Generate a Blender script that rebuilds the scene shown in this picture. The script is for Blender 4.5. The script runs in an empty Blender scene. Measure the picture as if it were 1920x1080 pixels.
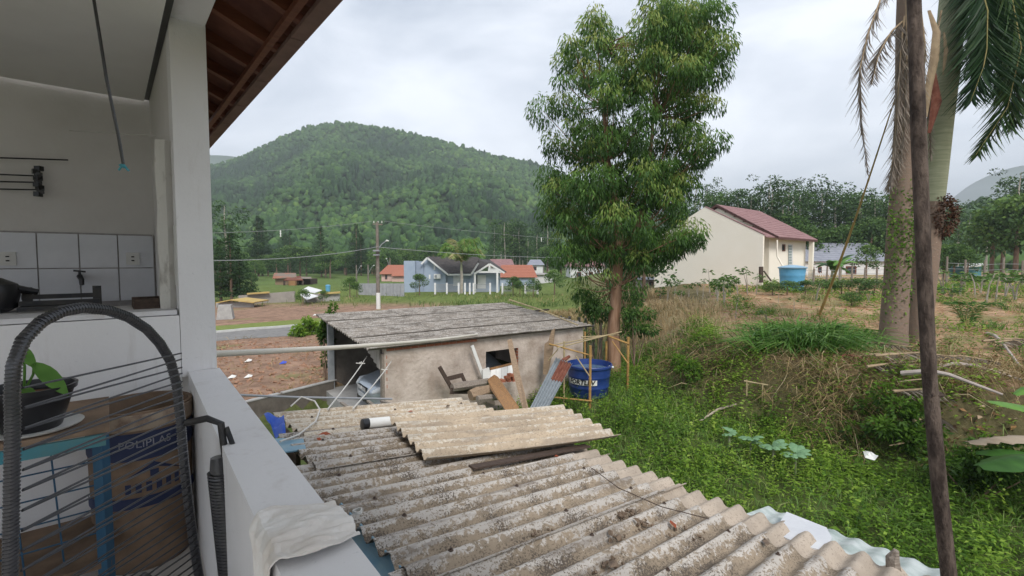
import bpy, math, random
import numpy as np
from mathutils import Vector, Matrix

# ---------------------------------------------------------------- camera, sky, sun
random.seed(7); RNG = np.random.default_rng(7)
S = bpy.context.scene
FPX, PITCH, YAW = 900.0, math.atan(50 / 900), math.radians(40)
cam = bpy.data.cameras.new('camera'); camo = bpy.data.objects.new('camera', cam)
S.collection.objects.link(camo)
cam.sensor_width = 36; cam.lens = 36 * FPX / 1920; cam.clip_start = .02; cam.clip_end = 9000
camo.location = (0, 0, 0); camo.rotation_euler = (math.pi / 2 - PITCH, 0, 0)
S.camera = camo
SUN_EL, SUN_AZ = math.radians(45), math.radians(163)      # azimuth clockwise from +Y
W = bpy.data.worlds.new('World'); S.world = W; W.use_nodes = True
nt = W.node_tree; nt.nodes.clear(); N = nt.nodes.new; LK = nt.links.new
out = N('ShaderNodeOutputWorld'); bg = N('ShaderNodeBackground'); bg.inputs[1].default_value = .1
sky = N('ShaderNodeTexSky'); sky.sky_type = 'NISHITA'; sky.sun_disc = False
sky.sun_elevation = SUN_EL; sky.sun_rotation = SUN_AZ
tc = N('ShaderNodeTexCoord'); mp = N('ShaderNodeMapping'); mp.inputs['Scale'].default_value = (1, 1, 2.6)
n1 = N('ShaderNodeTexNoise'); n1.inputs['Scale'].default_value = 1.7; n1.inputs['Detail'].default_value = 6
n1.inputs['Roughness'].default_value = .55; n1.inputs['Distortion'].default_value = .35
cr = N('ShaderNodeValToRGB')
cr.color_ramp.elements[0].position = .33; cr.color_ramp.elements[0].color = (2.6, 2.95, 3.5, 1)
cr.color_ramp.elements[1].position = .66; cr.color_ramp.elements[1].color = (6.0, 6.2, 6.6, 1)
mx = N('ShaderNodeMix'); mx.data_type = 'RGBA'; mx.inputs[0].default_value = .9
LK(tc.outputs['Generated'], mp.inputs[0]); LK(mp.outputs[0], n1.inputs[0]); LK(n1.outputs[0], cr.inputs[0])
LK(sky.outputs[0], mx.inputs[6]); LK(cr.outputs[0], mx.inputs[7]); LK(mx.outputs[2], bg.inputs[0])
LK(bg.outputs[0], out.inputs[0])
sl = bpy.data.lights.new('sun', 'SUN'); sl.energy = 1.5; sl.angle = math.radians(20); sl.color = (1, .96, .9)
so = bpy.data.objects.new('sun', sl); S.collection.objects.link(so)
sd = Vector((math.sin(SUN_AZ) * math.cos(SUN_EL), math.cos(SUN_AZ) * math.cos(SUN_EL), math.sin(SUN_EL)))
so.rotation_euler = sd.to_track_quat('Z', 'Y').to_euler(); so.location = (0, 0, 60)
S.view_settings.view_transform = 'Standard'; S.view_settings.look = 'None'
S.view_settings.exposure = 1.1; S.view_settings.gamma = 1
S.cycles.use_denoising = True
S.cycles.max_bounces = 6; S.cycles.diffuse_bounces = 3; S.cycles.transparent_max_bounces = 8
S.cycles.volume_bounces = 0

# ---------------------------------------------------------------- helpers
def D(px, py):
    a, b = (px - 960) / FPX, (540 - py) / FPX
    return Vector((a, math.cos(PITCH) + b * math.sin(PITCH), -math.sin(PITCH) + b * math.cos(PITCH)))
def P(px, py, Y): d = D(px, py); return d * (Y / d.y)
def G(px, py, z): d = D(px, py); return d * (z / d.z)
CT, ST = math.cos(YAW), math.sin(YAW)
def H(v, u, z=0): return Vector((CT * v - ST * u, ST * v + CT * u, z))      # house frame -> world
def HL(w): return Vector((CT * w.x + ST * w.y, -ST * w.x + CT * w.y, w.z))
def GL(px, py, z): return HL(G(px, py, z))
def LU(px, py, u): l = HL(D(px, py)); return l * (u / l.y)
def LV(px, py, v): l = HL(D(px, py)); return l * (v / l.x)
def sm(x, a, b): t = np.clip((x - a) / (b - a), 0, 1); return t * t * (3 - 2 * t)

def thing(name, label=None, cat=None, loc=(0, 0, 0), group=None, rotz=0, kind=None):
    o = bpy.data.objects.new(name, None); S.collection.objects.link(o)
    o.location = loc; o.rotation_euler = (0, 0, rotz); o.empty_display_size = .1
    return tag(o, label, cat, group, kind)
def tag(o, label=None, cat=None, group=None, kind=None):
    if label: o['label'] = label
    if cat: o['category'] = cat
    if group: o['group'] = group
    if kind: o['kind'] = kind
    return o
def dup(o, parent=None):
    c = o.copy(); S.collection.objects.link(c)
    if parent is not None: c.parent = parent
    for ch in list(o.children): dup(ch, c)
    return c
def place(o, loc, rotz=0, s=1.0, label=None):
    o.location = loc; o.rotation_euler = (0, 0, rotz)
    o.scale = (s, s, s) if not isinstance(s, tuple) else s
    if label: o['label'] = label
    return o

class B:
    def __init__(s): s.v = []; s.f = []; s.m = []
    def add(s, vs, fs, m=0):
        n = len(s.v); s.v += [tuple(x) for x in vs]
        for f in fs: s.f.append([n + i for i in f]); s.m.append(m)
        return s
    def box(s, c, d, R=None, m=0, taper=1.0):
        c = Vector(c); h = [k / 2 for k in d]; vs = []
        for z in (-1, 1):
            t = taper if z > 0 else 1
            for x, y in ((-1, -1), (1, -1), (1, 1), (-1, 1)):
                p = Vector((x * h[0] * t, y * h[1] * t, z * h[2]))
                vs.append(c + (R @ p if R else p))
        return s.add(vs, [(3, 2, 1, 0), (4, 5, 6, 7), (0, 1, 5, 4), (1, 2, 6, 5), (2, 3, 7, 6), (3, 0, 4, 7)], m)
    def bar(s, p, q, w, h, up=(0, 0, 1), m=0):
        p, q = Vector(p), Vector(q); a = (q - p).normalized(); up = Vector(up)
        x = a.cross(up)
        if x.length < 1e-4: x = a.cross(Vector((1, 0, 0)))
        x.normalize(); z = x.cross(a)
        R = Matrix((x, a, z)).transposed()
        return s.box((p + q) / 2, (w, (q - p).length, h), R, m)
    def tube(s, pts, r, n=8, m=0, cap=True, jit=0):
        pts = [Vector(p) for p in pts]; k = len(pts)
        rs = r if isinstance(r, (list, tuple)) else [r] * k
        rings = []; prev = None
        for i, p in enumerate(pts):
            t = (pts[min(i + 1, k - 1)] - pts[max(i - 1, 0)]).normalized()
            if prev is None:
                x = t.cross(Vector((0, 0, 1)))
                if x.length < .05: x = t.cross(Vector((1, 0, 0)))
            else: x = prev - t * prev.dot(t)
            x.normalize(); prev = x; y = t.cross(x)
            rings.append([p + (x * math.cos(2 * math.pi * j / n) + y * math.sin(2 * math.pi * j / n)) * rs[i] *
                          (1 + (random.uniform(-jit, jit) if jit else 0)) for j in range(n)])
        fs = []
        for i in range(k - 1):
            for j in range(n): fs.append((i * n + j, i * n + (j + 1) % n, (i + 1) * n + (j + 1) % n, (i + 1) * n + j))
        if cap: fs += [tuple(range(n - 1, -1, -1)), tuple((k - 1) * n + j for j in range(n))]
        return s.add([q for r_ in rings for q in r_], fs, m)
    def lathe(s, c, prof, n=24, m=0, capb=True, capt=True):
        c = Vector(c); vs = []; fs = []
        for r, z in prof:
            for j in range(n): a = 2 * math.pi * j / n; vs.append(c + Vector((r * math.cos(a), r * math.sin(a), z)))
        for i in range(len(prof) - 1):
            for j in range(n): fs.append((i * n + j, i * n + (j + 1) % n, (i + 1) * n + (j + 1) % n, (i + 1) * n + j))
        if capb: fs.append(tuple(range(n - 1, -1, -1)))
        if capt: fs.append(tuple((len(prof) - 1) * n + j for j in range(n)))
        return s.add(vs, fs, m)
    def prism(s, poly, off, m=0):          # closed polygon extruded by vector
        poly = [Vector(p) for p in poly]; off = Vector(off); n = len(poly)
        fs = [tuple(range(n - 1, -1, -1)), tuple(range(n, 2 * n))]
        fs += [(i, (i + 1) % n, n + (i + 1) % n, n + i) for i in range(n)]
        return s.add(poly + [p + off for p in poly], fs, m)
    def build(s, name, mat, parent=None, smooth=False, local=False, M=None):
        me = bpy.data.meshes.new(name); me.from_pydata(s.v, [], s.f)
        for mm in (mat if isinstance(mat, (list, tuple)) else [mat]): me.materials.append(mm)
        if any(s.m): me.polygons.foreach_set('material_index', s.m)
        me.update(); fixn(me)
        if smooth: me.polygons.foreach_set('use_smooth', [True] * len(me.polygons)); autosm(me)
        return link(name, me, parent, local, M)
import bmesh
def fixn(me):
    bm = bmesh.new(); bm.from_mesh(me); bmesh.ops.recalc_face_normals(bm, faces=bm.faces); bm.to_mesh(me); bm.free()
def autosm(me, ang=40):
    bm = bmesh.new(); bm.from_mesh(me)
    for e in bm.edges:
        if len(e.link_faces) == 2 and e.calc_face_angle(0) > math.radians(ang): e.smooth = False
    bm.to_mesh(me); bm.free()
def root_m(o):
    m = Matrix.LocRotScale(o.location, o.rotation_euler, o.scale)
    if o.parent is None: return m
    return root_m(o.parent) @ o.matrix_parent_inverse @ m
def link(name, me, parent=None, local=False, M=None):
    o = bpy.data.objects.new(name, me); S.collection.objects.link(o)
    if M is not None: o.matrix_basis = M
    if parent is not None:
        o.parent = parent
        if not local: o.matrix_parent_inverse = root_m(parent).inverted()
    return o

# ---- materials
def mat(name, c, c2=None, scale=6.0, rough=.85, bump=0.0, bscale=None, metal=0.0, stretch=(1, 1, 1), c3=None,
        detail=6, coat=0, spec=.3, lo=.35, hi=.65, emit=None, alpha=1):
    m = bpy.data.materials.new(name); m.use_nodes = True; t = m.node_tree; b = t.nodes['Principled BSDF']
    b.inputs['Base Color'].default_value = (*c, 1); b.inputs['Roughness'].default_value = rough
    b.inputs['Metallic'].default_value = metal; b.inputs['Specular IOR Level'].default_value = spec
    if coat: b.inputs['Coat Weight'].default_value = coat
    if alpha < 1: b.inputs['Alpha'].default_value = alpha
    if c2 is not None or bump:
        tc = t.nodes.new('ShaderNodeTexCoord'); mp = t.nodes.new('ShaderNodeMapping')
        mp.inputs['Scale'].default_value = stretch; t.links.new(tc.outputs['Object'], mp.inputs[0])
        n = t.nodes.new('ShaderNodeTexNoise'); n.inputs['Scale'].default_value = scale; n.inputs['Detail'].default_value = detail
        n.inputs['Roughness'].default_value = .6; t.links.new(mp.outputs[0], n.inputs[0])
        if c2 is not None:
            r = t.nodes.new('ShaderNodeValToRGB'); e = r.color_ramp.elements
            e[0].position = lo; e[0].color = (*c, 1); e[1].position = hi; e[1].color = (*c2, 1)
            if c3 is not None:
                x = e.new((lo + hi) / 2 + .14); x.color = (*c3, 1); e[-1].position = min(1, hi + .1)
            t.links.new(n.outputs[0], r.inputs[0]); t.links.new(r.outputs[0], b.inputs['Base Color'])
        if bump:
            n2 = n
            if bscale:
                n2 = t.nodes.new('ShaderNodeTexNoise'); n2.inputs['Scale'].default_value = bscale
                n2.inputs['Detail'].default_value = 5; t.links.new(mp.outputs[0], n2.inputs[0])
            bp = t.nodes.new('ShaderNodeBump'); bp.inputs['Strength'].default_value = bump
            bp.inputs['Distance'].default_value = .02
            t.links.new(n2.outputs[0], bp.inputs['Height']); t.links.new(bp.outputs[0], b.inputs['Normal'])
    return m
def leafmat(name, stops, trans=.3, rough=.55, rand=0.0):
    """leaf colour by the tint attribute (kind of leaf, young growth, darker towards the bottom of clumps), partly translucent"""
    m = bpy.data.materials.new(name); m.use_nodes = True; t = m.node_tree; b = t.nodes['Principled BSDF']
    a = t.nodes.new('ShaderNodeAttribute'); a.attribute_name = 'tint'
    r = t.nodes.new('ShaderNodeValToRGB'); e = r.color_ramp.elements
    while len(e) < len(stops): e.new(.5)
    for i, (p, c) in enumerate(stops): e[i].position = p; e[i].color = (*c, 1)
    src = a.outputs['Fac']
    if rand:
        oi = t.nodes.new('ShaderNodeObjectInfo'); ma = t.nodes.new('ShaderNodeMath'); ma.operation = 'MULTIPLY_ADD'
        ma.inputs[1].default_value = rand; t.links.new(oi.outputs['Random'], ma.inputs[0]); t.links.new(src, ma.inputs[2])
        mb = t.nodes.new('ShaderNodeMath'); mb.operation = 'SUBTRACT'; mb.inputs[1].default_value = rand / 2
        t.links.new(ma.outputs[0], mb.inputs[0]); src = mb.outputs[0]
    t.links.new(src, r.inputs[0]); t.links.new(r.outputs[0], b.inputs['Base Color'])
    b.inputs['Roughness'].default_value = rough; b.inputs['Specular IOR Level'].default_value = .25
    tr = t.nodes.new('ShaderNodeBsdfTranslucent'); t.links.new(r.outputs[0], tr.inputs[0])
    mixs = t.nodes.new('ShaderNodeMixShader'); mixs.inputs[0].default_value = trans
    t.links.new(b.outputs[0], mixs.inputs[1]); t.links.new(tr.outputs[0], mixs.inputs[2])
    t.links.new(mixs.outputs[0], t.nodes['Material Output'].inputs[0])
    return m

# ---- leaf and blade meshes from arrays
def npmesh(name, V, F, tint=None, mat=None, parent=None, local=False, smooth=False, M=None):
    """V (n,3); F (k,q) one polygon size"""
    me = bpy.data.meshes.new(name); V = np.asarray(V, np.float32); F = np.asarray(F, np.int32)
    k, q = F.shape
    me.vertices.add(len(V)); me.vertices.foreach_set('co', V.ravel())
    me.loops.add(k * q); me.loops.foreach_set('vertex_index', F.ravel())
    me.polygons.add(k); me.polygons.foreach_set('loop_start', np.arange(k, dtype=np.int32) * q)
    me.update(calc_edges=True); me.validate()
    if tint is not None:
        at = me.attributes.new('tint', 'FLOAT', 'POINT'); at.data.foreach_set('value', np.asarray(tint, np.float32))
    if smooth: me.polygons.foreach_set('use_smooth', np.ones(k, bool))
    if mat: me.materials.append(mat)
    return link(name, me, parent, local, M)
def unit(a): return a / np.maximum(np.linalg.norm(a, axis=1, keepdims=True), 1e-9)
def leaves(pos, d, length, width, tint, fold=.15, up=False):
    """rhombic leaves: pos (n,3) base, d (n,3) direction; returns V,F,T"""
    n = len(pos); d = unit(np.asarray(d, float)); r = RNG.normal(size=(n, 3)) * (.45 if up else 1) + ([0, 0, 1.] if up else 0); s = unit(np.cross(d, r)); nn = np.cross(s, d)
    L = np.asarray(length)[:, None] * np.ones((n, 1)); w = np.asarray(width)[:, None] * np.ones((n, 1))
    v0 = pos; v1 = pos + d * L * .42 + s * w + nn * L * fold * .5; v2 = pos + d * L - np.array([0, 0, 1.]) * L * fold
    v3 = pos + d * L * .42 - s * w + nn * L * fold * .5
    V = np.stack([v0, v1, v2, v3], 1).reshape(-1, 3); F = np.arange(4 * n).reshape(n, 4)
    return V, F, np.repeat(tint, 4)
def blades(pos, d, length, width, tint, bend=.5):
    """grass blades: two quads each, bending over with gravity"""
    n = len(pos); d = unit(np.asarray(d, float)); s = unit(np.cross(d, RNG.normal(size=(n, 3))))
    L = np.asarray(length)[:, None]; w = np.asarray(width)[:, None]
    h = d.copy(); h[:, 2] = 0; h = unit(h + RNG.normal(size=(n, 3)) * [.02, .02, 0])
    b = np.asarray(bend) if np.ndim(bend) == 0 else np.asarray(bend)[:, None]
    p0 = pos; p1 = pos + d * L * .5; p2 = pos + d * L * .85 + h * L * .35 * b - np.array([0, 0, 1.]) * L * .35 * b
    V = np.stack([p0 - s * w * .7, p0 + s * w * .7, p1 + s * w, p1 - s * w, p2 + s * w * .12, p2 - s * w * .12], 1).reshape(-1, 3)
    i = np.arange(n)[:, None] * 6
    F = np.concatenate([i + [0, 1, 2, 3], i + [3, 2, 4, 5]], 0)
    return V, F, np.repeat(tint, 6)
def join(parts):
    V = []; F = []; T = []; o = 0
    for v, f, t in parts: V.append(v); F.append(f + o); T.append(t); o += len(v)
    return np.concatenate(V), np.concatenate(F), np.concatenate(T)
def rand_dirs(n, up=.3, spread=1.0):
    d = RNG.normal(size=(n, 3)) * spread; d[:, 2] = np.abs(d[:, 2]) * .6 + up; return d
def fbm(x, y, s=1.0, seed=0):
    r = np.zeros_like(x, float); a = 1.0; f = s; rr = np.random.default_rng(seed)
    for _ in range(5):
        p = rr.uniform(0, 6.28, 6); k = rr.uniform(.7, 1.3, 6)
        r += a * (np.sin(f * (x * k[0] + y * .6 * k[1]) + p[0] + 1.3 * np.sin(f * .7 * y * k[2] + p[1])) *
                  np.sin(f * (y * k[3] - x * .5 * k[4]) + p[2] + 1.2 * np.sin(f * .8 * x * k[5] + p[3])))
        a *= .55; f *= 1.93
    return r
def textmesh(s, size, shear=0, bold=0):
    c = bpy.data.curves.new('t', 'FONT'); c.body = s; c.size = size; c.align_x = 'CENTER'; c.align_y = 'CENTER'
    c.shear = shear; c.offset = bold; c.resolution_u = 2
    o = bpy.data.objects.new('t', c); S.collection.objects.link(o)
    dg = bpy.context.evaluated_depsgraph_get(); me = bpy.data.meshes.new_from_object(o.evaluated_get(dg))
    vs = [v.co.copy() for v in me.vertices]; fs = [tuple(p.vertices) for p in me.polygons]
    bpy.data.objects.remove(o); bpy.data.curves.remove(c); bpy.data.meshes.remove(me)
    return vs, fs
def catenary(p, q, sag, n=14):
    p, q = Vector(p), Vector(q)
    return [p.lerp(q, i / n) - Vector((0, 0, sag * 4 * (i / n) * (1 - i / n))) for i in range(n + 1)]
# ---------------------------------------------------------------- terrain
GO = np.array([-2.9, 10.8]); GA = np.array([math.cos(math.radians(35)), math.sin(math.radians(35))]); GB = np.array([-GA[1], GA[0]])
WLA = np.array([-6.9, 12.2]); WLB = np.array([-5.55, 14.35]); WD = (WLB - WLA) / np.linalg.norm(WLB - WLA)
YT = [0, 6, 7.5, 9.3, 11.3, 13, 16, 20, 30, 45, 90]; XT = [22, 13, 9.5, 6.9, 4.4, 3.6, 3.4, 3.2, 3, 2, 2]
def bank_t(x, y): return np.clip((x - np.interp(y, YT, XT)) / np.interp(y, [6, 10, 13, 16, 30, 60], [2, 2.1, 2.1, 3.2, 11, 20]), 0, 1)
def gh(x, y, rough=True):
    x = np.asarray(x, float); y = np.asarray(y, float)
    s = (x - WLA[0]) * WD[1] - (y - WLA[1]) * WD[0]
    a = (x - GO[0]) * GA[0] + (y - GO[1]) * GA[1]; b = (x - GO[0]) * GB[0] + (y - GO[1]) * GB[1]
    left = np.interp(y, [0, 18, 26, 60, 400, 9000], [-3.7, -3.7, -3.95, -4.0, -4.0, -4.0])
    right = np.interp(y, [0, 9, 12.5, 20, 30, 60, 9000], [-4.1, -4.05, -3.62, -3.7, -3.9, -4, -4])
    pit = sm(s, 0.02, .14) * (1 - sm(b, 4.75, 5.1)) * (1 - sm(a, 3.2, 5.2))
    leftw = 1 - sm(s, 0.02, .14)
    lo = right * (1 - leftw) + left * leftw
    lo = lo * (1 - pit) + (-4.25) * pit
    up = np.interp(y, [5, 11, 20, 36, 60, 120, 9000], [-2.45, -2.3, -2.05, -1.72, -1.6, -2.2, -4])
    t = bank_t(x, y); t = t * t * (3 - 2 * t)
    z = lo * (1 - t) + up * t
    if rough:
        z = z + .05 * fbm(x, y, 1.1, 3) * (1 - pit) * np.clip(.3 + t, 0, 1)
        z = z + .12 * fbm(x, y, 1.7, 5) * np.clip(4 * t * (1 - t), 0, 1)
    return z
def axis(lo, hi, fine0, fine1, st, g=1.13):
    c = list(np.arange(fine0, fine1 + 1e-6, st)); d = st
    while c[-1] < hi: d *= g; c.append(c[-1] + d)
    d = st
    while c[0] > lo: d *= g; c.insert(0, c[0] - d)
    return np.array(c)
xs = axis(-4500, 4500, -13, 17, .22); ys = axis(-800, 6500, 4, 24, .22)
XX, YY = np.meshgrid(xs, ys); ZZ = gh(XX, YY)
F_YARD, F_BANK, F_STRAW, F_DIRT, F_PALE, F_MEADOW = [np.array(c) for c in (
    (.085, .11, .035), (.13, .11, .055), (.40, .27, .165), (.29, .185, .13), (.36, .31, .18), (.13, .17, .045))]
T_ = bank_t(XX, YY); S_ = (XX - WLA[0]) * WD[1] - (YY - WLA[1]) * WD[0]
def lerpc(a, b, t): return a * (1 - t[..., None]) + b * t[..., None]
nz = fbm(XX, YY, .55, 11); nz2 = fbm(XX, YY, 2.2, 12)
COL = np.broadcast_to(F_YARD, XX.shape + (3,)).copy()
COL = lerpc(COL, F_BANK, sm(T_, .15, .5))
fieldm = sm(T_, .8, 1.0) * sm(XX - .12 * YY, 4.2, 6.0)
COL = lerpc(COL, F_STRAW, fieldm)
COL = lerpc(COL, F_PALE, sm(T_, .35, .8) * (1 - sm(XX - .12 * YY, 4.2, 6.2)) * sm(YY, 13, 15))
COL = lerpc(COL, F_MEADOW, fieldm * sm(nz, .35, .9) * .55)
COL = lerpc(COL, F_MEADOW, sm(YY, 19, 24) * (1 - sm(T_, .2, .6)) * .8)
dirt = (1 - sm(S_, -.05, .1)) * (1 - sm(YY, 50, 56)) * (1 - sm(XX + .1 * YY, -3, 1))
COL = lerpc(COL, F_DIRT, dirt)
COL = lerpc(COL, F_MEADOW, dirt * sm(nz + .4 * nz2, .9, 1.5) * .5)
COL = lerpc(COL, F_MEADOW, sm(YY, 42, 48) * (1 - sm(T_, 0, .4)))
COL = lerpc(COL, np.array((.11, .16, .045)), sm(YY, 60, 90))
COL *= (1 + .12 * nz2)[..., None].clip(.7, 1.3)
ny, nx = XX.shape; idx = np.arange(nx * ny).reshape(ny, nx)
Fq = np.stack([idx[:-1, :-1], idx[:-1, 1:], idx[1:, 1:], idx[1:, :-1]], -1).reshape(-1, 4)
ground = npmesh('ground', np.stack([XX, YY, ZZ], -1).reshape(-1, 3), Fq, smooth=True)
ca = ground.data.attributes.new('soil', 'FLOAT_COLOR', 'POINT')
ca.data.foreach_set('color', np.concatenate([COL.reshape(-1, 3), np.ones((nx * ny, 1))], 1).astype(np.float32).ravel())
mg = bpy.data.materials.new('soil'); mg.use_nodes = True; t = mg.node_tree; b_ = t.nodes['Principled BSDF']
b_.inputs['Roughness'].default_value = .95; b_.inputs['Specular IOR Level'].default_value = .1
a_ = t.nodes.new('ShaderNodeAttribute'); a_.attribute_name = 'soil'
tcg = t.nodes.new('ShaderNodeTexCoord')
ng = t.nodes.new('ShaderNodeTexNoise'); ng.inputs['Scale'].default_value = 2.2; ng.inputs['Detail'].default_value = 12; ng.inputs['Roughness'].default_value = .72
t.links.new(tcg.outputs['Object'], ng.inputs[0])
rg = t.nodes.new('ShaderNodeMapRange'); rg.inputs[1].default_value = .3; rg.inputs[2].default_value = .7; rg.inputs[3].default_value = .55; rg.inputs[4].default_value = 1.4
t.links.new(ng.outputs[0], rg.inputs[0])
mm = t.nodes.new('ShaderNodeVectorMath'); mm.operation = 'SCALE'
t.links.new(a_.outputs['Color'], mm.inputs[0]); t.links.new(rg.outputs[0], mm.inputs['Scale']); t.links.new(mm.outputs[0], b_.inputs['Base Color'])
bg_ = t.nodes.new('ShaderNodeBump'); bg_.inputs['Strength'].default_value = .9; bg_.inputs['Distance'].default_value = .12
t.links.new(ng.outputs[0], bg_.inputs['Height']); t.links.new(bg_.outputs[0], b_.inputs['Normal'])
ground.data.materials.append(mg); tag(ground, 'reddish brown earth, straw and weedy ground of the valley plots', 'ground', kind='structure')
def gz(x, y): return float(gh(np.array([x]), np.array([y]))[0])

# ---------------------------------------------------------------- hills
def hill(name, label, sky_px, Yr, Y0, Y1, c, c2, noise_amp=10, nt_=90, ns=46, back=.55, seed=1, zfoot=-4.5, pw=1.25):
    px = [p[0] for p in sky_px]; e = [D(*p).z / D(*p).y for p in sky_px]; tt = [(p - 960) / FPX for p in px]
    T = np.linspace(tt[0], tt[-1], nt_); E = np.interp(T, tt, e)
    E = np.convolve(np.pad(E, 2, 'edge'), [.1, .2, .4, .2, .1], 'valid')
    Yv = np.concatenate([np.linspace(Y0, Yr, ns), np.linspace(Yr, Y1, 12)[1:]])
    TT, Y2 = np.meshgrid(T, Yv); EE = np.broadcast_to(E, TT.shape)
    def zfun(Tq, Yq):
        e_ = np.interp(Tq, T, E); f = np.clip((Yq - Y0) / (Yr - Y0), 0, 1)
        sft = f ** pw * (1 - .12 * np.sin(f * math.pi)) 
        zz = zfoot + (e_ * Yr - zfoot) * sft
        zz = zz + noise_amp * fbm(Tq * Yr, Yq, 3.2 / Yr * 3, seed) * np.sin(np.clip(f, 0, 1) * math.pi) * 1.0
        return np.where(Yq > Yr, e_ * Yr * (1 - back * (Yq - Yr) / (Y1 - Yr)) , zz)
    Z = zfun(TT, Y2); V = np.stack([TT * Y2, Y2, Z], -1).reshape(-1, 3)
    i = np.arange(TT.size).reshape(TT.shape)
    F = np.stack([i[:-1, :-1], i[:-1, 1:], i[1:, 1:], i[1:, :-1]], -1).reshape(-1, 4)
    o = npmesh(name, V, F, mat=mat(name + '_cover', c, c2, scale=.02, rough=1, spec=0, bump=.8, bscale=.06), smooth=True)
    o.data.materials[0].node_tree.nodes['Bump'].inputs['Distance'].default_value = 6
    tag(o, label, 'hill', kind='structure')
    return zfun, T
hillz, hillT = hill('hill', 'big rounded hill covered with green forest behind the houses',
    [(-700, 420), (-200, 400), (200, 350), (398, 316), (440, 306), (470, 297), (515, 268), (560, 247), (610, 233), (655, 230), (720, 243), (800, 257), (860, 277),
     (930, 298), (1005, 307), (1030, 318), (1100, 352), (1200, 392), (1300, 415), (1500, 440), (1900, 470)], 640, 150, 900, (.035, .06, .022), (.05, .085, .03))
hill('hill', 'distant bluish hill peeking out beside the white pillar', [(-500, 300), (200, 285), (398, 291), (430, 291), (470, 297), (520, 312), (700, 350)], 1900, 900, 2400,
     (.04, .07, .03), (.05, .08, .035), seed=4)
hill('hill', 'hazy blue mountain behind the palm at the far right', [(1700, 420), (1780, 372), (1800, 352), (1830, 335), (1870, 318), (1920, 307), (2050, 296), (2300, 300), (2700, 320)], 2100, 1100, 2700,
     (.04, .07, .035), (.05, .08, .04), seed=6)
hill2z, hill2T = hill('hill', 'low wooded rise behind the fence at the far right', [(1560, 462), (1680, 440), (1760, 412), (1800, 398), (1850, 382), (1920, 362), (2050, 335), (2300, 320), (2700, 330)], 260, 95, 380,
     (.035, .06, .022), (.05, .085, .03), noise_amp=3, seed=8)

# forest canopy over the hills: one mass
def ico():
    bm = bmesh.new(); bmesh.ops.create_icosphere(bm, subdivisions=2, radius=1)
    v = np.array([x.co[:] for x in bm.verts]); f = np.array([[q.index for q in p.verts] for p in bm.faces]); bm.free(); return v, f
ICOV, ICOF = ico()
def canopy(name, label, cen, rad, hgt, tint, mat_):
    n = len(cen); k = len(ICOV); V = np.empty((n, k, 3), np.float32)
    for b0 in range(0, n, 500):
        sl_ = slice(b0, min(n, b0 + 500)); m = sl_.stop - sl_.start
        jit = 1 + RNG.uniform(-.38, .38, (m, k))
        base = ICOV[None] * jit[..., None]; base[..., 2] = np.where(base[..., 2] < -.3, base[..., 2] * 1.0, base[..., 2])
        a = RNG.uniform(0, 6.28, m); ca_, sa_ = np.cos(a)[:, None], np.sin(a)[:, None]
        x = base[..., 0] * ca_ - base[..., 1] * sa_; y = base[..., 0] * sa_ + base[..., 1] * ca_
        V[sl_] = cen[sl_, None] + np.stack([x * rad[sl_, None], y * rad[sl_, None], base[..., 2] * hgt[sl_, None]], -1)
    F = (np.arange(n)[:, None, None] * k + ICOF[None]).reshape(-1, 3)
    tt = np.repeat(tint, k) + RNG.uniform(-.2, .2, n * k)
    o = npmesh(name, V.reshape(-1, 3), F, tt, mat_)
    return tag(o, label, 'forest', kind='stuff')
MF = leafmat('forest_leaf', [(0, (.015, .038, .015)), (.35, (.03, .07, .022)), (.65, (.058, .12, .03)), (1, (.12, .195, .045))], trans=0, rough=.9)
n = 19500; tq = RNG.uniform(-1.0, .2, n * 2); yq = 165 + 510 * RNG.uniform(0, 1, n * 2) ** .75
keep = np.arange(len(tq))[:n]; tq, yq = tq[keep], yq[keep]
zq = hillz(tq, yq); rr = RNG.uniform(1.0, 2.5, n) * (.8 + .4 * (yq / 640)); hh = rr * RNG.uniform(.8, 1.5, n)
sp = fbm(tq * 600, yq, .02, 21)
tint = np.clip(.42 + .16 * sp + RNG.normal(0, .14, n), 0, 1)
dark = sp < -.5; hh[dark] *= 1.45; rr[dark] *= .8; tint[dark] -= .18
canopy('forest', 'mixed green forest of tree crowns covering the big hill', np.stack([tq * yq, yq, zq + hh * .4 + .5], 1), rr, hh, tint, MF)
n = 800; tq = RNG.uniform(.72, 1.4, n); yq = RNG.uniform(105, 300, n); zq = hill2z(tq, yq); rr = RNG.uniform(1.6, 3.2, n); hh = rr * RNG.uniform(.9, 1.5, n)
canopy('forest', 'wooded slope of mixed trees behind the palms at the far right', np.stack([tq * yq, yq, zq + hh * .5], 1), rr, hh, np.clip(RNG.normal(.5, .15, n), 0, 1), MF)

# haze: even air round the whole place
hz = B().box((0, 1500, 148), (5200, 3600, 312)).build('haze', bpy.data.materials.new('haze_air'))
mh = hz.data.materials[0]; mh.use_nodes = True; t = mh.node_tree; t.nodes.remove(t.nodes['Principled BSDF'])
pv = t.nodes.new('ShaderNodeVolumePrincipled'); pv.inputs['Color'].default_value = (.88, .945, 1, 1); pv.inputs['Density'].default_value = .0005
pv.inputs['Anisotropy'].default_value = .2
t.links.new(pv.outputs[0], t.nodes['Material Output'].inputs['Volume'])
tag(hz, 'thin grey-blue haze lying in the valley air', 'haze', kind='stuff')
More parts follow.
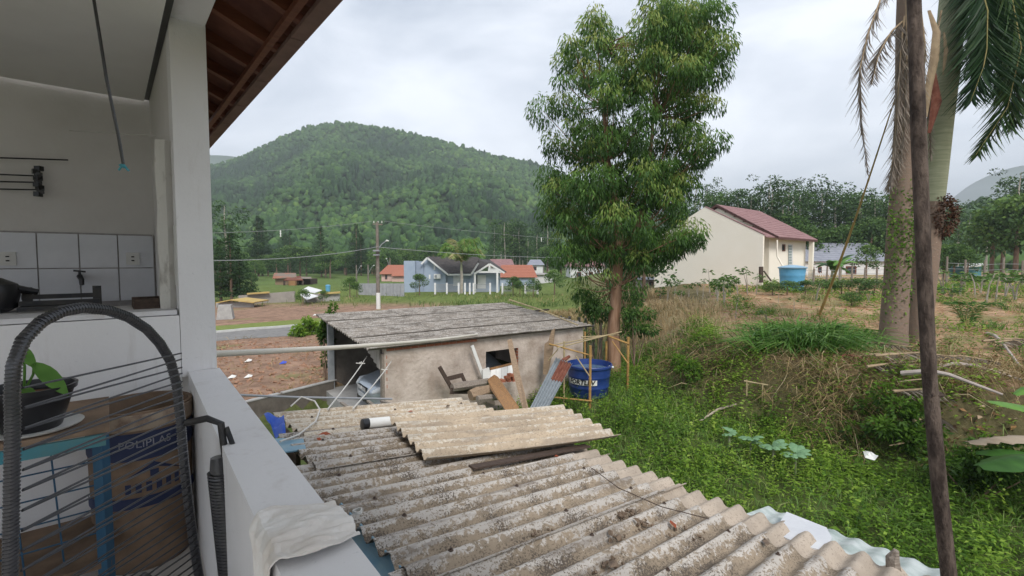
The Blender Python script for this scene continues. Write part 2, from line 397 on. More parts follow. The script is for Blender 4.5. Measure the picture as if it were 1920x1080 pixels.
# ---------------------------------------------------------------- materials for built things
def plaster(name, c, dirt, amt):
    m = bpy.data.materials.new(name); m.use_nodes = True; t = m.node_tree; b = t.nodes['Principled BSDF']; b.inputs['Roughness'].default_value = .88; b.inputs['Specular IOR Level'].default_value = .2
    n_, l_ = t.nodes.new, t.links.new; tc = n_('ShaderNodeTexCoord')
    def nz(sc, st=(1, 1, 1), det=8, ro=.6):
        mp = n_('ShaderNodeMapping'); mp.inputs['Scale'].default_value = st; l_(tc.outputs['Object'], mp.inputs[0]); x = n_('ShaderNodeTexNoise'); x.inputs['Scale'].default_value = sc; x.inputs['Detail'].default_value = det; x.inputs['Roughness'].default_value = ro; l_(mp.outputs[0], x.inputs[0]); return x.outputs[0]
    def rng(v, a, b_, lo, hi): x = n_('ShaderNodeMapRange'); x.inputs[1].default_value = a; x.inputs[2].default_value = b_; x.inputs[3].default_value = lo; x.inputs[4].default_value = hi; l_(v, x.inputs[0]); return x.outputs[0]
    def mix(f, a, c_):
        x = n_('ShaderNodeMix'); x.data_type = 'RGBA'; l_(f, x.inputs[0])
        for i, q in ((6, a), (7, c_)):
            if isinstance(q, tuple): x.inputs[i].default_value = (*q, 1)
            else: l_(q, x.inputs[i])
        return x.outputs[2]
    c1 = mix(rng(nz(1.6), .4, .7, 0, .5), c, tuple(k * .86 for k in c))
    c2 = mix(rng(nz(9, (1, 1, .16), 6, .7), .56, .8, 0, amt), c1, dirt)          # run marks
    c3 = mix(rng(nz(55, (1, 1, 1), 3), .68, .76, 0, .5 * amt + .1), c2, tuple(k * .55 for k in c))   # specks and pits
    l_(c3, b.inputs['Base Color'])
    bp = n_('ShaderNodeBump'); bp.inputs['Strength'].default_value = .3; bp.inputs['Distance'].default_value = .006; l_(nz(38, (1, 1, 1), 8, .7), bp.inputs['Height']); l_(bp.outputs[0], b.inputs['Normal'])
    return m
M_PLASTER = plaster('plaster', (.80, .785, .785), (.46, .40, .36), .45)
M_PLAST_OLD = mat('plaster_worn', (.70, .69, .70), (.50, .46, .42), scale=7, bump=.2, bscale=50, lo=.5, hi=.8)
M_CEIL = mat('ceiling_paint', (.86, .84, .80), (.78, .76, .72), scale=1.5, rough=.9)
M_RAWWALL = mat('raw_wall', (.64, .61, .585), (.72, .69, .67), scale=2, bump=.15, bscale=40)
M_TILE = mat('glazed_tile', (.60, .61, .65), (.67, .68, .72), scale=5, rough=.25, spec=.5)
M_GROUT = mat('grout', (.30, .28, .28), (.38, .36, .35), scale=30)
M_WOODRED = mat('stained_wood', (.11, .036, .02), (.16, .055, .03), scale=5, stretch=(1, 8, 8), rough=.6, bump=.1)
M_TERRA = mat('clay_tile', (.09, .034, .024), (.15, .06, .04), scale=6, bump=.15)
M_TERRA_DK = mat('clay_tile_edge', (.15, .095, .08), (.20, .125, .105), scale=8, bump=.1)
M_BLACKPL = mat('black_plastic', (.012, .012, .014), rough=.35, spec=.5)
M_BLACKCORD = mat('black_cord', (.03, .03, .035), (.045, .045, .05), scale=40, rough=.28, spec=.7)
M_STEELDK = mat('dark_steel', (.03, .032, .036), (.06, .055, .05), scale=20, rough=.5, metal=.4)
M_WHITEPL = mat('white_plastic', (.72, .72, .70), (.66, .65, .62), scale=4, rough=.4)
M_BLUEPL = mat('blue_plastic', (.02, .075, .14), (.03, .095, .165), scale=3, rough=.4)
M_TEAL = mat('teal_paint', (.05, .22, .27), (.10, .20, .20), scale=9, rough=.6)
M_WOOD = mat('weathered_wood', (.20, .135, .085), (.34, .25, .17), scale=5, stretch=(1.5, 14, 14), bump=.35, rough=.9)
M_WOODGREY = mat('grey_wood', (.16, .13, .105), (.30, .26, .22), scale=6, stretch=(2, 12, 12), bump=.35, rough=.9)
M_WOODORANGE = mat('orange_wood', (.36, .19, .08), (.22, .13, .07), scale=5, stretch=(6, 6, 2), bump=.4, rough=.9)
M_WOODDK = mat('dark_wood', (.05, .035, .028), (.10, .07, .055), scale=7, stretch=(2, 9, 9), bump=.3)
M_CARD = mat('brown_board', (.27, .185, .125), (.14, .095, .065), scale=5, bump=.15, lo=.4, hi=.68)
M_NAVY = mat('navy_print', (.025, .035, .085), (.035, .045, .10), scale=10, rough=.6)
M_PALEINK = mat('pale_ink', (.36, .36, .40), (.2, .2, .24), scale=30, rough=.7)
M_CLOTH = mat('white_cloth', (.84, .82, .79), (.72, .66, .6), scale=9, rough=.95, bump=.2, bscale=90)
M_SOILPOT = mat('pot_soil', (.10, .05, .03), (.18, .09, .05), scale=30, bump=.5)
M_PVC = mat('pvc_pipe', (.66, .62, .55), (.58, .54, .46), scale=2, rough=.45)
M_ROPE = mat('white_rope', (.66, .64, .60), (.5, .48, .44), scale=60, rough=.9)
M_GREYPIPE = mat('grey_conduit', (.28, .29, .31), rough=.5)
def fibre(name, white, tan, dark, wl=.47, dk=.60):
    m = bpy.data.materials.new(name); m.use_nodes = True; t = m.node_tree; b = t.nodes['Principled BSDF']
    b.inputs['Roughness'].default_value = .95; b.inputs['Specular IOR Level'].default_value = .1
    n_ = t.nodes.new; l_ = t.links.new
    tc = n_('ShaderNodeTexCoord'); oi = n_('ShaderNodeObjectInfo'); ad = n_('ShaderNodeVectorMath'); ad.operation = 'MULTIPLY_ADD'
    ad.inputs[1].default_value = (37, 53, 0); l_(oi.outputs['Random'], ad.inputs[0]); l_(tc.outputs['Object'], ad.inputs[2])
    def noise(sc, det, dist=0, st=(1, 1, 1)):
        mp = n_('ShaderNodeMapping'); mp.inputs['Scale'].default_value = st; l_(ad.outputs[0], mp.inputs[0])
        x = n_('ShaderNodeTexNoise'); x.inputs['Scale'].default_value = sc; x.inputs['Detail'].default_value = det
        x.inputs['Roughness'].default_value = .62; x.inputs['Distortion'].default_value = dist; l_(mp.outputs[0], x.inputs[0]); return x.outputs[0]
    big = noise(5, 4, 0, (.5, 1, 1)); med = noise(26, 6, .6); fine = noise(85, 4); big2 = noise(2.2, 3)
    sep = n_('ShaderNodeSeparateXYZ'); l_(tc.outputs['Object'], sep.inputs[0])
    def math_(op, a, b, c=None):
        x = n_('ShaderNodeMath'); x.operation = op
        for i, q in enumerate((a, b, c)):
            if q is None: continue
            if isinstance(q, (int, float)): x.inputs[i].default_value = q
            else: l_(q, x.inputs[i])
        return x.outputs[0]
    def step(v, a, b_):
        x = n_('ShaderNodeMapRange'); x.inputs[1].default_value = a; x.inputs[2].default_value = b_; x.interpolation_type = 'SMOOTHSTEP'; l_(v, x.inputs[0]); return x.outputs[0]
    def mixc(f, a, c):
        x = n_('ShaderNodeMix'); x.data_type = 'RGBA'; l_(f, x.inputs[0])
        for i, q in ((6, a), (7, c)):
            if isinstance(q, tuple): x.inputs[i].default_value = (*q, 1)
            else: l_(q, x.inputs[i])
        return x.outputs[2]
    hz_ = math_('MULTIPLY', sep.outputs['Z'], 3.2)                     # lichen grows on the ridges
    w = math_('ADD', math_('MULTIPLY_ADD', big, .55, hz_), math_('MULTIPLY', med, .62))
    fw = step(w, wl + .10, wl + .17)
    d = math_('ADD', math_('MULTIPLY', fine, .55), math_('MULTIPLY', big2, .45)); fd = step(math_('SUBTRACT', d, math_('MULTIPLY', sep.outputs['Z'], 1.1)), dk - .05, dk + .01)
    base = mixc(step(big2, .35, .65), tan, tuple(c * .78 for c in tan))
    spot = noise(58, 2, .3, (.7, 1, 1)); spot2 = noise(24, 3, .4, (.6, 1, 1))
    wmix = mixc(step(big, .4, .62), white, tuple(c * .84 for c in white))
    c1 = mixc(fw, base, wmix)
    c1 = mixc(math_('MULTIPLY', step(spot, .575, .63), .85), c1, tuple(c * .62 for c in tan))
    c1 = mixc(math_('MULTIPLY', step(spot2, .60, .66), .7), c1, tuple(c * .8 for c in tan))
    streak = noise(8, 4, .3, (.16, 1, 1))                # dirt washed down the slope
    c1 = mixc(math_('MULTIPLY', step(streak, .52, .66), .55), c1, tuple(c * 1.25 for c in dark))
    c2 = mixc(fd, c1, dark)
    l_(c2, b.inputs['Base Color'])
    bp = n_('ShaderNodeBump'); bp.inputs['Strength'].default_value = .5; bp.inputs['Distance'].default_value = .008
    l_(math_('ADD', w, math_('MULTIPLY', fine, .5)), bp.inputs['Height']); l_(bp.outputs[0], b.inputs['Normal'])
    return m
M_FIBRE = fibre('fibre_cement_lichen', (.50, .46, .415), (.31, .25, .185), (.11, .09, .073), wl=.47, dk=.575)
M_FIBRE_TAN = fibre('fibre_cement_tan', (.60, .54, .45), (.47, .38, .28), (.20, .165, .13), wl=.50, dk=.645)
M_FIBRE_CLEAN = fibre('fibre_cement_clean', (.52, .45, .38), (.45, .38, .31), (.3, .25, .2), wl=.78, dk=.72)
M_FIBRE_GREY = fibre('fibre_cement_grey', (.42, .395, .365), (.27, .24, .21), (.095, .083, .072), wl=.52, dk=.56)
M_ZINC = mat('zinc_sheet', (.26, .29, .31), (.36, .39, .41), scale=5, stretch=(1, 6, 1), rough=.45, metal=.5, bump=.1)
M_RUST = mat('rust', (.14, .045, .03), (.22, .09, .06), scale=9, rough=.95, bump=.2)

# ---------------------------------------------------------------- the balcony house (local frame: x = v, y = u)
FLOOR = -1.30
house = thing('balcony_house', 'white plastered house balcony with open kitchen, square pillar and clay tile eave', 'house', (0, 0, 0), rotz=YAW)
def hp(b, name, m, parent=None, smooth=False): return b.build(name, m, parent or house, smooth, local=True)
hp(B().box((-1.55, 1.2, FLOOR - .1), (3.9, 7.0, .2)), 'floor', M_RAWWALL)
# parapet: slightly off the pillar's line, as built
hp(B().prism([(.285, 2.858, -.55), (.42, 2.858, -.55), (.262, -1.6, -.55), (.12, -1.6, -.55)], (0, 0, -.868)), 'parapet', M_PLASTER)
hp(B().box((.335, 2.94, .30), (.15, .16, 1.75)), 'pillar', M_PLASTER)
hp(B().prism([(.262, 3.02, 1.166), (.408, 3.02, 1.166), (.408, -1.6, 1.166), (.262, -1.6, 1.166)], (0, 0, .3)), 'beam', M_PLASTER)
hw = hp(B().box((-1.32, 2.94, (FLOOR - .262) / 2 - .004), (3.155, .16, -.262 - FLOOR)), 'half_wall', M_PLASTER)
led = B().box((-1.315, 3.1, -.251), (3.13, .46, .022)); hp(led, 'ledge', M_PLAST_OLD)
hp(B().box((.33, 3.68, .07), (.14, 1.315, 2.4)), 'side_wall', M_RAWWALL)
bw = hp(B().box((-1.45, 4.41, .0), (3.7, .16, 2.9)), 'back_wall', M_RAWWALL)
hp(B().box((-1.0, 4.318, -.06), (2.49, .012, .50)), 'tile_bed', M_GROUT, bw)
tm = None
for i in range(12):
    for j in range(2):
        cx, cz = .152 - .2 * i, .068 - .229 * j
        b = B().box((0, 0, 0), (.193, .014, .222)) if tm is None else None
        if tm is None: o = b.build('tile', M_TILE, bw, local=True); tm = o.data
        else: o = link('tile', tm, bw, True)
        o.location = (cx, 4.308, cz)
hp(B().box((-1.0, 4.318, -.40), (2.49, .02, .18)), 'counter_splash', mat('brown_splash', (.16, .085, .05), (.22, .12, .07), scale=5), bw)
hp(B().box((-1.45, 3.84, -.36), (3.4, .93, .04)), 'counter', mat('counter_stone', (.13, .10, .09), (.22, .18, .16), scale=25, rough=.3))
hp(B().box((-1.62, 1.3, 1.15), (3.70, 6.0, .05)), 'ceiling', M_CEIL)
hp(B().box((.245, 1.3, 1.16), (.028, 6.0, .05)), 'ceiling_dark_strip', M_BLACKPL)  # narrow black strip between ceiling and beam
# outer wall of the storey below
hp(B().box((.255, .1, (FLOOR - 4.4) / 2 - .1), (.25, 8.6, 2.9)), 'lower_wall', M_PLAST_OLD)
hp(B().prism([(.40, 4.47, 1.15), (.40, 4.47, -1.4), (-3.2, 4.47, -1.4), (-3.2, 4.47, 1.15)], (0, .03, 0)), 'end_wall', M_PLASTER)
# sockets and tap on the tiles
for px in (14, 249):
    c = LU(px, 485, 4.29); s = hp(B().box((c.x, 4.297, c.z), (.075, .012, .085)), 'socket', M_WHITEPL)
    for dz in (-.013, .013): hp(B().tube([(c.x - .008, 4.29, c.z + dz), (c.x + .008, 4.29, c.z + dz)], .004, 6), 'socket_hole', M_BLACKPL, s)
c = LU(150, 518, 4.25)
tap = B(); tap.tube([(c.x, 4.31, c.z), (c.x, 4.2, c.z), (c.x + .01, 4.17, c.z - .02), (c.x + .01, 4.165, c.z - .055)], [.014, .016, .014, .012], 8)
tap.tube([(c.x, 4.22, c.z), (c.x, 4.22, c.z + .035)], .008, 6); tap.bar((c.x - .03, 4.22, c.z + .038), (c.x + .03, 4.22, c.z + .03), .014, .012)
hp(tap, 'tap', M_BLACKPL, smooth=True)
# rough white post standing on the ledge and small board against the pillar
pb = B(); pb.tube([(.233, 3.02, -.24 + .1 * k) for k in range(9)] + [(.235, 3.02, .605)], [.045 + .004 * math.sin(k * 2.1) for k in range(10)], 6, jit=.06)
hp(pb, 'post', mat('limewashed_wood', (.62, .60, .56), (.22, .19, .16), scale=16, stretch=(1, 1, .4), bump=.5, lo=.55, hi=.75))
hp(B().box((.262, 2.95, .03), (.012, .15, .30)), 'leaning_board', M_WHITEPL)
# eave: rafters, batten, clay tiles and edge boards
def ez(v): return 1.105 - (v - .64) * .42
eave = hp(B().prism([(.40, -1.6, ez(.40) + .045), (.752, -1.6, ez(.752) + .045), (.752, 5.6, ez(.752) + .045), (.40, 5.6, ez(.40) + .045)], (0, 0, .02)), 'eave', M_TERRA)
rus = [GL(*q, 1.1).y for q in ((538, 21), (498, 78), (466, 122), (441, 156), (416, 185), (402, 207))]
du = (rus[3] - rus[0]) / 3
for u in [rus[0] - du * k for k in (3, 2, 1)] + rus[:4] + [rus[3] + du * k for k in (1, 2, 3)]:
    hp(B().bar((.405, u, ez(.405) + .012), (.705, u, ez(.705) + .012), .045, .06), 'rafter', M_WOODRED, eave)
hp(B().bar((.645, -1.6, ez(.645) - .03), (.645, 5.6, ez(.645) - .03), .03, .028), 'batten', M_WOODRED, eave)
tme = None
u = -1.5; k = 0
while u < 5.55:                           # clay tile ends overlapping along the edge
    if tme is None:
        o = B().tube([(-.005, 0, .0), (.055, 0, -.012)], [.045, .050], 10, cap=False).build('roof_tile', M_TERRA, eave, True, local=True); tme = o.data
    else: o = link('roof_tile', tme, eave, True)
    o.location = (.678, u, ez(.678) + .060); u += .115
u0 = -1.6; edges = [GL(*q, 1.06).y for q in ((553, 67), (483, 146), (440, 192), (410, 225))]
cuts = [-1.6, edges[0] - 1.5, edges[0] - .72] + edges + [edges[3] + .72, 5.6]
for a_, b2 in zip(cuts[:-1], cuts[1:]):
    hp(B().prism([(.69, a_ + .006, 1.045), (.757, a_ + .006, 1.045), (.757, b2 - .006, 1.045), (.69, b2 - .006, 1.045)], (0, 0, .022)), 'edge_board', M_TERRA_DK, eave)

# ---------------------------------------------------------------- things on the balcony
t0 = P(176, 0, 2.05); cordp = [t0 + Vector((-.01, 0, .5)), t0, P(200, 150, 2.09), P(222, 255, 2.12), P(231, 308, 2.14)]
hc = thing('hanging_cord', 'dark cord with a blue clip hanging from the kitchen ceiling', 'cord', cordp[-1])
ztop = 1.124; cordp[0] = Vector((t0.x - .005, t0.y, ztop))
B().tube([cordp[0]] + [p for p in cordp[1:]], .006, 6).build('cord', M_BLACKCORD, hc, True)
q = cordp[-1]; cb = B()
for k in range(5): a = k * 1.3; cb.bar(q, q + Vector((.022 * math.cos(a), .01 * math.sin(a), -.028 + .012 * (k % 3))), .010, .006)
cb.build('clip', mat('cyan_plastic', (.08, .35, .42), rough=.4), hc)
# wall rack with bars at the far left of the kitchen wall
rk = thing('wall_rack', 'thin wire drying rack fixed high on the kitchen back wall', 'rack', H(-.45, 4.2, .5))
for k, (x1, y1, x2, y2) in enumerate(((-120, 292, 128, 300), (-120, 322, 72, 330), (-120, 338, 72, 342), (-120, 352, 72, 356))):
    B().tube([H(*LU(x1, y1, 4.26)), H(*LU(x2, y2, 4.26))], .005, 6).build('bar', M_STEELDK, rk)
rb = B(); c = LU(70, 338, 4.24)
for k in range(9): rb.box(H(c.x + random.uniform(-.012, .012), 4.25, c.z + .075 - k * .02), (.035, .03, .03), Matrix.Rotation(k, 3, 'Z'))
rb.build('bracket', M_BLACKPL, rk)
# clothes line string
tag(B().tube([H(*LU(130, 245, 4.2)), H(*LU(292, 255, 3.3))], .0025, 5).build('string', M_ROPE), 'thin pale string stretched along the kitchen wall to the post', 'string')
# black grate on the ledge
gr = thing('stove_grate', 'black metal grate with upright ends on the kitchen counter', 'grate', H(-.35, 3.3, -.24))
ga, gb_ = LU(52, 572, 3.32), LU(183, 568, 3.32)
for c in (ga, gb_): B().box(H(c.x, 3.32, -.185), (.035, .035, .115), Matrix.Rotation(YAW, 3, 'Z')).build('upright', M_STEELDK, gr)
for u, z in ((3.32, -.175), (3.22, -.2), (3.27, -.215), (3.15, -.222)):
    B().bar(H(ga.x - .02, u, z), H(gb_.x + .01, u, z), .022, .022).build('bar', M_STEELDK, gr)
pan = thing('frying_pan', 'black pan on the kitchen counter beside the grate', 'pan', H(-.56, 3.28, -.24))
c = LU(2, 560, 3.22)
B().lathe(H(c.x - .05, 3.26, -.237), [(.07, 0), (.10, .02), (.115, .09), (.105, .13), (.05, .16)], 20).build('bowl', M_BLACKPL, pan, True)
B().tube([H(c.x + .05, 3.26, -.13), H(c.x + .12, 3.27, -.15)], [.018, .014], 8).build('handle', M_BLACKPL, pan, True)
tr_ = thing('wooden_tray', 'dark wooden tray on the ledge beside the pillar', 'tray', H(.1, 3.1, -.24))
a, b2 = LU(250, 570, 3.05), LU(345, 570, 3.05)
B().box(H((a.x + .25) / 2, 3.05, -.215), (.25 - a.x, .02, .05), Matrix.Rotation(YAW, 3, 'Z')).build('front', M_WOODDK, tr_)
B().box(H((a.x + .25) / 2, 3.25, -.215), (.25 - a.x, .02, .05), Matrix.Rotation(YAW, 3, 'Z')).build('back', M_WOODDK, tr_)
B().box(H((a.x + .25) / 2, 3.15, -.234), (.25 - a.x, .18, .012), Matrix.Rotation(YAW, 3, 'Z')).build('bottom', M_WOODDK, tr_)
sp_ = B().box((0, 0, 0), (.07, .045, .025)); o = sp_.build('sponge', mat('sponge_blue', (.04, .22, .48), rough=.9)); o.location = H(*LU(266, 560, 3.27)); o.location.z = -.215; o.rotation_euler = (0, 0, .5)
tag(o, 'small blue sponge beside the wooden tray', 'sponge')

# folded cord chair
def chair():
    X0 = -1.15
    ch = thing('cord_chair', 'folded black chair of coiled tube and stretched plastic cords', 'chair', (X0 * .86, 1.36 * .86, FLOOR)); k0 = .86
    hoop = [(1.088, -1.5), (1.088, -1.1), (1.088, -.8), (1.088, -.55), (1.088, -.40), (1.088, -.31), (1.096, -.24), (1.12, -.185), (1.165, -.147), (1.22, -.128), (1.285, -.124), (1.36, -.138), (1.43, -.166), (1.50, -.212), (1.555, -.268), (1.60, -.335), (1.625, -.42), (1.635, -.55), (1.635, -.8), (1.635, -1.1), (1.635, -1.5)]
    seg = [0]
    for p_, q_ in zip(hoop[:-1], hoop[1:]): seg.append(seg[-1] + math.hypot(q_[0] - p_[0], q_[1] - p_[1]))
    def rail(t):                                     # t 0..1 along the hoop, from the near foot over the top to the far foot
        d = t * seg[-1]; y = float(np.interp(d, seg, [h[0] for h in hoop])); z = float(np.interp(d, seg, [h[1] for h in hoop]))
        f = max(0, (-.40 - z)) if y > 1.4 else 0
        return Vector((X0 + .09 * f * f - (.075 * max(0, -.35 - z) if y < 1.2 else 0), y, z))
    pts = [rail(i / 90) for i in range(91)]
    B().tube(pts, .0135, 10).build('back_frame', M_BLACKCORD, ch, True)
    # coil wound round the tube
    n = 2300; co = []
    for i in range(n + 1):
        t = .02 + .96 * i / n; p = rail(t); tg = (rail(min(1, t + .004)) - rail(max(0, t - .004))).normalized()
        x = Vector((1, 0, 0)); y = tg.cross(x).normalized(); a = i * 2 * math.pi / 7
        co.append(p + (x * math.cos(a) + y * math.sin(a)) * .0135)
    B().tube(co, .0026, 5).build('coil', M_BLACKCORD, ch, True)
    # cords of the backrest: zigzag between the two rails
    zs = [-.315 - .0245 * k for k in range(44)]
    for k, z in enumerate(zs):
        zf = z - .002; f = max(0, (-.40 - z) / 1.0)
        a = Vector((X0 + .015 - .075 * max(0, -.35 - z), 1.10, z + (.0 if k % 2 else .022))); b = Vector((X0 + .015 + .09 * f * f, 1.632, z + (.0 if k % 2 == 0 else .004)))
        B().tube([a, b], .0028, 6).build('back_cord', M_BLACKCORD, ch, True)
    # folded seat frame in front of the lower half
    sf = [Vector((X0 - .10, 1.13, -1.50)), Vector((X0 - .09, 1.13, -1.12)), Vector((X0 - .085, 1.16, -1.06)), Vector((X0 - .085, 1.56, -1.06)), Vector((X0 - .07, 1.60, -1.12)), Vector((X0 - .04, 1.60, -1.50))]
    B().tube(sf, .0155, 10).build('seat_frame', M_BLACKCORD, ch, True)
    for k in range(16):
        z = -1.09 - .025 * k
        B().tube([Vector((X0 - .085, 1.13, z)), Vector((X0 - .055, 1.6, z - .008))], .0028, 6).build('seat_cord', M_BLACKCORD, ch, True)
    # arm folded down on the far side: bracket and ribbed pad
    B().tube([Vector((X0 + .02, 1.635, -.56)), Vector((X0 + .09, 1.64, -.545)), Vector((X0 + .135, 1.645, -.565)), Vector((X0 + .15, 1.645, -.72))], .012, 8).build('arm_bracket', M_STEELDK, ch, True)
    ap = [Vector((X0 + .125 + .004 * k, 1.635, -.68 - .055 * k)) for k in range(12)]
    arm = B().tube(ap, [.022, .03] + [.034] * 8 + [.03, .02], 10).build('armrest', M_BLACKCORD, ch, True)
    cc = []
    for i in range(420):
        f = i / 420; p = ap[0].lerp(ap[-1], .08 + .86 * f); a = i * 2 * math.pi / 9
        cc.append(p + Vector((math.cos(a), math.sin(a), 0)) * .034)
    B().tube(cc, .0042, 5).build('winding', M_BLACKCORD, arm, True)
    B().tube([Vector((X0 + .15, 1.65, -.58)), Vector((X0 + .2, 1.66, -.75)), Vector((X0 + .215, 1.665, -1.05)), Vector((X0 + .18, 1.66, -1.5))], .009, 8).build('leg', M_STEELDK, ch, True)
    ap2 = [p + Vector((0, -.56, -.12)) for p in ap]
    B().tube(ap2[2:], .03, 10).build('armrest', M_BLACKCORD, ch, True)
    for o in [x for c_ in ch.children for x in (c_, *c_.children)]:
        for v in o.data.vertices: v.co *= k0
chair()
# fibre drum
dv, du_ = .085, 2.655; dc = H(dv, du_, FLOOR)
drum = thing('drum', 'tall tan drum with a navy printed label in the balcony corner', 'drum', dc)
hh_ = -.62 - FLOOR
B().lathe(dc, [(.168, 0), (.178, .02), (.181, hh_ * .5), (.186, hh_ - .02), (.19, hh_), (.176, hh_), (.172, hh_ - .05), (.165, .06)], 40, capt=True).build('body', M_CARD, drum, True)
B().lathe(dc, [(.1885, hh_ - .075), (.1915, hh_ - .07), (.1915, hh_ - .012), (.188, hh_ - .008)], 40, capb=False, capt=False).build('rim_band', mat('worn_band', (.42, .33, .25), (.20, .13, .10), scale=14, bump=.2, lo=.45, hi=.7), drum, True)
fa = math.atan2(-dc.y, -dc.x)
def ring(z0, z1, a0, a1, r, n=24, wave=0):
    b = B(); vs = []
    for i in range(n + 1):
        a = fa + a0 + (a1 - a0) * i / n
        for z in (z0 + wave * math.sin(math.pi * i / n), z1): vs.append((dc.x + r * math.cos(a), dc.y + r * math.sin(a), z))
    return b.add(vs, [(2 * i, 2 * i + 2, 2 * i + 3, 2 * i + 1) for i in range(n)])
ring(-.80, -.705, -1.5, 1.5, .187, 40, -.02).build('label_band', M_NAVY, drum, True)
ring(-1.02, -.975, -1.5, 1.5, .186).build('label_band', M_NAVY, drum, True)
def drumtext(s, size, a0, z, m, name):
    vs, fs = textmesh(s, size); b = B()
    b.add([(dc.x + .1885 * math.cos(fa + a0 + v.x / .1885), dc.y + .1885 * math.sin(fa + a0 + v.x / .1885), z + v.y) for v in vs], fs); b.build(name, m, drum)
drumtext('POLIPLAS', .044, .06, -.752, M_PALEINK, 'lettering')
hb = B()                                            # little house emblem printed on the label
def onr(x, z, r=.1875): return (dc.x + r * math.cos(fa + .2 + x / r), dc.y + r * math.sin(fa + .2 + x / r), z)
def pr2(pts): hb.add([onr(*p) for p in pts], [tuple(range(len(pts)))])
for k in range(10):
    x0, x1 = -.11 + .022 * k, -.088 + .022 * k; f0 = 1 - abs(x0) / .115; f1 = 1 - abs(x1) / .115
    pr2([(x0, -.90 + .045 * f0), (x1, -.90 + .045 * f1), (x1, -.90 + .065 * f1), (x0, -.90 + .065 * f0)])
for k in range(6): pr2([(-.1 + .035 * k, -.955), (-.08 + .035 * k, -.955), (-.08 + .035 * k, -.915), (-.1 + .035 * k, -.915)])
pr2([(-.015, -.895), (.015, -.895), (.015, -.868), (-.015, -.868)])
hb.build('emblem', M_NAVY, drum)
# little table with blue legs, pot and plant
tb = thing('side_table', 'small wooden table with blue legs against the balcony half wall', 'table', H(-.28, 2.4, FLOOR))
B().box(H(-.33, 2.47, -.60), (.62, .5, .02), Matrix.Rotation(YAW, 3, 'Z')).build('top', M_CARD, tb)
B().box(H(-.33, 2.215, -.632), (.60, .018, .04), Matrix.Rotation(YAW, 3, 'Z')).build('apron', M_TEAL, tb)
for v, u in ((-.045, 2.25), (-.045, 2.68), (-.62, 2.25), (-.62, 2.68)):
    B().bar(H(v, u, FLOOR), H(v, u, -.612), .034, .034).build('leg', M_BLUEPL, tb)
B().box(H(-.33, 2.47, -1.10), (.60, .46, .02), Matrix.Rotation(YAW, 3, 'Z')).build('shelf', M_CARD, tb)
for k in range(5): B().tube([H(-.58 + .1 * k, 2.30, -.66), H(-.58 + .1 * k + .02, 2.30, -1.085)], .003, 5).build('wire', M_BLUEPL, tb)
for k in range(4): B().tube([H(-.6, 2.30, -.74 - .09 * k), H(-.06, 2.30, -.73 - .09 * k)], .003, 5).build('wire', M_BLUEPL, tb)
pc = P(58, 770, 1.66); pc.z = -.588
pot = thing('flower_pot', 'black plastic flower pot with a green leafed plant on the side table', 'flower pot', pc)
B().lathe(pc, [(.075, 0), (.08, .006), (.118, .135), (.125, .135), (.128, .152), (.118, .152), (.112, .12)], 28).build('pot', M_BLACKPL, pot, True)
B().lathe(pc, [(.11, .112), (.06, .125), (.0, .12)], 20, capb=False, capt=False).build('soil', M_SOILPOT, pot, True)
B().lathe(pc - Vector((0, 0, .006)), [(.10, 0), (.135, .012), (.14, .018), (.10, .008)], 28).build('saucer', M_WHITEPL, pot, True)
M_PLANT = leafmat('pot_plant_leaf', [(0, (.08, .20, .04)), (1, (.16, .33, .07))], trans=.35)
for (tx, ty, w, ln, lean) in ((92, 700, .026, .14, .06), (60, 668, .02, .08, -.02), (72, 745, .018, .07, .07)):
    tip = P(tx, ty, 1.64); s0 = pc + Vector((-.02, 0, .13)); pl = B(); n = 6
    pl.tube([s0, (s0 + tip) / 2 + Vector((-.01, 0, .03)), tip + Vector((-.05, 0, .035))], .004, 6)
    c0 = tip + Vector((-.055, 0, .035)); d = Vector((.8, 0, -.55)).normalized(); sd_ = Vector((.2, .6, .5)).normalized(); vs = []
    for k in range(n + 1):
        f = k / n; wd = w * math.sin(math.pi * min(1, f * .93 + .05)) ** .7; c = c0 + d * ln * f - Vector((0, 0, .03 * f * f))
        vs += [c - sd_ * wd, c + Vector((0, 0, -.008)), c + sd_ * wd]
    fs = []
    for k in range(n): fs += [(3 * k, 3 * k + 1, 3 * k + 4, 3 * k + 3), (3 * k + 1, 3 * k + 2, 3 * k + 5, 3 * k + 4)]
    pl.add(vs, fs); o = pl.build('leaf', M_PLANT, pot, True)
    at = o.data.attributes.new('tint', 'FLOAT', 'POINT'); at.data.foreach_set('value', RNG.uniform(.3, .9, len(o.data.vertices)).astype(np.float32))
# white cloth draped over the parapet
clm = []
def pv(f, side): return (.285 - .0365 * (2.858 - f) * 1.0) if side < 0 else (.42 - .0354 * (2.858 - f))
nu, nv = 30, 44; cl = B(); vs = []
for j in range(nv + 1):
    s = j / nv; d = s * .40                            # from the hanging inner end over the top
    for i in range(nu + 1):
        q = i / nu; wd = .075 + .10 * sm(d, .16, .28) - .03 * sm(d, .34, .40); cu_ = 1.0 - .05 * (1 - s) + .03 * math.sin(4 * s)
        u = cu_ + (q - .5) * wd * 2 * .62 + .008 * math.sin(9 * s + 3 * q)
        vi = pv(u, -1); fold = .006 * math.sin(22 * q + 6 * s) + .004 * math.sin(41 * q - 13 * s)
        if d < .23: v, z = vi - .008 - .006 * abs(math.sin(11 * q + 5 * s)) + fold * .8, -.55 - (.23 - d)
        else: v, z = vi - .004 + (d - .23) * .9, -.545 + abs(fold) * .9 + .016 * math.exp(-((q - .45) * 5) ** 2) * math.sin((d - .23) * 18) + .010 * abs(math.sin(13 * (d - .2) + 4 * q))
        if abs(d - .23) < .015: z += .006
        vs.append(H(v, u, z))
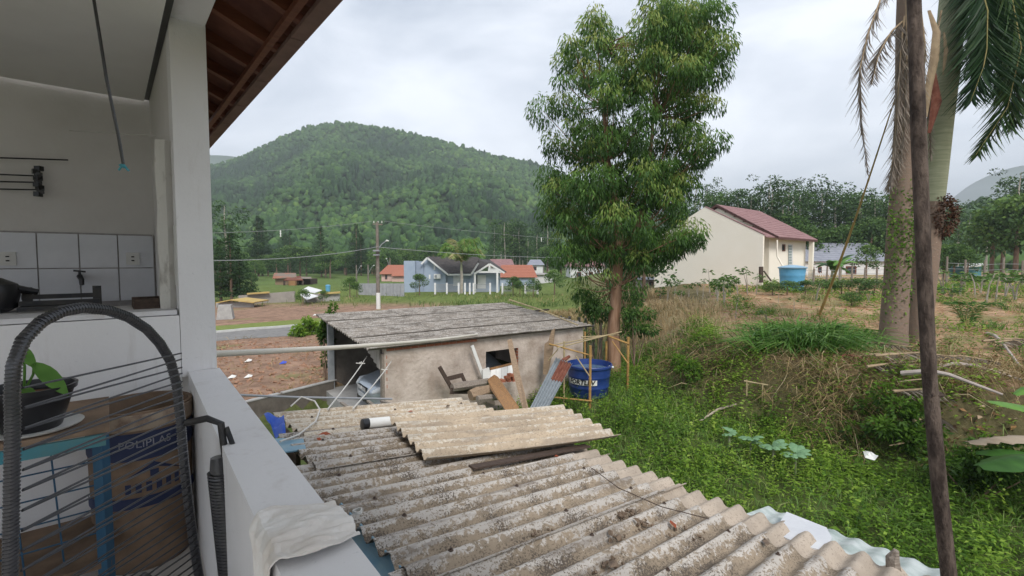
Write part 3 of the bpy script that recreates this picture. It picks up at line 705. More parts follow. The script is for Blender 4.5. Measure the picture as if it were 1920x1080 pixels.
cl.add(vs, [(j * (nu + 1) + i, j * (nu + 1) + i + 1, (j + 1) * (nu + 1) + i + 1, (j + 1) * (nu + 1) + i) for j in range(nv) for i in range(nu)])
o = cl.build('cloth', M_CLOTH, None, True); md = o.modifiers.new('s', 'SOLIDIFY'); md.thickness = .002
md2 = o.modifiers.new('d', 'SUBSURF'); md2.levels = md2.render_levels = 1
tx = bpy.data.textures.new('crumple', 'CLOUDS'); tx.noise_scale = .06; dm = o.modifiers.new('c', 'DISPLACE'); dm.texture = tx; dm.strength = .012; dm.mid_level = .45
tag(o, 'crumpled white rag draped over the balcony parapet', 'cloth')

# ---------------------------------------------------------------- corrugated lean-to roof below the balcony
PIT, AMP = .177, .030
def sheet_mesh(name, L, n, m, amp=AMP, pitch=PIT, thick=.007, sag=0.0, k=10, rows=14):
    b = B(); vs = []; nc = n * k
    for lay in (0, 1):
        for r in range(rows + 1):
            x = L * r / rows
            for c in range(nc + 1):
                y = pitch * c / k; z = amp * math.cos(2 * math.pi * c / k) - lay * thick - sag * math.sin(math.pi * r / rows)
                vs.append((x + (random.uniform(-.006, .006) if r in (0, rows) else 0), y, z))
    w = nc + 1; o2 = (rows + 1) * w; fs = []
    for r in range(rows):
        for c in range(nc):
            i = r * w + c; fs += [(i, i + 1, i + w + 1, i + w), (o2 + i, o2 + i + w, o2 + i + w + 1, o2 + i + 1)]
    for c in range(nc):
        fs += [(c, o2 + c, o2 + c + 1, c + 1), (rows * w + c, rows * w + c + 1, o2 + rows * w + c + 1, o2 + rows * w + c)]
    for r in range(rows):
        i = r * w; j = i + nc; fs += [(i, i + w, o2 + i + w, o2 + i), (j, o2 + j, o2 + j + w, j + w)]
    b.add(vs, fs); return b
def frame(o, a, n_hint=(0, 0, 1)):
    """matrix with x along a, z near up"""
    a = Vector(a).normalized(); y = Vector(n_hint).cross(a).normalized(); z = a.cross(y)
    return Matrix.Translation(o) @ Matrix((a, y, z)).transposed().to_4x4()
def rz(v): return -1.70 - (v - 1.2) * .134
SKEW = .06
shed = thing('lean_to_shed', 'low shed roofed with lichen spotted corrugated fibre cement sheets below the balcony', 'shed', H(2.5, 2.5, -4.1))
sh_rows = [(5.80, 1.43, 4.08, M_FIBRE_TAN), (4.93, 1.25, 3.84, M_FIBRE), (4.06, 1.08, 3.66, M_FIBRE), (3.19, 1.18, 3.64, M_FIBRE), (2.32, 1.15, 3.66, M_FIBRE), (1.45, 1.12, 3.64, M_FIBRE), (.58, 1.12, 3.66, M_FIBRE), (-.29, 1.12, 3.78, M_FIBRE)]
BOLT = None
for k, (ut, v0, v1, m) in enumerate(sh_rows):
    lift = .012 * (k % 2) + random.uniform(0, .006)
    skew = (.02, -.02, .02, -.012, .015, 0, .01, 0)[k] + SKEW * (v1 - v0)
    # x runs down the slope (+v), y must run toward +u: start at the near side of the sheet
    p0 = H(v0, ut - 6 * PIT, rz(v0) + lift); p1 = H(v1, ut - 6 * PIT + skew, rz(v1) + lift)
    o = sheet_mesh('s', (p1 - p0).length, 6, m).build('corrugated_sheet', m, shed, True, M=frame(p0, p1 - p0))
    if 1 < k < 7:                                      # cleaner lower row peeping out at the eave, nested under this sheet
        f0, f1 = (3.2 - v0) / (v1 - v0), (4.04 + random.uniform(-.02, .02) - v0) / (v1 - v0); dn = Vector((0, 0, -.014))
        q0, q1 = p0.lerp(p1, f0) + dn, p0.lerp(p1, f1) + dn; sheet_mesh('s', (q1 - q0).length, 6, 0, rows=4).build('lower_sheet', M_FIBRE_CLEAN, shed, True, M=frame(q0, q1 - q0))
    for bx in (.3, 1.35, (p1 - p0).length - .25):
        for c in (1, 4):
            if BOLT is None: bo = B().lathe((0, 0, 0), [(.017, 0), (.017, .003), (.009, .004), (.008, .014), (.003, .016)], 8).build('roof_bolt', M_WOODDK, o, True, local=True); BOLT = bo.data
            else: bo = link('roof_bolt', BOLT, o, True)
            bo.location = (bx + random.uniform(-.03, .03), PIT * c, AMP + .001)
for v in (1.35, 2.5, 3.6):
    B().bar(H(v, -1.2, rz(v) - .085), H(v, 5.6, rz(v) - .085), .05, .09).build('purlin', M_WOODDK, shed)
for v, u in ((3.55, 5.2), (3.55, 2.4), (3.55, -.5), (1.4, 5.2)):
    w = H(v, u, 0); B().bar(H(v, u, gz(w.x, w.y) - .1), H(v, u, rz(v) - .13), .1, .1).build('post', M_WOODDK, shed)
B().prism([H(3.62, -.7, -4.2), H(3.62, 5.25, -4.2), H(3.62, 5.25, rz(3.62) - .14), H(3.62, -.7, rz(3.62) - .14)], H(-.1, 0, 0)).build('wall', M_RAWWALL, shed)
# loose sheet thrown on top
a, b2 = H(2.07, 3.60, rz(2.07) + .085), H(4.38, 3.30, rz(4.38) + .14)
o = sheet_mesh('s', (b2 - a).length, 6, 0, sag=.02).build('loose_sheet', M_FIBRE_TAN, None, True, M=frame(a, b2 - a, (.03, -.06, 1)))
tag(o, 'loose cleaner tan corrugated sheet lying askew on top of the shed roof', 'roof sheet')
a, b2 = H(2.4, 3.42, rz(2.4) + .035), H(3.95, 3.42, rz(3.95) + .05)
o = B().bar(a, b2, .09, .018).build('batten', M_WOODDK); tag(o, 'dark timber batten wedged under the loose roof sheet', 'batten')
# glass fibre sheet and white board at the eave corner
o = sheet_mesh('s', 1.15, 7, 0, amp=.012, rows=8).build('plastic_sheet', mat('green_fibreglass', (.30, .36, .34), (.50, .54, .53), scale=5, rough=.35, lo=.35, hi=.6, bump=.2), None, True, M=frame(H(3.55, .55, rz(3.55) - .06), H(1, .02, -.2)))
tag(o, 'grey green translucent plastic sheet at the shed eave corner', 'plastic sheet')
wp = [GL(*q, -2.13) for q in ((1475, 955), (1550, 985), (1560, 1010), (1545, 1045), (1500, 1035), (1450, 1010))]
def over(p): return H(p.x, p.y, rz(p.x) - .035)
o = B().prism([over(p) for p in wp], (0, 0, .012)).build('white_board', mat('cracked_white', (.62, .63, .65), (.54, .55, .58), scale=3, bump=.3, bscale=8, rough=.5))
tag(o, 'cracked white board lying on the plastic sheet at the eave', 'board')
pb = G(1675, 1075, -2.1); o = B().tube([pb - Vector((0, 0, .5)), pb + Vector((.005, 0, 0)), pb + Vector((0, .01, .10)), pb + Vector((.012, 0, .16))], [.05, .045, .04, .018], 7, jit=.12).build('stake', M_WOODGREY)
tag(o, 'short weathered grey stake sticking up behind the eave corner', 'stake')
# canister, cables, rags and litter on the roof
ca_, cb_ = GL(688, 797, -1.58), GL(742, 790, -1.60)
def onroof(px, py, h=.05):
    z = -1.7
    for _ in range(6): l = GL(px, py, z); z = rz(l.x) + h
    return H(l.x, l.y, z)
p, q = onroof(690, 794, .075), onroof(742, 789, .075)
cn = thing('canister', 'white cylinder with a black end lying on the shed roof', 'canister', p); ax = (q - p)
B().tube([p, p + ax * .02, p + ax * .97, q], [.05, .055, .055, .045], 18).build('body', M_WHITEPL, cn, True)
B().tube([p - ax * .22, p - ax * .2, p + ax * .0], [.03, .054, .057], 18).build('black_cap', M_BLACKPL, cn, True)
B().tube([q - ax * .06, q + ax * .03], .057, 18).build('black_band', M_BLACKPL, cn, True)
pts = [onroof(525, 828, .05), onroof(560, 815, .06), onroof(592, 790, .06), onroof(600, 768, .08), onroof(590, 752, .16), onroof(565, 744, .2), onroof(545, 762, .1)]
o = B().tube([p for a, b in zip(pts[:-1], pts[1:]) for p in (a, (a + b) / 2)] + [pts[-1]], .009, 6).build('white_cable', M_ROPE, None, True); tag(o, 'white cable looping across the far end of the shed roof', 'cable')
c = onroof(670, 962, .065); ptc = []
for k in range(40): a = k * .48; ptc.append(c + H(.028 * math.cos(a), .028 * math.sin(a), .004 * math.sin(k) + .0006 * k))
o = B().tube(ptc, .0045, 5).build('cable_coil', M_ROPE, None, True); tag(o, 'small coil of pale cable on the roof beside the rag', 'cable')
o = B().tube([onroof(1110, 878, .05), onroof(1160, 915, .06), onroof(1240, 950, .05), onroof(1330, 973, .04)], .004, 5).build('twig', M_WOODDK); tag(o, 'long thin dark twig lying across the shed roof', 'twig')
M_REDLEAF = mat('red_leaf', (.30, .07, .03), (.2, .06, .03), scale=20)
M_DRYLEAF = mat('dry_leaf', (.11, .08, .06), (.20, .145, .10), scale=20)
for k, (px, py, s, m) in enumerate(((608, 815, .05, M_REDLEAF), (598, 825, .03, M_REDLEAF), (1043, 857, .03, M_REDLEAF), (1262, 985, .035, M_REDLEAF), (770, 773, .03, M_REDLEAF), (1145, 1000, .03, M_DRYLEAF), (1160, 1010, .03, M_DRYLEAF), (1436, 1018, .04, M_DRYLEAF), (1200, 960, .03, M_DRYLEAF), (840, 762, .03, M_DRYLEAF), (1150, 1060, .04, M_DRYLEAF), (1195, 978, .025, M_DRYLEAF))):
    c = onroof(px, py, .03); b = B(); a0 = random.uniform(0, 6)
    ring_ = [c + Vector((math.cos(a0 + j * 1.05) * s * (1.3 if j % 3 == 0 else .7), math.sin(a0 + j * 1.05) * s * (1.3 if j % 3 == 0 else .7), random.uniform(0, .02))) for j in range(6)]
    b.add([c + Vector((0, 0, .025))] + ring_, [(0, 1 + j, 1 + (j + 1) % 6) for j in range(6)])
    o = b.build('fallen_leaf', m, None, True)
    tag(o, 'red dead leaf lying on the corrugated roof' if m is M_REDLEAF else 'brown dead leaf lying in a roof valley', 'leaf', 'red leaves on the shed roof' if m is M_REDLEAF else 'brown leaves on the shed roof')
# debris crumbs in the valleys
cr_ = B()
for px, py in ((1150, 1005), (1160, 965), (1200, 970), (1140, 1060), (1180, 962), (1290, 1000), (1010, 990), (1205, 985)):
    for k in range(16):
        c = onroof(px + random.gauss(0, 14), py + random.gauss(0, 7), .0); r = random.uniform(.006, .016)
        cr_.box(c, (r * 2, r * 1.4, r), Matrix.Rotation(random.uniform(0, 6), 3, Vector((random.random(), random.random(), 1)).normalized()))
tag(cr_.build('debris', M_DRYLEAF), 'crumbs of leaf litter and dirt lying in the roof valleys', 'debris', kind='stuff')
# blue tarp and blue trough pieces beside the parapet
tp = B(); vs = []; c0 = [onroof(492, 778, .04), onroof(532, 778, .10), onroof(536, 815, .03), onroof(515, 812, .0)]
for j in range(9):
    for i in range(9):
        a, b = i / 8, j / 8; p = c0[0].lerp(c0[1], a).lerp(c0[3].lerp(c0[2], a), b); p = p + Vector((0, 0, .03 * math.sin(6 * a + 4 * b) + .02 * math.sin(11 * b))); vs.append(p)
tp.add(vs, [(j * 9 + i, j * 9 + i + 1, (j + 1) * 9 + i + 1, (j + 1) * 9 + i) for j in range(8) for i in range(8)])
o = tp.build('blue_tarp', mat('tarp', (.015, .06, .36), (.02, .09, .45), scale=8, rough=.4), None, True); tag(o, 'crumpled bright blue tarpaulin at the far left edge of the shed roof', 'tarpaulin')
M_TROUGH = mat('blue_trough', (.13, .26, .36), (.20, .30, .34), scale=6, rough=.4)
def plate(name, pxs, h, m, label, cat):
    v = [onroof(*p, h) for p in pxs]; o = B().prism(v, (0, 0, -.012)).build(name, m); return tag(o, label, cat)
plate('blue_offcut', ((515, 822), (568, 820), (574, 842), (528, 848)), .03, M_TROUGH, 'faded blue panel by the parapet near the tarpaulin', 'panel')
a = H(.80, 3.3, -1.80); b2 = H(.80, .2, -1.84)
g = B(); vs = []
for w in (a, b2):
    for dv_, dz in ((-.2, .10), (-.17, 0), (.28, -.02), (.40, .10), (.39, .10), (.28, -.04), (-.18, -.02), (-.21, .10)): vs.append(w + H(dv_, 0, dz))
g.add(vs, [(i, (i + 1) % 8, 8 + (i + 1) % 8, 8 + i) for i in range(8)] + [tuple(range(7, -1, -1)), tuple(range(8, 16))])
tag(g.build('gutter', M_TROUGH), 'blue green gutter trough between the parapet and the shed roof', 'gutter')
# rough pole standing close in front of the camera
a = [P(1712, -260, 1.5), P(1714, 0, 1.5), P(1722, 250, 1.5), P(1733, 500, 1.49), P(1742, 700, 1.47), P(1760, 900, 1.46), P(1778, 1080, 1.45), P(1792, 1290, 1.44)]
a.append(H(HL(a[-1]).x, HL(a[-1]).y, rz(HL(a[-1]).x)))
pl = thing('rough_pole', 'rough dark wooden pole standing close by at the right', 'pole', a[-1])
B().tube(a, [.016, .018, .0195, .0205, .020, .0205, .021, .022, .023], 12, jit=.10).build('shaft', mat('bark_pole', (.045, .032, .026), (.14, .105, .085), scale=30, stretch=(1, 1, .4), bump=1.0, lo=.4, hi=.65), pl, True)
k = P(1755, 740, 1.46); B().tube([k - Vector((.02, 0, 0)), k + Vector((.012, 0, 0)), k + Vector((.02, 0, -.003))], [.012, .011, .006], 8).build('knot', M_WOODDK, pl)
# ---------------------------------------------------------------- garage
def GP(a, b, z): q = GO + GA * a + GB * b; return Vector((q[0], q[1], z))
def GW(px, py, b=0.0):                                # pixel -> point on the plane at depth b of the garage frame
    d = D(px, py); n = Vector((GB[0], GB[1], 0)); o = GP(0, b, 0); return d * (o.dot(n) / d.dot(n))
def ga_(p): return (p.x - GO[0]) * GA[0] + (p.y - GO[1]) * GA[1]
M_ROUGH = mat('rough_render', (.36, .29, .24), (.54, .46, .40), scale=1.6, bump=1.0, bscale=13, detail=12, c3=(.47, .385, .325), lo=.38, hi=.6)
M_DARKWALL = mat('dark_block_wall', (.10, .085, .075), (.16, .14, .12), scale=3, bump=.4, bscale=12)
M_BRICK = mat('red_brick', (.33, .11, .06), (.42, .17, .10), scale=12, bump=.3)
M_CONC = mat('concrete', (.30, .29, .28), (.40, .39, .37), scale=4, bump=.25, bscale=30)
GL_, GD = 6.15, 4.6
def gr_z(b): return -1.93 + .33 * (b + .15) / 4.9
garage = thing('garage', 'low rendered brick garage with grey corrugated roof and open left side', 'garage', GP(3, 2.3, -4.25))
w0, w1 = GW(911, 662), GW(972, 652); wa, wb = ga_(w0), ga_(w1); zt, zb_ = GW(940, 656).z, GW(940, 697).z
for a0, a1, z0, z1 in ((0, wa, -4.4, -1.99), (wb, GL_, -4.4, -1.99), (wa, wb, zt, -1.99), (wa, wb, -4.4, zb_)):
    B().prism([GP(a0, 0, z0), GP(a1, 0, z0), GP(a1, 0, z1), GP(a0, 0, z1)], Vector((GB[0], GB[1], 0)) * .15).build('front_wall', M_ROUGH, garage)
for k in range(7):                                     # bare bricks in the window jamb
    z = zb_ + .02 + k * (zt - zb_) / 7.0; B().prism([GP(wb - .012, .015, z), GP(wb + .02, .015, z), GP(wb + .02, .015, z + .055), GP(wb - .012, .015, z + .055)], Vector((GB[0], GB[1], 0)) * .12).build('jamb_brick', M_BRICK, garage)
a = 0.05; mbk = None
while a < 2.4:                                         # bare brick course under the eave, left part
    o = B().prism([GP(a, -.006, -2.045), GP(a + .19, -.006, -2.045), GP(a + .19, -.006, -1.985), GP(a, -.006, -1.985)], Vector((GB[0], GB[1], 0)) * .1).build('brick', M_BRICK, garage); a += .2
for k in range(5): B().prism([GP(-.012, .02, -2.9 + .17 * k), GP(.06, -.005, -2.9 + .17 * k), GP(.06, -.005, -2.82 + .17 * k), GP(-.012, .02, -2.82 + .17 * k)], Vector((GB[0], GB[1], 0)) * .1).build('brick', M_BRICK, garage)
B().box(GP(-.03, .07, -3.2), (.05, .14, 2.2), Matrix.Rotation(math.radians(35), 3, 'Z')).build('door_post', M_WOODGREY, garage)
B().prism([GP(0, GD, -4.4), GP(GL_, GD, -4.4), GP(GL_, GD, -1.68), GP(0, GD, -1.68)], Vector((GB[0], GB[1], 0)) * .15).build('back_wall', M_DARKWALL, garage)
B().prism([GP(GL_, .16, -4.4), GP(GL_, GD - .01, -4.4), GP(GL_, GD - .01, -1.72), GP(GL_, .16, -2.0)], Vector((GA[0], GA[1], 0)) * -.15).build('right_wall', M_ROUGH, garage)
B().prism([GP(-.25, .16, -3.862), GP(GL_ - .16, .16, -3.862), GP(GL_ - .16, GD - .01, -3.862), GP(-.25, GD - .01, -3.862)], (0, 0, -.5)).build('floor', M_CONC, garage)
cp = GP(-.05, GD - .15, 0); B().box((cp.x, cp.y, -2.95), (.16, .16, 2.6), Matrix.Rotation(math.radians(35), 3, 'Z')).build('column', mat('grey_column', (.22, .235, .25), (.3, .31, .32), scale=5), garage)
for i in range(4):                                     # roof: four rows of sheets in three lengths
    for j in range(3):
        b0 = -.2 + i * 1.19; a0, a1 = -.42 + j * 2.24, -.42 + j * 2.24 + 2.36
        p0 = GP(a0, b0, gr_z(b0) + .012 * (j % 2) + .008 * (i % 2)); p1 = GP(a1, b0, gr_z(b0) + .012 * (j % 2) + .008 * (i % 2) + random.uniform(-.01, .01))
        sheet_mesh('s', (p1 - p0).length, 7, 0, amp=.030, k=8, rows=6).build('corrugated_sheet', M_FIBRE_GREY, garage, True,
            M=frame(p0, p1 - p0, (Vector((-GB[0] * .067, -GB[1] * .067, 1)))))
fa_ = []; npk = 20                                     # hanging boards over the open side, arched lower edge
for k in range(npk):
    b0 = .16 + k * (GD - .5) / npk; b1 = b0 + (GD - .5) / npk - .012; f = k / npk; ln = .10 + .42 * (abs(f - .55) / .55) ** 2 * (1 if f < .55 else .35)
    zt_ = gr_z(b0) - .045
    B().prism([GP(-.06, b0, zt_), GP(-.06, b1, zt_), GP(-.06, b1, zt_ - ln + .02), GP(-.06, b0, zt_ - ln)], Vector((GA[0], GA[1], 0)) * .02).build('fascia_board', mat('pale_boards', (.30, .27, .25), (.42, .39, .36), scale=8, stretch=(3, 3, .5), bump=.2) if k == 0 else bpy.data.materials['pale_boards'], garage)
# dark low wall along the driveway
dw = thing('low_wall', 'low dark wall between the driveway and the bare earth plot', 'wall', (WLA[0], WLA[1], -4.3))
P0 = WLA - WD * 6.5; P1 = WLB + WD * .1; nrm = np.array([WD[1], -WD[0]]) * .12
def w3(p, z): return Vector((p[0], p[1], z))
B().prism([w3(P0, -4.4), w3(P1, -4.4), w3(P1, -3.62), w3(P0, -3.64)], (nrm[0], nrm[1], 0)).build('wall', M_DARKWALL, dw)
for k in range(5):
    p = P0 + (P1 - P0) * (k / 5 + .02); q = P0 + (P1 - P0) * (k / 5 + .21)
    B().prism([w3(p - nrm * .15, -3.618), w3(q - nrm * .15, -3.618), w3(q + nrm * 1.15, -3.618), w3(p + nrm * 1.15, -3.618)], (0, 0, .03)).build('coping', M_CONC, dw)
# silver car with its nose at the open side
def car():
    c0 = GP(.02, 1.7, -3.86); R = Matrix.Rotation(math.radians(35), 4, 'Z'); root = thing('parked_car', 'silver car parked nose out in the dark garage', 'car', c0, rotz=math.radians(35))
    paint = mat('silver_paint', (.42, .47, .52), rough=.28, metal=.55, coat=.6, spec=.5); glass = mat('car_glass', (.03, .04, .05), rough=.05, spec=.6)
    # stations along x (nose at 0): half width, bottom z, shoulder z, top z, top half width
    st = [(0, .48, .35, .55, .62, .40), (.06, .66, .22, .62, .70, .55), (.2, .76, .18, .70, .80, .62), (.5, .82, .17, .78, .88, .66), (1.0, .84, .17, .86, .98, .66), (1.15, .84, .17, .88, 1.03, .64),
          (1.7, .84, .17, .92, 1.38, .56), (2.0, .84, .17, .93, 1.45, .55), (2.9, .84, .17, .94, 1.45, .54), (3.5, .83, .18, .95, 1.30, .55), (3.8, .80, .22, .90, 1.0, .6), (3.95, .7, .35, .8, .85, .55)]
    b = B(); vs = []; nn = 12
    for x, w, zb2, zs, zt2, wt in st:
        ring_ = [(-w * .9, zb2), (-w, zb2 + .15), (-w, zs - .08), (-w * .97, zs), (-wt, zt2 - .05), (-wt * .8, zt2), (wt * .8, zt2), (wt, zt2 - .05), (w * .97, zs), (w, zs - .08), (w, zb2 + .15), (w * .9, zb2)]
        vs += [(x, y, z) for y, z in ring_]
    fs = [(i * nn + j, i * nn + (j + 1) % nn, (i + 1) * nn + (j + 1) % nn, (i + 1) * nn + j) for i in range(len(st) - 1) for j in range(nn)]
    fs += [tuple(range(nn - 1, -1, -1)), tuple((len(st) - 1) * nn + j for j in range(nn))]
    o = b.add(vs, fs).build('body', paint, root, True, local=True); sb = o.modifiers.new('s', 'SUBSURF'); sb.levels = sb.render_levels = 2
    def lp(b, n, m, s=False, par=None): return b.build(n, m, par or root, s, local=True)
    lp(B().add([(1.17, -.60, 1.045), (1.17, .60, 1.045), (1.66, .50, 1.385), (1.66, -.50, 1.385)], [(0, 1, 2, 3)]), 'windscreen', glass)
    for s in (-1, 1):
        lp(B().add([(1.35, s * .80, .96), (3.3, s * .80, .98), (3.0, s * .585, 1.36), (1.75, s * .60, 1.34)], [(0, 1, 2, 3)]), 'side_window', glass)
        hl = B(); hl.tube([(.06, s * .60, .60), (.2, s * .70, .67), (.42, s * .775, .735)], [.045, .085, .02], 10); h_ = lp(hl, 'headlight', mat('lamp_glass', (.6, .63, .66), rough=.1, spec=.7), True)
        lp(B().lathe((.115, s * .63, .62), [(.0, 0), (.045, .0), (.05, .05), (.0, .06)], 12), 'lamp', mat('lamp_amber', (.75, .74, .68), rough=.2), True, h_)
        for x in (.72, 3.2):
            wv = B(); wv.tube([(x, s * .70, .29), (x, s * .86, .29)], .29, 24); ty = lp(wv, 'wheel', M_BLACKPL, True)
            lp(B().tube([(x, s * .855, .29), (x, s * .87, .29)], .18, 18), 'rim', paint, True, ty)
    lp(B().box((.02, 0, .61), (.06, .62, .10)), 'grille', M_BLACKPL)
    for k in range(3): lp(B().box((-.015, 0, .58 + .03 * k), (.02, .60, .008)), 'grille_bar', M_WHITEPL)
    lp(B().tube([(-.03, 0, .62), (-.012, 0, .62)], .045, 16), 'badge', M_WHITEPL, True)
    lp(B().box((.02, 0, .33), (.06, .8, .09)), 'air_intake', M_BLACKPL)
    lp(B().box((-.03, 0, .45), (.02, .40, .11)), 'number_plate', mat('plate_grey', (.45, .46, .47)))
    for s in (-1, 1): lp(B().box((1.4, s * .93, 1.0), (.12, .18, .12)), 'mirror', paint)
car()
# pipe from the house to the garage roof, conduit, ropes
a, b2 = Vector((-2.5, 3.65, -.72)), P(895, 627, 12.0)
o = B().tube(catenary(a, b2, .05, 10), .027, 12).build('pvc_pipe', M_PVC, None, True); tag(o, 'long cream plastic pipe running from the house to the garage roof', 'pipe')
o = B().tube([P(380, 735, 6.0), P(455, 741, 6.3), P(560, 745, 6.8), P(735, 748, 7.6)], .016, 8).build('conduit', M_GREYPIPE, None, True); tag(o, 'thin grey conduit running level behind the shed roof', 'conduit')
for k, (p, q, kx, lab) in enumerate(((P(688, 668, 11.6), onroof(614, 768, .06), .25, 'white rope slanting from the garage fascia to the shed roof'), (P(734, 677, 10.75), onroof(662, 766, .06), .3, 'white knotted rope in front of the silver car'))):
    rp = thing('rope', lab, 'rope', q)
    B().tube(catenary(p, q, .03, 6), .010, 6).build('strand', M_ROPE, rp, True)
    m_ = p.lerp(q, kx); kb = B()
    for j in range(4): kb.tube([m_, m_ + Vector((random.uniform(-.12, .12), 0, random.uniform(-.08, .10)))], .009, 5)
    kb.build('knot', M_ROPE, rp)
for k, (x0, y0, x1, y1) in enumerate(((640, 755, 668, 775), (690, 752, 715, 772), (715, 752, 755, 765))):
    o = B().bar(P(x0, y0, 8.2), P(x1, y1, 7.2), .05, .03).build('prop_stick', M_WOODGREY); tag(o, ('grey stick propped behind the shed roof below the conduit', 'short stick leaning under the conduit before the car', 'pale stick lying beside the front bumper of the car')[k], 'stick')

# ---- things leaning along the garage wall
def wallbar(pxs, b, w, h, m, name, label, cat):
    p, q = [GW(*x, b) for x in pxs]; o = B().bar(p, q, w, h, up=(GB[0], GB[1], 0)).build(name, m); return tag(o, label, cat)
bc = thing('broken_chair', 'dark broken wooden chair frame leaning at the garage wall', 'chair', GW(850, 735, -.5))
for x0, y0, x1, y1, w in ((824, 688, 852, 737, .085), (866, 703, 880, 735, .07)):
    B().bar(GW(x0, y0, -.5), GW(x1, y1, -.5), w, .05, up=(GB[0], GB[1], 0)).build('post', M_WOODDK, bc)
B().bar(GW(840, 710, -.5), GW(868, 703, -.5), .10, .035, up=(GB[0], GB[1], 0)).build('rail', M_WOODDK, bc)
B().bar(GW(845, 733, -.75), GW(884, 733, -.45), .14, .03, up=(GB[0], GB[1], 0)).build('seat_piece', M_WOODDK, bc)
for k, (x0, y0, x1, y1, b_, w, lab) in enumerate(((848, 727, 916, 716, -.7, .20, 'thick weathered timber lying behind the broken chair'), (882, 742, 925, 730, -1.1, .26, 'chunky brown timber below the white shutter'), (895, 748, 958, 742, -1.4, .14, 'dark timber end beside the shed eave'))):
    p, q = GW(x0, y0, b_), GW(x1, y1, b_); o = B().tube([p, p.lerp(q, .3), p.lerp(q, .7), q], [w * .5, w * .55, w * .5, w * .46], 7, jit=.12).build('timber', M_WOODGREY if k != 1 else M_WOOD); tag(o, lab, 'timber')
wallbar(((885, 648), (908, 711)), -.25, .085, .03, M_WHITEPL, 'white_batten', 'narrow white board leaning against the garage wall', 'board')
o = B().prism([GW(905, 693, -.35), GW(917, 689, -.35), GW(922, 712, -.35), GW(906, 714, -.35)], Vector((GB[0], GB[1], 0)) * .03).build('white_shutter', M_WHITEPL); tag(o, 'small white board standing below the garage window', 'board')
wpn = thing('boarded_shutter', 'white boarded panel with an orange wooden edge leaning below the garage window', 'panel', GW(940, 715, -.3))
for k in range(4):
    x0, x1 = 920 + 10.5 * k, 929.8 + 10.5 * k
    yt = lambda x: 694 - (x - 920) * .24
    B().prism([GW(x0, yt(x0), -.18), GW(x1, yt(x1), -.18), GW(x1, 722, -.4), GW(x0, 724, -.4)], Vector((GB[0], GB[1], 0)) * .02).build('slat', M_WHITEPL, wpn)
B().bar(GW(919, 692, -.17), GW(962, 681.5, -.17), .055, .03, up=(GB[0], GB[1], 0)).build('edge_strip', M_WOODORANGE, wpn)
br = None; k = 0
for r, (y, xs_) in enumerate(((719, (936, 945, 954, 963)), (713.5, (941, 951, 961)), (708, (951, 961)), (703, (957, 966)))):
    for x in xs_:
        p = GW(x, y, -.62); o = B().box((0, 0, 0), (.105, .19, .058)).build('brick', M_BRICK) if br is None else link('brick', br); br = o.data
        o.location = p; o.rotation_euler = (0, 0, math.radians(35 + random.uniform(-12, 12)))
        lab = ['red brick in the bottom course of the stack', 'red brick in the second course of the stack', 'red brick in the third course of the stack', 'red brick on top of the little stack'][r]
        tag(o, lab, 'brick', 'bricks stacked below the garage window')
o = B().prism([GW(928, 719, -.75), GW(968, 716, -.75), GW(968, 760, -.75), GW(928, 760, -.75)], Vector((GB[0], GB[1], 0)) * .35).build('brick_pier', M_ROUGH); tag(o, 'low rendered pier carrying the little brick stack', 'pier')
def plank(pxs, Y, th, m, name, label):
    pts = [P(x, y, Yy) for (x, y), Yy in zip(pxs, Y)]; o = B().prism(pts, (.02, th, .01)).build(name, m); return tag(o, label, 'plank')
plank(((914, 712), (925, 704), (932, 708), (972, 766), (948, 770), (920, 730)), (11.4, 11.4, 11.4, 9.6, 9.6, 10.9), .05, M_WOODORANGE, 'broad_plank', 'broad orange brown plank leaning beside the shed eave')
plank(((951, 638), (958, 636), (974, 705), (990, 770), (983, 776), (964, 708)), (12.2, 12.2, 11.0, 10.0, 10.0, 11.0), .04, M_WOOD, 'long_plank', 'long narrow weathered plank leaning across the garage window')
plank(((1021, 645), (1028, 640), (1034, 620), (1040, 616), (1036, 660), (1026, 702), (1018, 702)), (12.9,) * 7, .05, M_WOOD, 'split_plank', 'short split plank standing at the garage wall beside the bamboo frame')
# leaning zinc sheet with rust patch
zs = thing('zinc_sheet', 'leaning corrugated zinc sheet with a red rust patch beside the water tank', 'metal sheet', P(1000, 775, 10.3))
c_ = [P(988, 778, 10.3), P(1022, 778, 10.2), P(1074, 682, 12.0), P(1043, 671, 12.1)]
def zquad(u0, u1, v0, v1, name, m, lift):
    nu_, nv_ = 66, 6; vs = []; nrm_ = (c_[1] - c_[0]).cross(c_[3] - c_[0]).normalized()
    if nrm_.y > 0: nrm_ = -nrm_
    for j in range(nv_ + 1):
        for i in range(nu_ + 1):
            u, v = u0 + (u1 - u0) * i / nu_, v0 + (v1 - v0) * j / nv_
            p = c_[0].lerp(c_[1], u).lerp(c_[3].lerp(c_[2], u), v); vs.append(p + nrm_ * (.022 * math.cos(u * 2 * math.pi * 6) + lift))
    o = B().add(vs, [(j * (nu_ + 1) + i, j * (nu_ + 1) + i + 1, (j + 1) * (nu_ + 1) + i + 1, (j + 1) * (nu_ + 1) + i) for j in range(nv_) for i in range(nu_)]).build(name, m, zs, True)
    md = o.modifiers.new('t', 'SOLIDIFY'); md.thickness = .002
zquad(0, 1, 0, 1, 'sheet', M_ZINC, 0); zquad(.32, .98, .60, .985, 'rust_patch', M_RUST, .007)
o = B().tube([P(1042, 690, 12.2), P(1056, 676, 12.3), P(1068, 668, 12.4)], [.05, .06, .04], 7, jit=.2).build('rusty_bucket', M_RUST); tag(o, 'rusty scrap resting on the top of the zinc sheet', 'scrap')

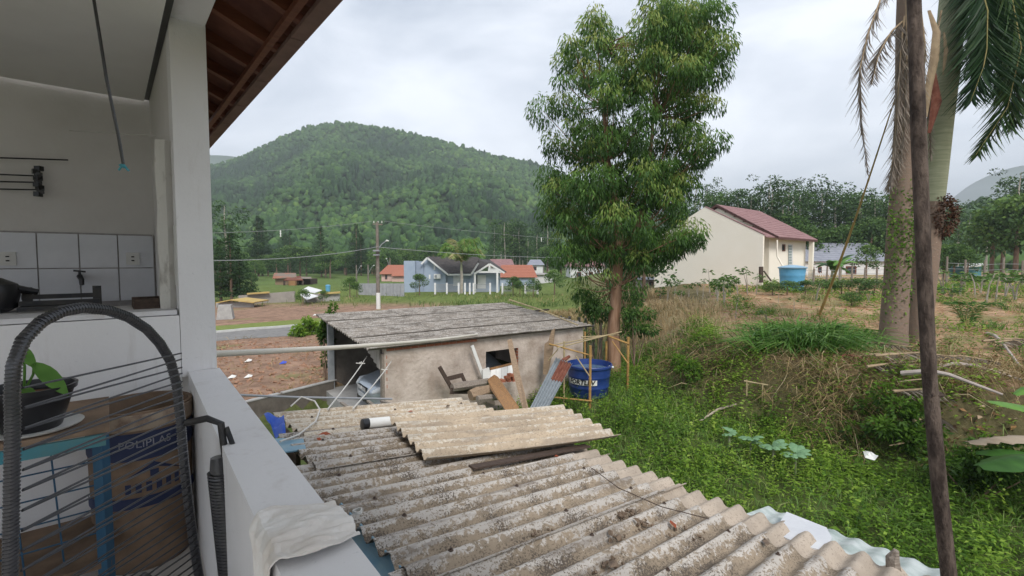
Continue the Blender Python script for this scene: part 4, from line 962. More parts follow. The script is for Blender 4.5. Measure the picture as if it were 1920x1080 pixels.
# water tank
TC = Vector((2.09, 12.9, -3.6)); tank = thing('water_tank', 'dark blue open water tank lettered FORTLEV behind the bamboo frame', 'water tank', TC)
M_TANK = mat('tank_blue', (.012, .035, .16), (.02, .05, .20), scale=3, rough=.35, spec=.5)
tz = .84
prof = [(.50, 0), (.515, .03), (.53, .22), (.545, .24), (.545, .27), (.54, .29), (.555, .50), (.57, .52), (.57, .55), (.565, .57), (.59, tz - .09), (.625, tz - .07), (.63, tz - .02), (.615, tz), (.59, tz), (.575, tz - .1), (.54, .35), (.50, .10)]
B().lathe(TC, prof, 48).build('body', M_TANK, tank, True)
B().lathe(TC, [(.0, tz - .15), (.565, tz - .15)], 40, capb=False, capt=False).build('water', mat('tank_water', (.10, .16, .22), rough=.05, spec=.6), tank)
fa2 = math.atan2(-TC.y, -TC.x); tr0 = -.36
def tk(x, z, r): a = fa2 + tr0 + x / .59; return (TC.x + (r + .0) * math.cos(a), TC.y + r * math.sin(a), TC.z + z)
b = B(); n = 20
for i in range(n):
    x0, x1 = -.44 + .88 * i / n, -.44 + .88 * (i + 1) / n
    b.add([tk(x0, .36, .568), tk(x1, .36, .568), tk(x1, .50, .574), tk(x0, .50, .574)], [(0, 1, 2, 3)])
b.build('label_band', M_WHITEPL, tank, True)
vs, fs = textmesh('FORTLEV', .165, .12, .006); xm = max(v.x for v in vs); k = .40 / xm
B().add([tk(v.x * k, .43 + v.y * 1.0, .579) for v in vs], fs).build('lettering', M_BLACKPL, tank)
B().tube([TC + Vector((.50, -.2, tz - .05)), TC + Vector((.62, -.25, tz - .06))], .03, 10).build('outlet', M_WHITEPL, tank)
# bamboo frame round the tank
M_BAMBOO = mat('bamboo', (.42, .25, .08), (.30, .17, .06), scale=7, stretch=(1, 1, .6), rough=.6, lo=.4, hi=.65)
M_BAMBOO2 = mat('bamboo_dry', (.42, .34, .20), (.30, .23, .13), scale=7, rough=.7)
bf = thing('bamboo_scaffold', 'rickety frame of yellow bamboo poles around the blue tank', 'frame', TC)
def bam(p, q, r, m):
    n = 7; pts = []; rs = []
    for i in range(n):
        for df in (-.015, 0, .015):
            f = i / (n - 1) + df
            if 0 <= f <= 1: pts.append(p.lerp(q, f)); rs.append(r * (1.18 if df == 0 else 1))
    return B().tube(pts, rs, 8).build('pole', m, bf, True)
PA, PB, PCc, PD, PE, PF = P(1107, 648, 12.1), P(1058, 640, 12.5), P(1178, 632, 13.2), P(1137, 640, 14.0), P(1097, 622, 13.75), P(1018, 645, 12.9)
for p, r, m in ((PA, .034, M_BAMBOO), (PB, .026, M_BAMBOO2), (PCc, .036, M_BAMBOO), (PD, .032, M_BAMBOO), (PE, .028, M_BAMBOO)): bam(Vector((p.x, p.y, gz(p.x, p.y) - .1)), p, r, m)
for p, q, r in ((P(1030, 645, 12.7), P(1110, 667, 12.1), .02), (P(1045, 652, 12.4), P(1165, 622, 13.9), .018), (P(1140, 630, 13.6), P(1180, 645, 13.15), .026), (P(1030, 648, 12.7), P(1150, 626, 13.9), .016),
                (P(1080, 668, 12.2), P(1105, 705, 12.05), .017), (P(1148, 640, 13.5), P(1178, 682, 13.1), .02), (P(1028, 676, 12.6), P(1046, 655, 12.5), .016), (P(1040, 745, 12.3), P(1110, 752, 12.0), .02), (P(1090, 632, 13.6), P(1160, 628, 13.9), .018)):
    bam(p, q, r, M_BAMBOO if r > .019 else M_BAMBOO2)
# pole lying across the garage roof, and fence stumps behind
a, b2 = GP(5.7, -.25, -1.85), P(955, 562, 17.2)
o = B().tube([a, a.lerp(b2, .5) + Vector((0, 0, .05)), b2], [.02, .024, .03], 7).build('roof_pole', M_BAMBOO2); tag(o, 'pale bamboo pole lying across the right end of the garage roof', 'pole')
for k, x in enumerate((1006, 1022, 1038, 1052, 1068, 1086, 1098, 1112, 1126)):
    p = P(x, 600, 20 - k * .35); z0 = gz(p.x, p.y); o = B().tube([(p.x, p.y, z0 - .1), (p.x + .02, p.y, z0 + .9), (p.x, p.y, z0 + 1.55)], [.07, .065, .05], 7, jit=.12).build('fence_post', M_WOODGREY)
    tag(o, 'short grey fence stump in the row behind the garage roof', 'fence post', 'fence stumps behind the garage')
o = B(); 
p = P(1000, 586, 21); bn = thing('old_bench', 'old dark timber trestle in the grass behind the garage roof', 'trestle', (p.x, p.y, gz(p.x, p.y)))
B().bar((p.x - .7, p.y, p.z), (p.x + .7, p.y + .3, p.z + .1), .2, .05).build('top', M_WOODDK, bn)
for dx in (-.6, .6): B().bar((p.x + dx, p.y + dx * .2, gz(p.x, p.y)), (p.x + dx, p.y + dx * .2, p.z), .07, .07).build('leg', M_WOODDK, bn)

# ---------------------------------------------------------------- road and plots on the left
M_ASPH = mat('paving', (.17, .165, .16), (.23, .22, .21), scale=4, bump=.15); M_KERB = mat('kerb_concrete', (.52, .52, .50), (.44, .44, .42), scale=3)
M_LAWN = mat('verge_grass', (.13, .17, .03), (.19, .22, .05), scale=5, bump=.6, bscale=25)
def line3(pxs, z): return [G(x, y, z) for x, y in pxs]
def strip(name, A, Bp, zoff, m, th=0):
    b = B(); vs = []; n = len(A)
    for p, q in zip(A, Bp): vs += [(p.x, p.y, gz(p.x, p.y) + zoff), (q.x, q.y, gz(q.x, q.y) + zoff)]
    b.add(vs, [(2 * i, 2 * i + 2, 2 * i + 3, 2 * i + 1) for i in range(n - 1)])
    return b.build(name, m)
def dense(A, n=14):
    out_ = []
    for p, q in zip(A[:-1], A[1:]): out_ += [p.lerp(q, i / n) for i in range(n)]
    return out_ + [A[-1]]
near = dense([Vector((-34, 16.2, 0)), Vector((-16.5, 21.6, 0)), Vector((-9.5, 26.5, 0)), Vector((-3, 32, 0))]); far = dense([Vector((-36, 19.2, 0)), Vector((-17.6, 25.2, 0)), Vector((-11.3, 30.6, 0)), Vector((-4.6, 36.5, 0))])
tag(strip('road', near, far, .012, M_ASPH), 'narrow grey road crossing behind the earth plot', 'road', kind='structure')
dirn = [(f - n).normalized() for f, n in zip(far, near)]
kb = B(); vs = []
for p, d in zip(far, dirn):
    z = gz(p.x, p.y)
    for o_, dz in ((0, -.05), (0, .12), (.22, .12), (.22, -.05)): q = p + d * o_; vs.append((q.x, q.y, z + dz))
n = len(far); kb.add(vs, [(4 * i + j, 4 * i + 4 + j, 4 * i + 4 + (j + 1) % 4, 4 * i + (j + 1) % 4) for i in range(n - 1) for j in range(4)])
tag(kb.build('kerb', M_KERB), 'pale concrete kerb along the far side of the road', 'kerb', kind='structure')
tag(strip('verge', [p + d * .222 for p, d in zip(far, dirn)], [p + d * 3.0 for p, d in zip(far, dirn)], .09, M_LAWN), 'mown yellow green verge behind the kerb', 'verge', kind='structure')

# ---------------------------------------------------------------- street furniture
M_POLE = mat('pole_concrete', (.15, .125, .105), (.22, .19, .165), scale=3, bump=.2)
def upole(px, yt, yb, Y, r, name, label, lamp=None, white=False, h2=None):
    t_, bb = P(px, yt, Y), P(px, yb, Y); zb3 = gz(t_.x, t_.y); root = thing(name, label, 'utility pole', (t_.x, t_.y, zb3))
    B().tube([(t_.x, t_.y, zb3 - .3), (t_.x, t_.y, zb3 + (t_.z - zb3) * .5), tuple(t_)], [r, r * .85, r * .7], 10).build('shaft', M_POLE, root, True)
    if white: B().tube([(t_.x, t_.y, zb3 - .1), (t_.x, t_.y, zb3 + 1.35)], r * 1.08, 10).build('white_base', M_WHITEPL, root, True)
    if lamp:
        q = P(lamp[0], lamp[1], Y); B().tube([tuple(P(px, lamp[1] + 18, Y)), tuple(P((px + lamp[0]) / 2, lamp[1] + 6, Y)), tuple(q)], r * .25, 6).build('lamp_arm', M_GREYPIPE, root)
        s = .55; B().tube([q - Vector((.10 * s, 0, .02)), q + Vector((.1 * s, 0, .05)), q + Vector((.42 * s, 0, 0))], [.05 * s, .14 * s, .05 * s], 8).build('lamp_head', M_WHITEPL, root, True)
    return root, t_
up, tp_ = upole(707, 416, 588, 40, .165, 'utility_pole', 'tall grey utility pole with a white painted base by the road', (724, 452), True)
B().box(P(706, 470, 39.8), (.5, .45, .12)).build('band', M_GREYPIPE, up); B().box(P(706, 478, 39.8), (.46, .42, .1)).build('band', M_GREYPIPE, up)
B().bar(P(699, 420, 40), P(717, 421, 40), .08, .08).build('crossarm', M_WOODGREY, up)
for x in (701, 709, 716): B().lathe(P(x, 418, 40), [(.03, 0), (.05, .05), (.03, .12), (.04, .16)], 8).build('insulator', M_WHITEPL, up, True)
upole(668, 497, 524, 95, .16, 'lamp_post', 'small lamp post far behind the panel wall, next to the utility pole', (676, 499))
upole(690, 496, 532, 85, .16, 'lamp_post', 'lamp post with white head standing between the utility pole and shack', (700, 498))
upole(731, 484, 500, 100, .16, 'lamp_post', 'lamp post rising behind the red roofed pink house', (724, 485))
M_WIRE = mat('wire_grey', (.30, .31, .32), rough=.5)
def wire(p, q, sag, r, label): o = B().tube(catenary(p, q, sag, 18), r, 5).build('power_line', M_WIRE); return tag(o, label, 'cable')
wire(P(340, 488, 27), P(706, 463, 39.8), .35, .022, 'thick cable from the utility pole to the left over the shack')
wire(P(707, 463, 39.8), P(1190, 480, 62), .5, .022, 'thick cable from the utility pole to the right over the blue house')
wire(P(340, 438, 27), P(696, 415, 40), .2, .012, 'thin upper wire left of the utility pole'); wire(P(720, 415, 40), P(1190, 455, 62), .3, .012, 'thin upper wire right of the utility pole')
for k, (x, y, Y) in enumerate(((526, 436, 33), (1015, 448, 52), (1080, 452, 56))):
    o = B().lathe(P(x, y, Y), [(.01, -.3), (.055, -.27), (.02, -.18), (.055, -.06), (.03, 0), (.05, .1), (.01, .16)], 8).build('line_spacer', M_WHITEPL, None, True); tag(o, ('white spacer on the wire above the shack', 'white spacer on the wire above the blue house porch', 'white spacer on the wire nearest the big tree')[k], 'insulator')
# ---------------------------------------------------------------- houses
M_RTILE = mat('orange_roof', (.38, .15, .095), (.30, .11, .07), scale=3, stretch=(1, 6, 1), bump=.3)
M_MAROON = mat('maroon_roof', (.22, .12, .12), (.29, .17, .165), scale=2, bump=.2)
M_DKROOF = mat('dark_roof', (.045, .04, .04), (.08, .07, .065), scale=3, bump=.3)
M_GREYROOF = mat('grey_roof', (.22, .23, .27), (.28, .29, .33), scale=2, bump=.2)
M_CREAM = mat('cream_wall', (.84, .79, .69), (.81, .755, .65), scale=.6, rough=.9)
M_BLUEW = mat('blue_wall', (.30, .36, .46), (.35, .41, .50), scale=.8)
M_PINKW = mat('pink_wall', (.60, .40, .36), (.54, .36, .32), scale=.8)
M_WHITEW = mat('white_wall', (.70, .70, .69), (.62, .62, .62), scale=.8)
M_GLASS = mat('window_glass', (.03, .04, .05), rough=.1, spec=.6)
M_BROWNW = mat('brown_frame', (.14, .05, .03))
def slab(root, pts, th, m, name='roof'): return B().prism(pts, (0, 0, th)).build(name, m, root)
def tiles_on(root, roofobj, a, b, c, d, rows, m, lift=.05):
    """roof tile courses on a slope: a-b along the eave, d-c along the ridge"""
    for r in range(rows):
        f0, f1 = r / rows, (r + 1.06) / rows; f1 = min(1, f1)
        p0, p1, p2, p3 = a.lerp(d, f0), b.lerp(c, f0), b.lerp(c, f1), a.lerp(d, f1); u = Vector((0, 0, 1))
        B().add([p0 + u * (lift + .03), p1 + u * (lift + .03), p2 + u * lift, p3 + u * lift, p0 + u * (lift - .02), p1 + u * (lift - .02)], [(0, 1, 2, 3), (0, 4, 5, 1)]).build('tile_course', m, roofobj)
# cream house
EX = Vector((-ST, CT, 0)); SX = Vector((CT, ST, 0)); AP = Vector((14.9, 37.35, 0))   # EX: along the end wall to the left, SX: away along the ridge
def C(s, e, z): return AP + SX * s - EX * e + Vector((0, 0, z))                       # e positive toward the right eave
ch = thing('cream_house', 'cream house with a blank gable end wall and maroon roof', 'house', AP + Vector((0, 0, -1.8)))
B().prism([C(0, -4.38, -2.8), C(0, 4.38, -2.8), C(0, 4.38, 1.89), C(0, 0, 4.19), C(0, -4.38, 1.89)], SX * .2).build('end_wall', M_CREAM, ch)
B().prism([C(-.02, 4.43, 1.85), C(-.02, 4.43, 1.93), C(-.02, 0, 4.24), C(-.02, 0, 4.19)], SX * .26).build('wall_coping', M_MAROON, ch)
B().prism([C(.2, 3.2, -2.8), C(2.1, 3.2, -2.8), C(2.1, 3.2, 2.1), C(.2, 3.2, 2.1)], EX * .2).build('recess_wall', M_CREAM, ch)
slab(ch, [C(.2, 4.5, 1.70), C(2.0, 4.5, 1.70), C(2.0, 2.8, 2.55), C(.2, 2.8, 2.55)], .08, M_MAROON, 'porch_roof')
for k in range(14):
    e0 = -4.0 + k * .6
B().prism([C(2.0, -4.0, -2.8), C(2.0, 4.0, -2.8), C(2.0, 4.0, 2.0), C(2.0, 0, 4.25), C(2.0, -4.0, 2.0)], SX * 7.2).build('main_walls', M_CREAM, ch)
for sgn in (1, -1):
    a, b2, c, d = C(1.7, 4.75 * sgn, 1.72), C(9.6, 4.75 * sgn, 1.72), C(9.6, 0, 4.48), C(1.7, 0, 4.48)
    rf = slab(ch, [a, b2, c, d], -.12, mat('eave_brown', (.10, .05, .045)) if sgn > 0 else bpy.data.materials['eave_brown'], 'roof'); tiles_on(ch, rf, a, b2, c, d, 14, M_MAROON)
for k in range(6): e = .8 + k * .72; B().bar(C(1.62, e, 4.36 - e * .581), C(2.2, e, 4.36 - e * .581), .10, .14).build('purlin_end', M_WOODDK, ch)
def onE(px, py, e):                                    # pixel -> point on the plane of constant e
    d = D(px, py); o = C(0, e, 0); return d * (o.dot(EX) / d.dot(EX))
def wrect(px0, px1, py0, py1, e, name, m, th=.05, par=None):
    a, b2 = onE(px0, py0, e), onE(px1, py0, e); c, d = onE(px1, py1, e), onE(px0, py1, e)
    return B().prism([a, b2, c, d], EX * -th).build(name, m, par or ch)
w_ = wrect(1466.5, 1471.5, 458, 471, 4.0, 'window', M_BROWNW); wrect(1467.5, 1470.5, 460, 469, 4.06, 'pane', M_GLASS, .01, w_)
w_ = wrect(1477.5, 1485.5, 458.5, 497, 4.0, 'block_window', M_WHITEW)
for k in range(7): wrect(1478.5, 1484.5, 460 + 5.2 * k, 464 + 5.2 * k, 4.055, 'glass_block', mat('glass_block', (.32, .38, .38), rough=.15) if k == 0 else bpy.data.materials['glass_block'], .012, w_)
B().prism([C(8.7, 4.7, -2.8), C(9.0, 4.7, -2.8), C(9.0, 4.7, 1.7), C(8.7, 4.7, 1.7)], EX * .3).build('porch_column', M_CREAM, ch)
pp = [P(1457, 450, 34.8), P(1457, 480, 34.8), P(1468, 500, 34.5)]; B().tube(pp, .06, 8).build('downpipe', M_CREAM, ch)
gp_ = thing('timber_gate_post', 'dark timber post with a brace beside the cream house corner', 'post', P(1427, 528, 33.3))
B().bar(P(1427, 530, 33.3), P(1427, 500, 33.3), .22, .2).build('post', M_WOODDK, gp_); B().bar(P(1432, 508, 33.4), P(1446, 527, 33.4), .08, .08).build('brace', M_WOODDK, gp_)
# light blue tank
c = P(1485, 528, 30.5); z0 = gz(c.x, c.y); lt = thing('water_tank', 'light blue lidded water tank beside the cream house', 'water tank', (c.x, c.y, z0))
M_LTANK = mat('tank_light_blue', (.10, .32, .52), (.14, .38, .58), scale=2, rough=.4)
hh2 = P(1485, 502, 30.5).z - z0
B().lathe((c.x, c.y, z0), [(r_ * .88, z_ * hh2) for r_, z_ in ((.74, 0), (.77, .3), (.79, .32), (.78, .36), (.81, .62), (.83, .65), (.82, .69), (.86, .94), (.9, 1))], 32).build('body', M_LTANK, lt, True)
B().lathe((c.x, c.y, z0 + hh2), [(.82, -.04), (.84, .02), (.62, .10), (.22, .17), (0, .18)], 32, capt=False).build('lid', mat('lid_blue', (.28, .42, .52), (.2, .36, .5), scale=3, rough=.4), lt, True)
# grey roofed white house
def house_box(name, label, px0, px1, Y, yt, ye, yb, depth, mw, mr, hip=.12, windows=(), over=.4):
    a, b2 = P(px0, ye, Y), P(px1, ye, Y); zb4 = min(gz(a.x, Y), gz(b2.x, Y)) - .3; ze, zr = a.z, P(px0, yt, Y + depth * .5).z
    root = thing(name, label, 'house', ((a.x + b2.x) / 2, Y + depth / 2, zb4 + .3))
    B().prism([(a.x, Y, zb4), (b2.x, Y, zb4), (b2.x, Y + depth, zb4), (a.x, Y + depth, zb4)], (0, 0, ze - zb4)).build('walls', mw, root)
    x0, x1 = a.x - over, b2.x + over; y0, y1, ym = Y - over, Y + depth + over, Y + depth / 2; hx = (x1 - x0) * hip
    e = ze - .02
    p = [Vector(v) for v in ((x0, y0, e), (x1, y0, e), (x1, y1, e), (x0, y1, e), (x0 + hx, ym, zr), (x1 - hx, ym, zr))]
    rf = B().add(p, [(0, 1, 5, 4), (2, 3, 4, 5), (1, 2, 5), (3, 0, 4), (3, 2, 1, 0)]).build('roof', mr, root)
    rows = max(4, int((zr - e) * 4.5)); tiles_on(root, rf, p[0], p[1], p[5], p[4], rows, mr, .03)
    for (wx0, wx1, wy0, wy1, kind) in windows:
        q0, q1, q2, q3 = P(wx0, wy0, Y - .03), P(wx1, wy0, Y - .03), P(wx1, wy1, Y - .03), P(wx0, wy1, Y - .03)
        w = B().prism([q0, q1, q2, q3], (0, .06, 0)).build('door' if kind == 'd' else 'window', M_WHITEW if kind in 'dw' else M_BROWNW, root)
        if kind != 'd':
            i = .12 if kind == 'w' else .15; cx = (q0 + q2) / 2; r4 = [cx + (q - cx) * (1 - i * 2) + Vector((0, -.02, 0)) for q in (q0, q1, q2, q3)]; B().prism(r4, (0, .015, 0)).build('pane', M_GLASS, w)
    return root
house_box('white_house', 'long low white house with a grey tiled roof behind the light blue tank', 1497, 1668, 58, 456, 490, 525, 7, M_WHITEW, M_GREYROOF, .05, ((1519, 1527, 500, 514, 'b'), (1586, 1606, 499, 514, 'b'), (1534, 1541, 500, 512, 'b')))
# blue house
Yh = 63; bh = thing('blue_house', 'blue grey house with dark tiled gables and white trim', 'house', P(860, 548, Yh))
gb4 = -4.3
def pl4(x0, x1, y0, Y, z0=gb4): a, b2 = P(x0, y0, Y), P(x1, y0, Y); return a, b2
def block(x0, x1, yt, Y, dep, m, name='wall'):
    a, b2 = P(x0, yt, Y), P(x1, yt, Y); return B().prism([(a.x, Y, gb4), (b2.x, Y, gb4), (b2.x, Y, a.z), (a.x, Y, a.z)], (0, dep, 0)).build(name, m, bh)
block(757, 778, 489, Yh - 1, 2.6, M_BLUEW, 'tower'); block(778, 794, 490, Yh - .2, 2.2, mat('blue_wall_shaded', (.26, .31, .40), (.30, .35, .44), scale=.8), 'tower')  # second block: shade of the tower's side put into a darker wall blue
g = [P(795, 548, Yh), P(836, 548, Yh), P(836, 511, Yh), P(801, 485, Yh), P(795, 492, Yh)]; B().prism(g, (0, 7, 0)).build('gable_wall', M_BLUEW, bh)
block(836, 880, 513, Yh + .5, 6, M_BLUEW); block(880, 936, 513, Yh + .2, 6, M_BLUEW)
a, b2, c, d = P(839, 514, Yh - .5), P(884, 514, Yh - .5), P(897, 484, Yh + 3.5), P(801, 482, Yh + 3.5)
r1 = slab(bh, [P(801, 482, Yh - .6), P(839, 514, Yh - .6), P(839, 514, Yh - .6) + Vector((0, 7, 0)), P(801, 482, Yh - .6) + Vector((0, 7, 0))], .1, M_DKROOF)
r2 = slab(bh, [P(884, 513, Yh - .4), P(837, 513, Yh - .4), P(801, 482.5, Yh + 3), P(900, 483, Yh + 3)], .1, M_DKROOF); tiles_on(bh, r2, P(837, 513, Yh - .4), P(884, 513, Yh - .4), P(900, 483, Yh + 3), P(801, 482.5, Yh + 3), 9, M_DKROOF)
r3 = slab(bh, [P(890, 513, Yh - 1.5), P(918, 494, Yh - 1.5), P(918, 488, Yh + 4), P(893, 486, Yh + 4)], .1, M_DKROOF)
r4 = slab(bh, [P(946, 511, Yh - 1.5), P(918, 494, Yh - 1.5), P(918, 488, Yh + 4), P(950, 511, Yh + 4)], .1, M_DKROOF)
for q in ((P(801, 483.5, Yh - .7), P(840, 515, Yh - .7)), (P(801, 483.5, Yh - .7), P(790, 495, Yh - .7)), (P(918, 495, Yh - 1.6), P(889, 514, Yh - 1.6)), (P(918, 495, Yh - 1.6), P(946, 512, Yh - 1.6)), (P(893, 510, Yh - 1.55), P(942, 510, Yh - 1.55)), (P(918, 497, Yh - 1.58), P(918, 510, Yh - 1.58)), (P(839, 515, Yh - .6), P(884, 515, Yh - .6)), (P(884, 514, Yh - .6), P(897, 493, Yh - .5))):
    B().bar(q[0], q[1], .12, .22).build('white_trim', M_WHITEW, bh)
for x in (890.5, 932.5): p = P(x, 511, Yh - 1.5); B().box((p.x, p.y, (p.z + gb4) / 2), (.25, .25, p.z - gb4)).build('porch_column', M_WHITEW, bh)
for x0, x1, y0, y1, nm, m, Yw in ((850, 867, 518, 536, 'window', M_WHITEW, Yh + .45), (895, 911, 516, 541, 'door', M_WHITEW, Yh + .15), (813, 816, 497, 506, 'window', M_WHITEW, Yh - .05), (804, 807, 515, 523, 'window', M_WHITEW, Yh - .05)):
    w = B().prism([P(x0, y0, Yw), P(x1, y0, Yw), P(x1, y1, Yw), P(x0, y1, Yw)], (0, .05, 0)).build(nm, m, bh)
    if nm == 'window' and x1 - x0 > 10:
        for k in range(2): B().prism([P(x0 + 1 + 8 * k, y0 + 1.5, Yw - .02), P(x0 + 8 + 8 * k, y0 + 1.5, Yw - .02), P(x0 + 8 + 8 * k, y1 - 1.5, Yw - .02), P(x0 + 1 + 8 * k, y1 - 1.5, Yw - .02)], (0, .01, 0)).build('shutter', mat('pale_shutter', (.62, .63, .65)) if k == 0 else bpy.data.materials['pale_shutter'], w)
B().prism([P(892, 516, Yh + .12), P(895, 516, Yh + .12), P(895, 541, Yh + .12), P(892, 541, Yh + .12)], (0, .02, 0)).build('side_light', M_GLASS, bh)
ac = B().box(P(820, 518, Yh - .25), (.85, .4, .6)).build('air_conditioner', M_WHITEW, bh); B().tube([P(817.5, 518, Yh - .47), P(817.5, 518, Yh - .44)], .2, 14).build('fan_grille', M_GREYPIPE, ac)
fn = thing('garden_fence', 'grey railing with white posts in front of the blue house', 'fence', P(880, 548, 57))
for x in (816, 838, 860, 872, 881, 888, 919, 942, 985, 1008): p = P(x, 548, 57); B().box((p.x, 57, (p.z + P(x, 531, 57).z) / 2 - .1), (.2, .2, 1.35)).build('post', M_PLAST_OLD, fn)
for (x0, x1) in ((818, 836), (840, 858), (890, 917), (944, 960), (987, 1006)):
    for k in range(int((x1 - x0) / 1.6)): x = x0 + 1.6 * k; B().tube([P(x, 548, 57), P(x, 533, 57)], .02, 4).build('bar', M_GREYPIPE, fn)
    for y in (533.5, 545): B().bar(P(x0, y, 57), P(x1, y, 57), .05, .05).build('rail', M_GREYPIPE, fn)
house_box('red_roofed_house', 'house with an orange tile roof right of the blue house', 936, 1003, 78, 497, 520, 545, 9, M_BLUEW, M_RTILE, .1, ((960, 972, 525, 536, 'b'),))
house_box('red_roofed_house', 'house with a dark maroon roof behind the blue house porch', 915, 962, 92, 486, 500, 540, 8, M_WHITEW, M_MAROON, .12)
house_box('white_house', 'tiny white house with a grey roof far beyond the orange roof', 992, 1018, 105, 487, 497, 540, 6, M_WHITEW, M_GREYROOF, .2, ((1000, 1006, 500, 507, 'b'),))
house_box('white_house', 'low pale house with a flat grey roof right of the orange roof', 1003, 1042, 84, 512, 515, 545, 6, M_WHITEW, M_CONC, .02)
house_box('red_roofed_house', 'far house with a pinkish roof half hidden by the tall tree', 1070, 1130, 90, 488, 500, 540, 8, M_WHITEW, M_MAROON, .1, ((1082, 1090, 510, 520, 'b'), (1104, 1112, 510, 520, 'b')))
house_box('small_outbuilding', 'small low outbuilding with brick door beside the cream house left corner', 1196, 1226, 44, 520, 524, 545, 3, M_CONC, M_GREYROOF, .02, ((1217, 1224, 528, 538, 'b'),))
pk = house_box('pink_house', 'small pink house with a bright orange tile roof', 715, 756, 96, 497, 514, 530, 7, M_PINKW, M_RTILE, .18, ((722, 726, 515, 524, 'b'),), over=.5)
slab(pk, [P(733, 518, 94), P(760, 518, 94), P(760, 508, 96), P(740, 508, 96)], .1, M_RTILE, 'porch_roof')
B().prism([P(735, 520, 94.5), P(758, 520, 94.5), P(758, 534, 94.5), P(735, 534, 94.5)], (0, .1, 0)).build('porch_wall', M_PINKW, pk)
# concrete panel wall
cw = thing('panel_wall', 'long grey concrete panel wall beside the blue house', 'wall', P(715, 556, 72))
for k in range(13):
    x0 = 672 + 6.6 * k; a, b2 = P(x0, 531.5, 57 - k * .2), P(x0 + 6.4, 531.5, 57 - k * .2); B().prism([(a.x, a.y, -4.3), (b2.x, b2.y, -4.3), (b2.x, b2.y, b2.z), (a.x, a.y, a.z)], (0, .12, 0)).build('panel', mat('panel_concrete', (.34, .34, .36), (.28, .28, .30), scale=2) if k == 0 else bpy.data.materials['panel_concrete'], cw)
# shack, low walls, roofs on the left
sk = thing('old_shack', 'weathered brown shack with a patched rusty roof', 'shack', P(548, 535, 82))
B().prism([P(516, 536, 82), P(556, 536, 82), P(556, 520, 82), P(516, 520, 82)], (0, 4, 0)).build('wall', M_WOOD, sk)
slab(sk, [P(511, 523, 81.4), P(556, 521, 81.4), P(555, 513, 84), P(514, 513, 84)], .12, mat('rusty_patch', (.20, .16, .13), (.30, .13, .08), scale=.5, lo=.45, hi=.6), 'roof')
slab(sk, [P(532, 526, 80), P(568, 526, 80), P(563, 519, 83), P(548, 519, 83)], .12, M_RUST, 'roof')
for x in (533, 545, 568): B().bar(P(x, 536, 80), P(x, 526, 80), .25, .25).build('post', M_WOODDK, sk)
B().prism([P(556, 536, 83), P(582, 536, 83), P(582, 523, 83), P(556, 523, 83)], (0, 3, 0)).build('shed_wall', M_WOODDK, sk); slab(sk, [P(556, 523, 81), P(584, 523, 81), P(584, 520, 84), P(556, 521, 84)], .1, M_WOODGREY, 'roof')
B().box(P(549, 531.5, 79.6), (1.1, .6, .9)).build('crate', M_WOODORANGE, sk)
lw = thing('unfinished_house', 'low unfinished block walls with pale coping on the left plot', 'building', P(520, 568, 55))
def lwall(x0, y0, Y0, x1, y1, Y1, name='wall', m=M_CONC):
    a, b2 = P(x0, y0, Y0), P(x1, y1, Y1); B().prism([(a.x, a.y, -4.1), (b2.x, b2.y, -4.1), tuple(b2), tuple(a)], (0, .2, 0)).build(name, m, lw)
M_YEL = mat('yellow_coping', (.50, .36, .13), (.42, .30, .12), scale=2); M_BLOCK = mat('block_wall', (.27, .24, .22), (.33, .30, .27), scale=2)
lwall(447, 554, 44.5, 552, 546, 47, m=M_BLOCK); B().bar(P(463, 551, 44.6), P(505, 548, 45.6), .4, .14).build('coping', M_YEL, lw)
lwall(405, 567, 41.3, 474, 567, 41.3); B().prism([P(404, 567, 40.8), P(432, 561.5, 40.8), P(477, 566.5, 40.8), P(475, 568.5, 40.8), P(432, 563.5, 40.8), P(404, 569, 40.8)], (0, 2.5, 0)).build('roof', M_YEL, lw)
lwall(600, 552, 47.5, 636, 551, 48); B().bar(P(598, 551, 47.4), P(638, 548, 47.9), .4, .16).build('coping', M_YEL, lw)
wr = thing('white_roof_hut', 'low hut with bright white metal roof on the left plot', 'hut', P(585, 562, 54))
slab(wr, [P(565, 545, 47), P(578, 538, 49.5), P(604, 545, 49.5), P(590, 550, 47)], .06, M_WHITEW); slab(wr, [P(562, 553, 45), P(574, 549, 47), P(597, 556, 46), P(575, 563, 43.5)], .06, M_WHITEW)
B().prism([P(570, 575, 46.5), P(598, 575, 46.5), P(598, 552, 46.5), P(570, 552, 46.5)], (0, 1.0, 0)).build('wall', M_BLOCK, wr)
o = B().lathe((*P(615, 542, 64).xy, gz(P(615, 542, 64).x, 64)), [(.27, 0), (.3, .3), (.32, .75), (.33, .8), (.15, .9)], 18).build('water_barrel', M_LTANK, None, True); tag(o, 'small blue water barrel beside the white roofed hut', 'barrel')
# concrete block at the plot edge near the pillar
o = B().box((*P(423, 592, 33).xy, -3.5), (1.0, 1.0, 1.0), Matrix.Rotation(.4, 3, 'Z'), taper=.75).build('concrete_block', M_CONC); tag(o, 'grey concrete block on the bare earth beside the white pillar', 'block')
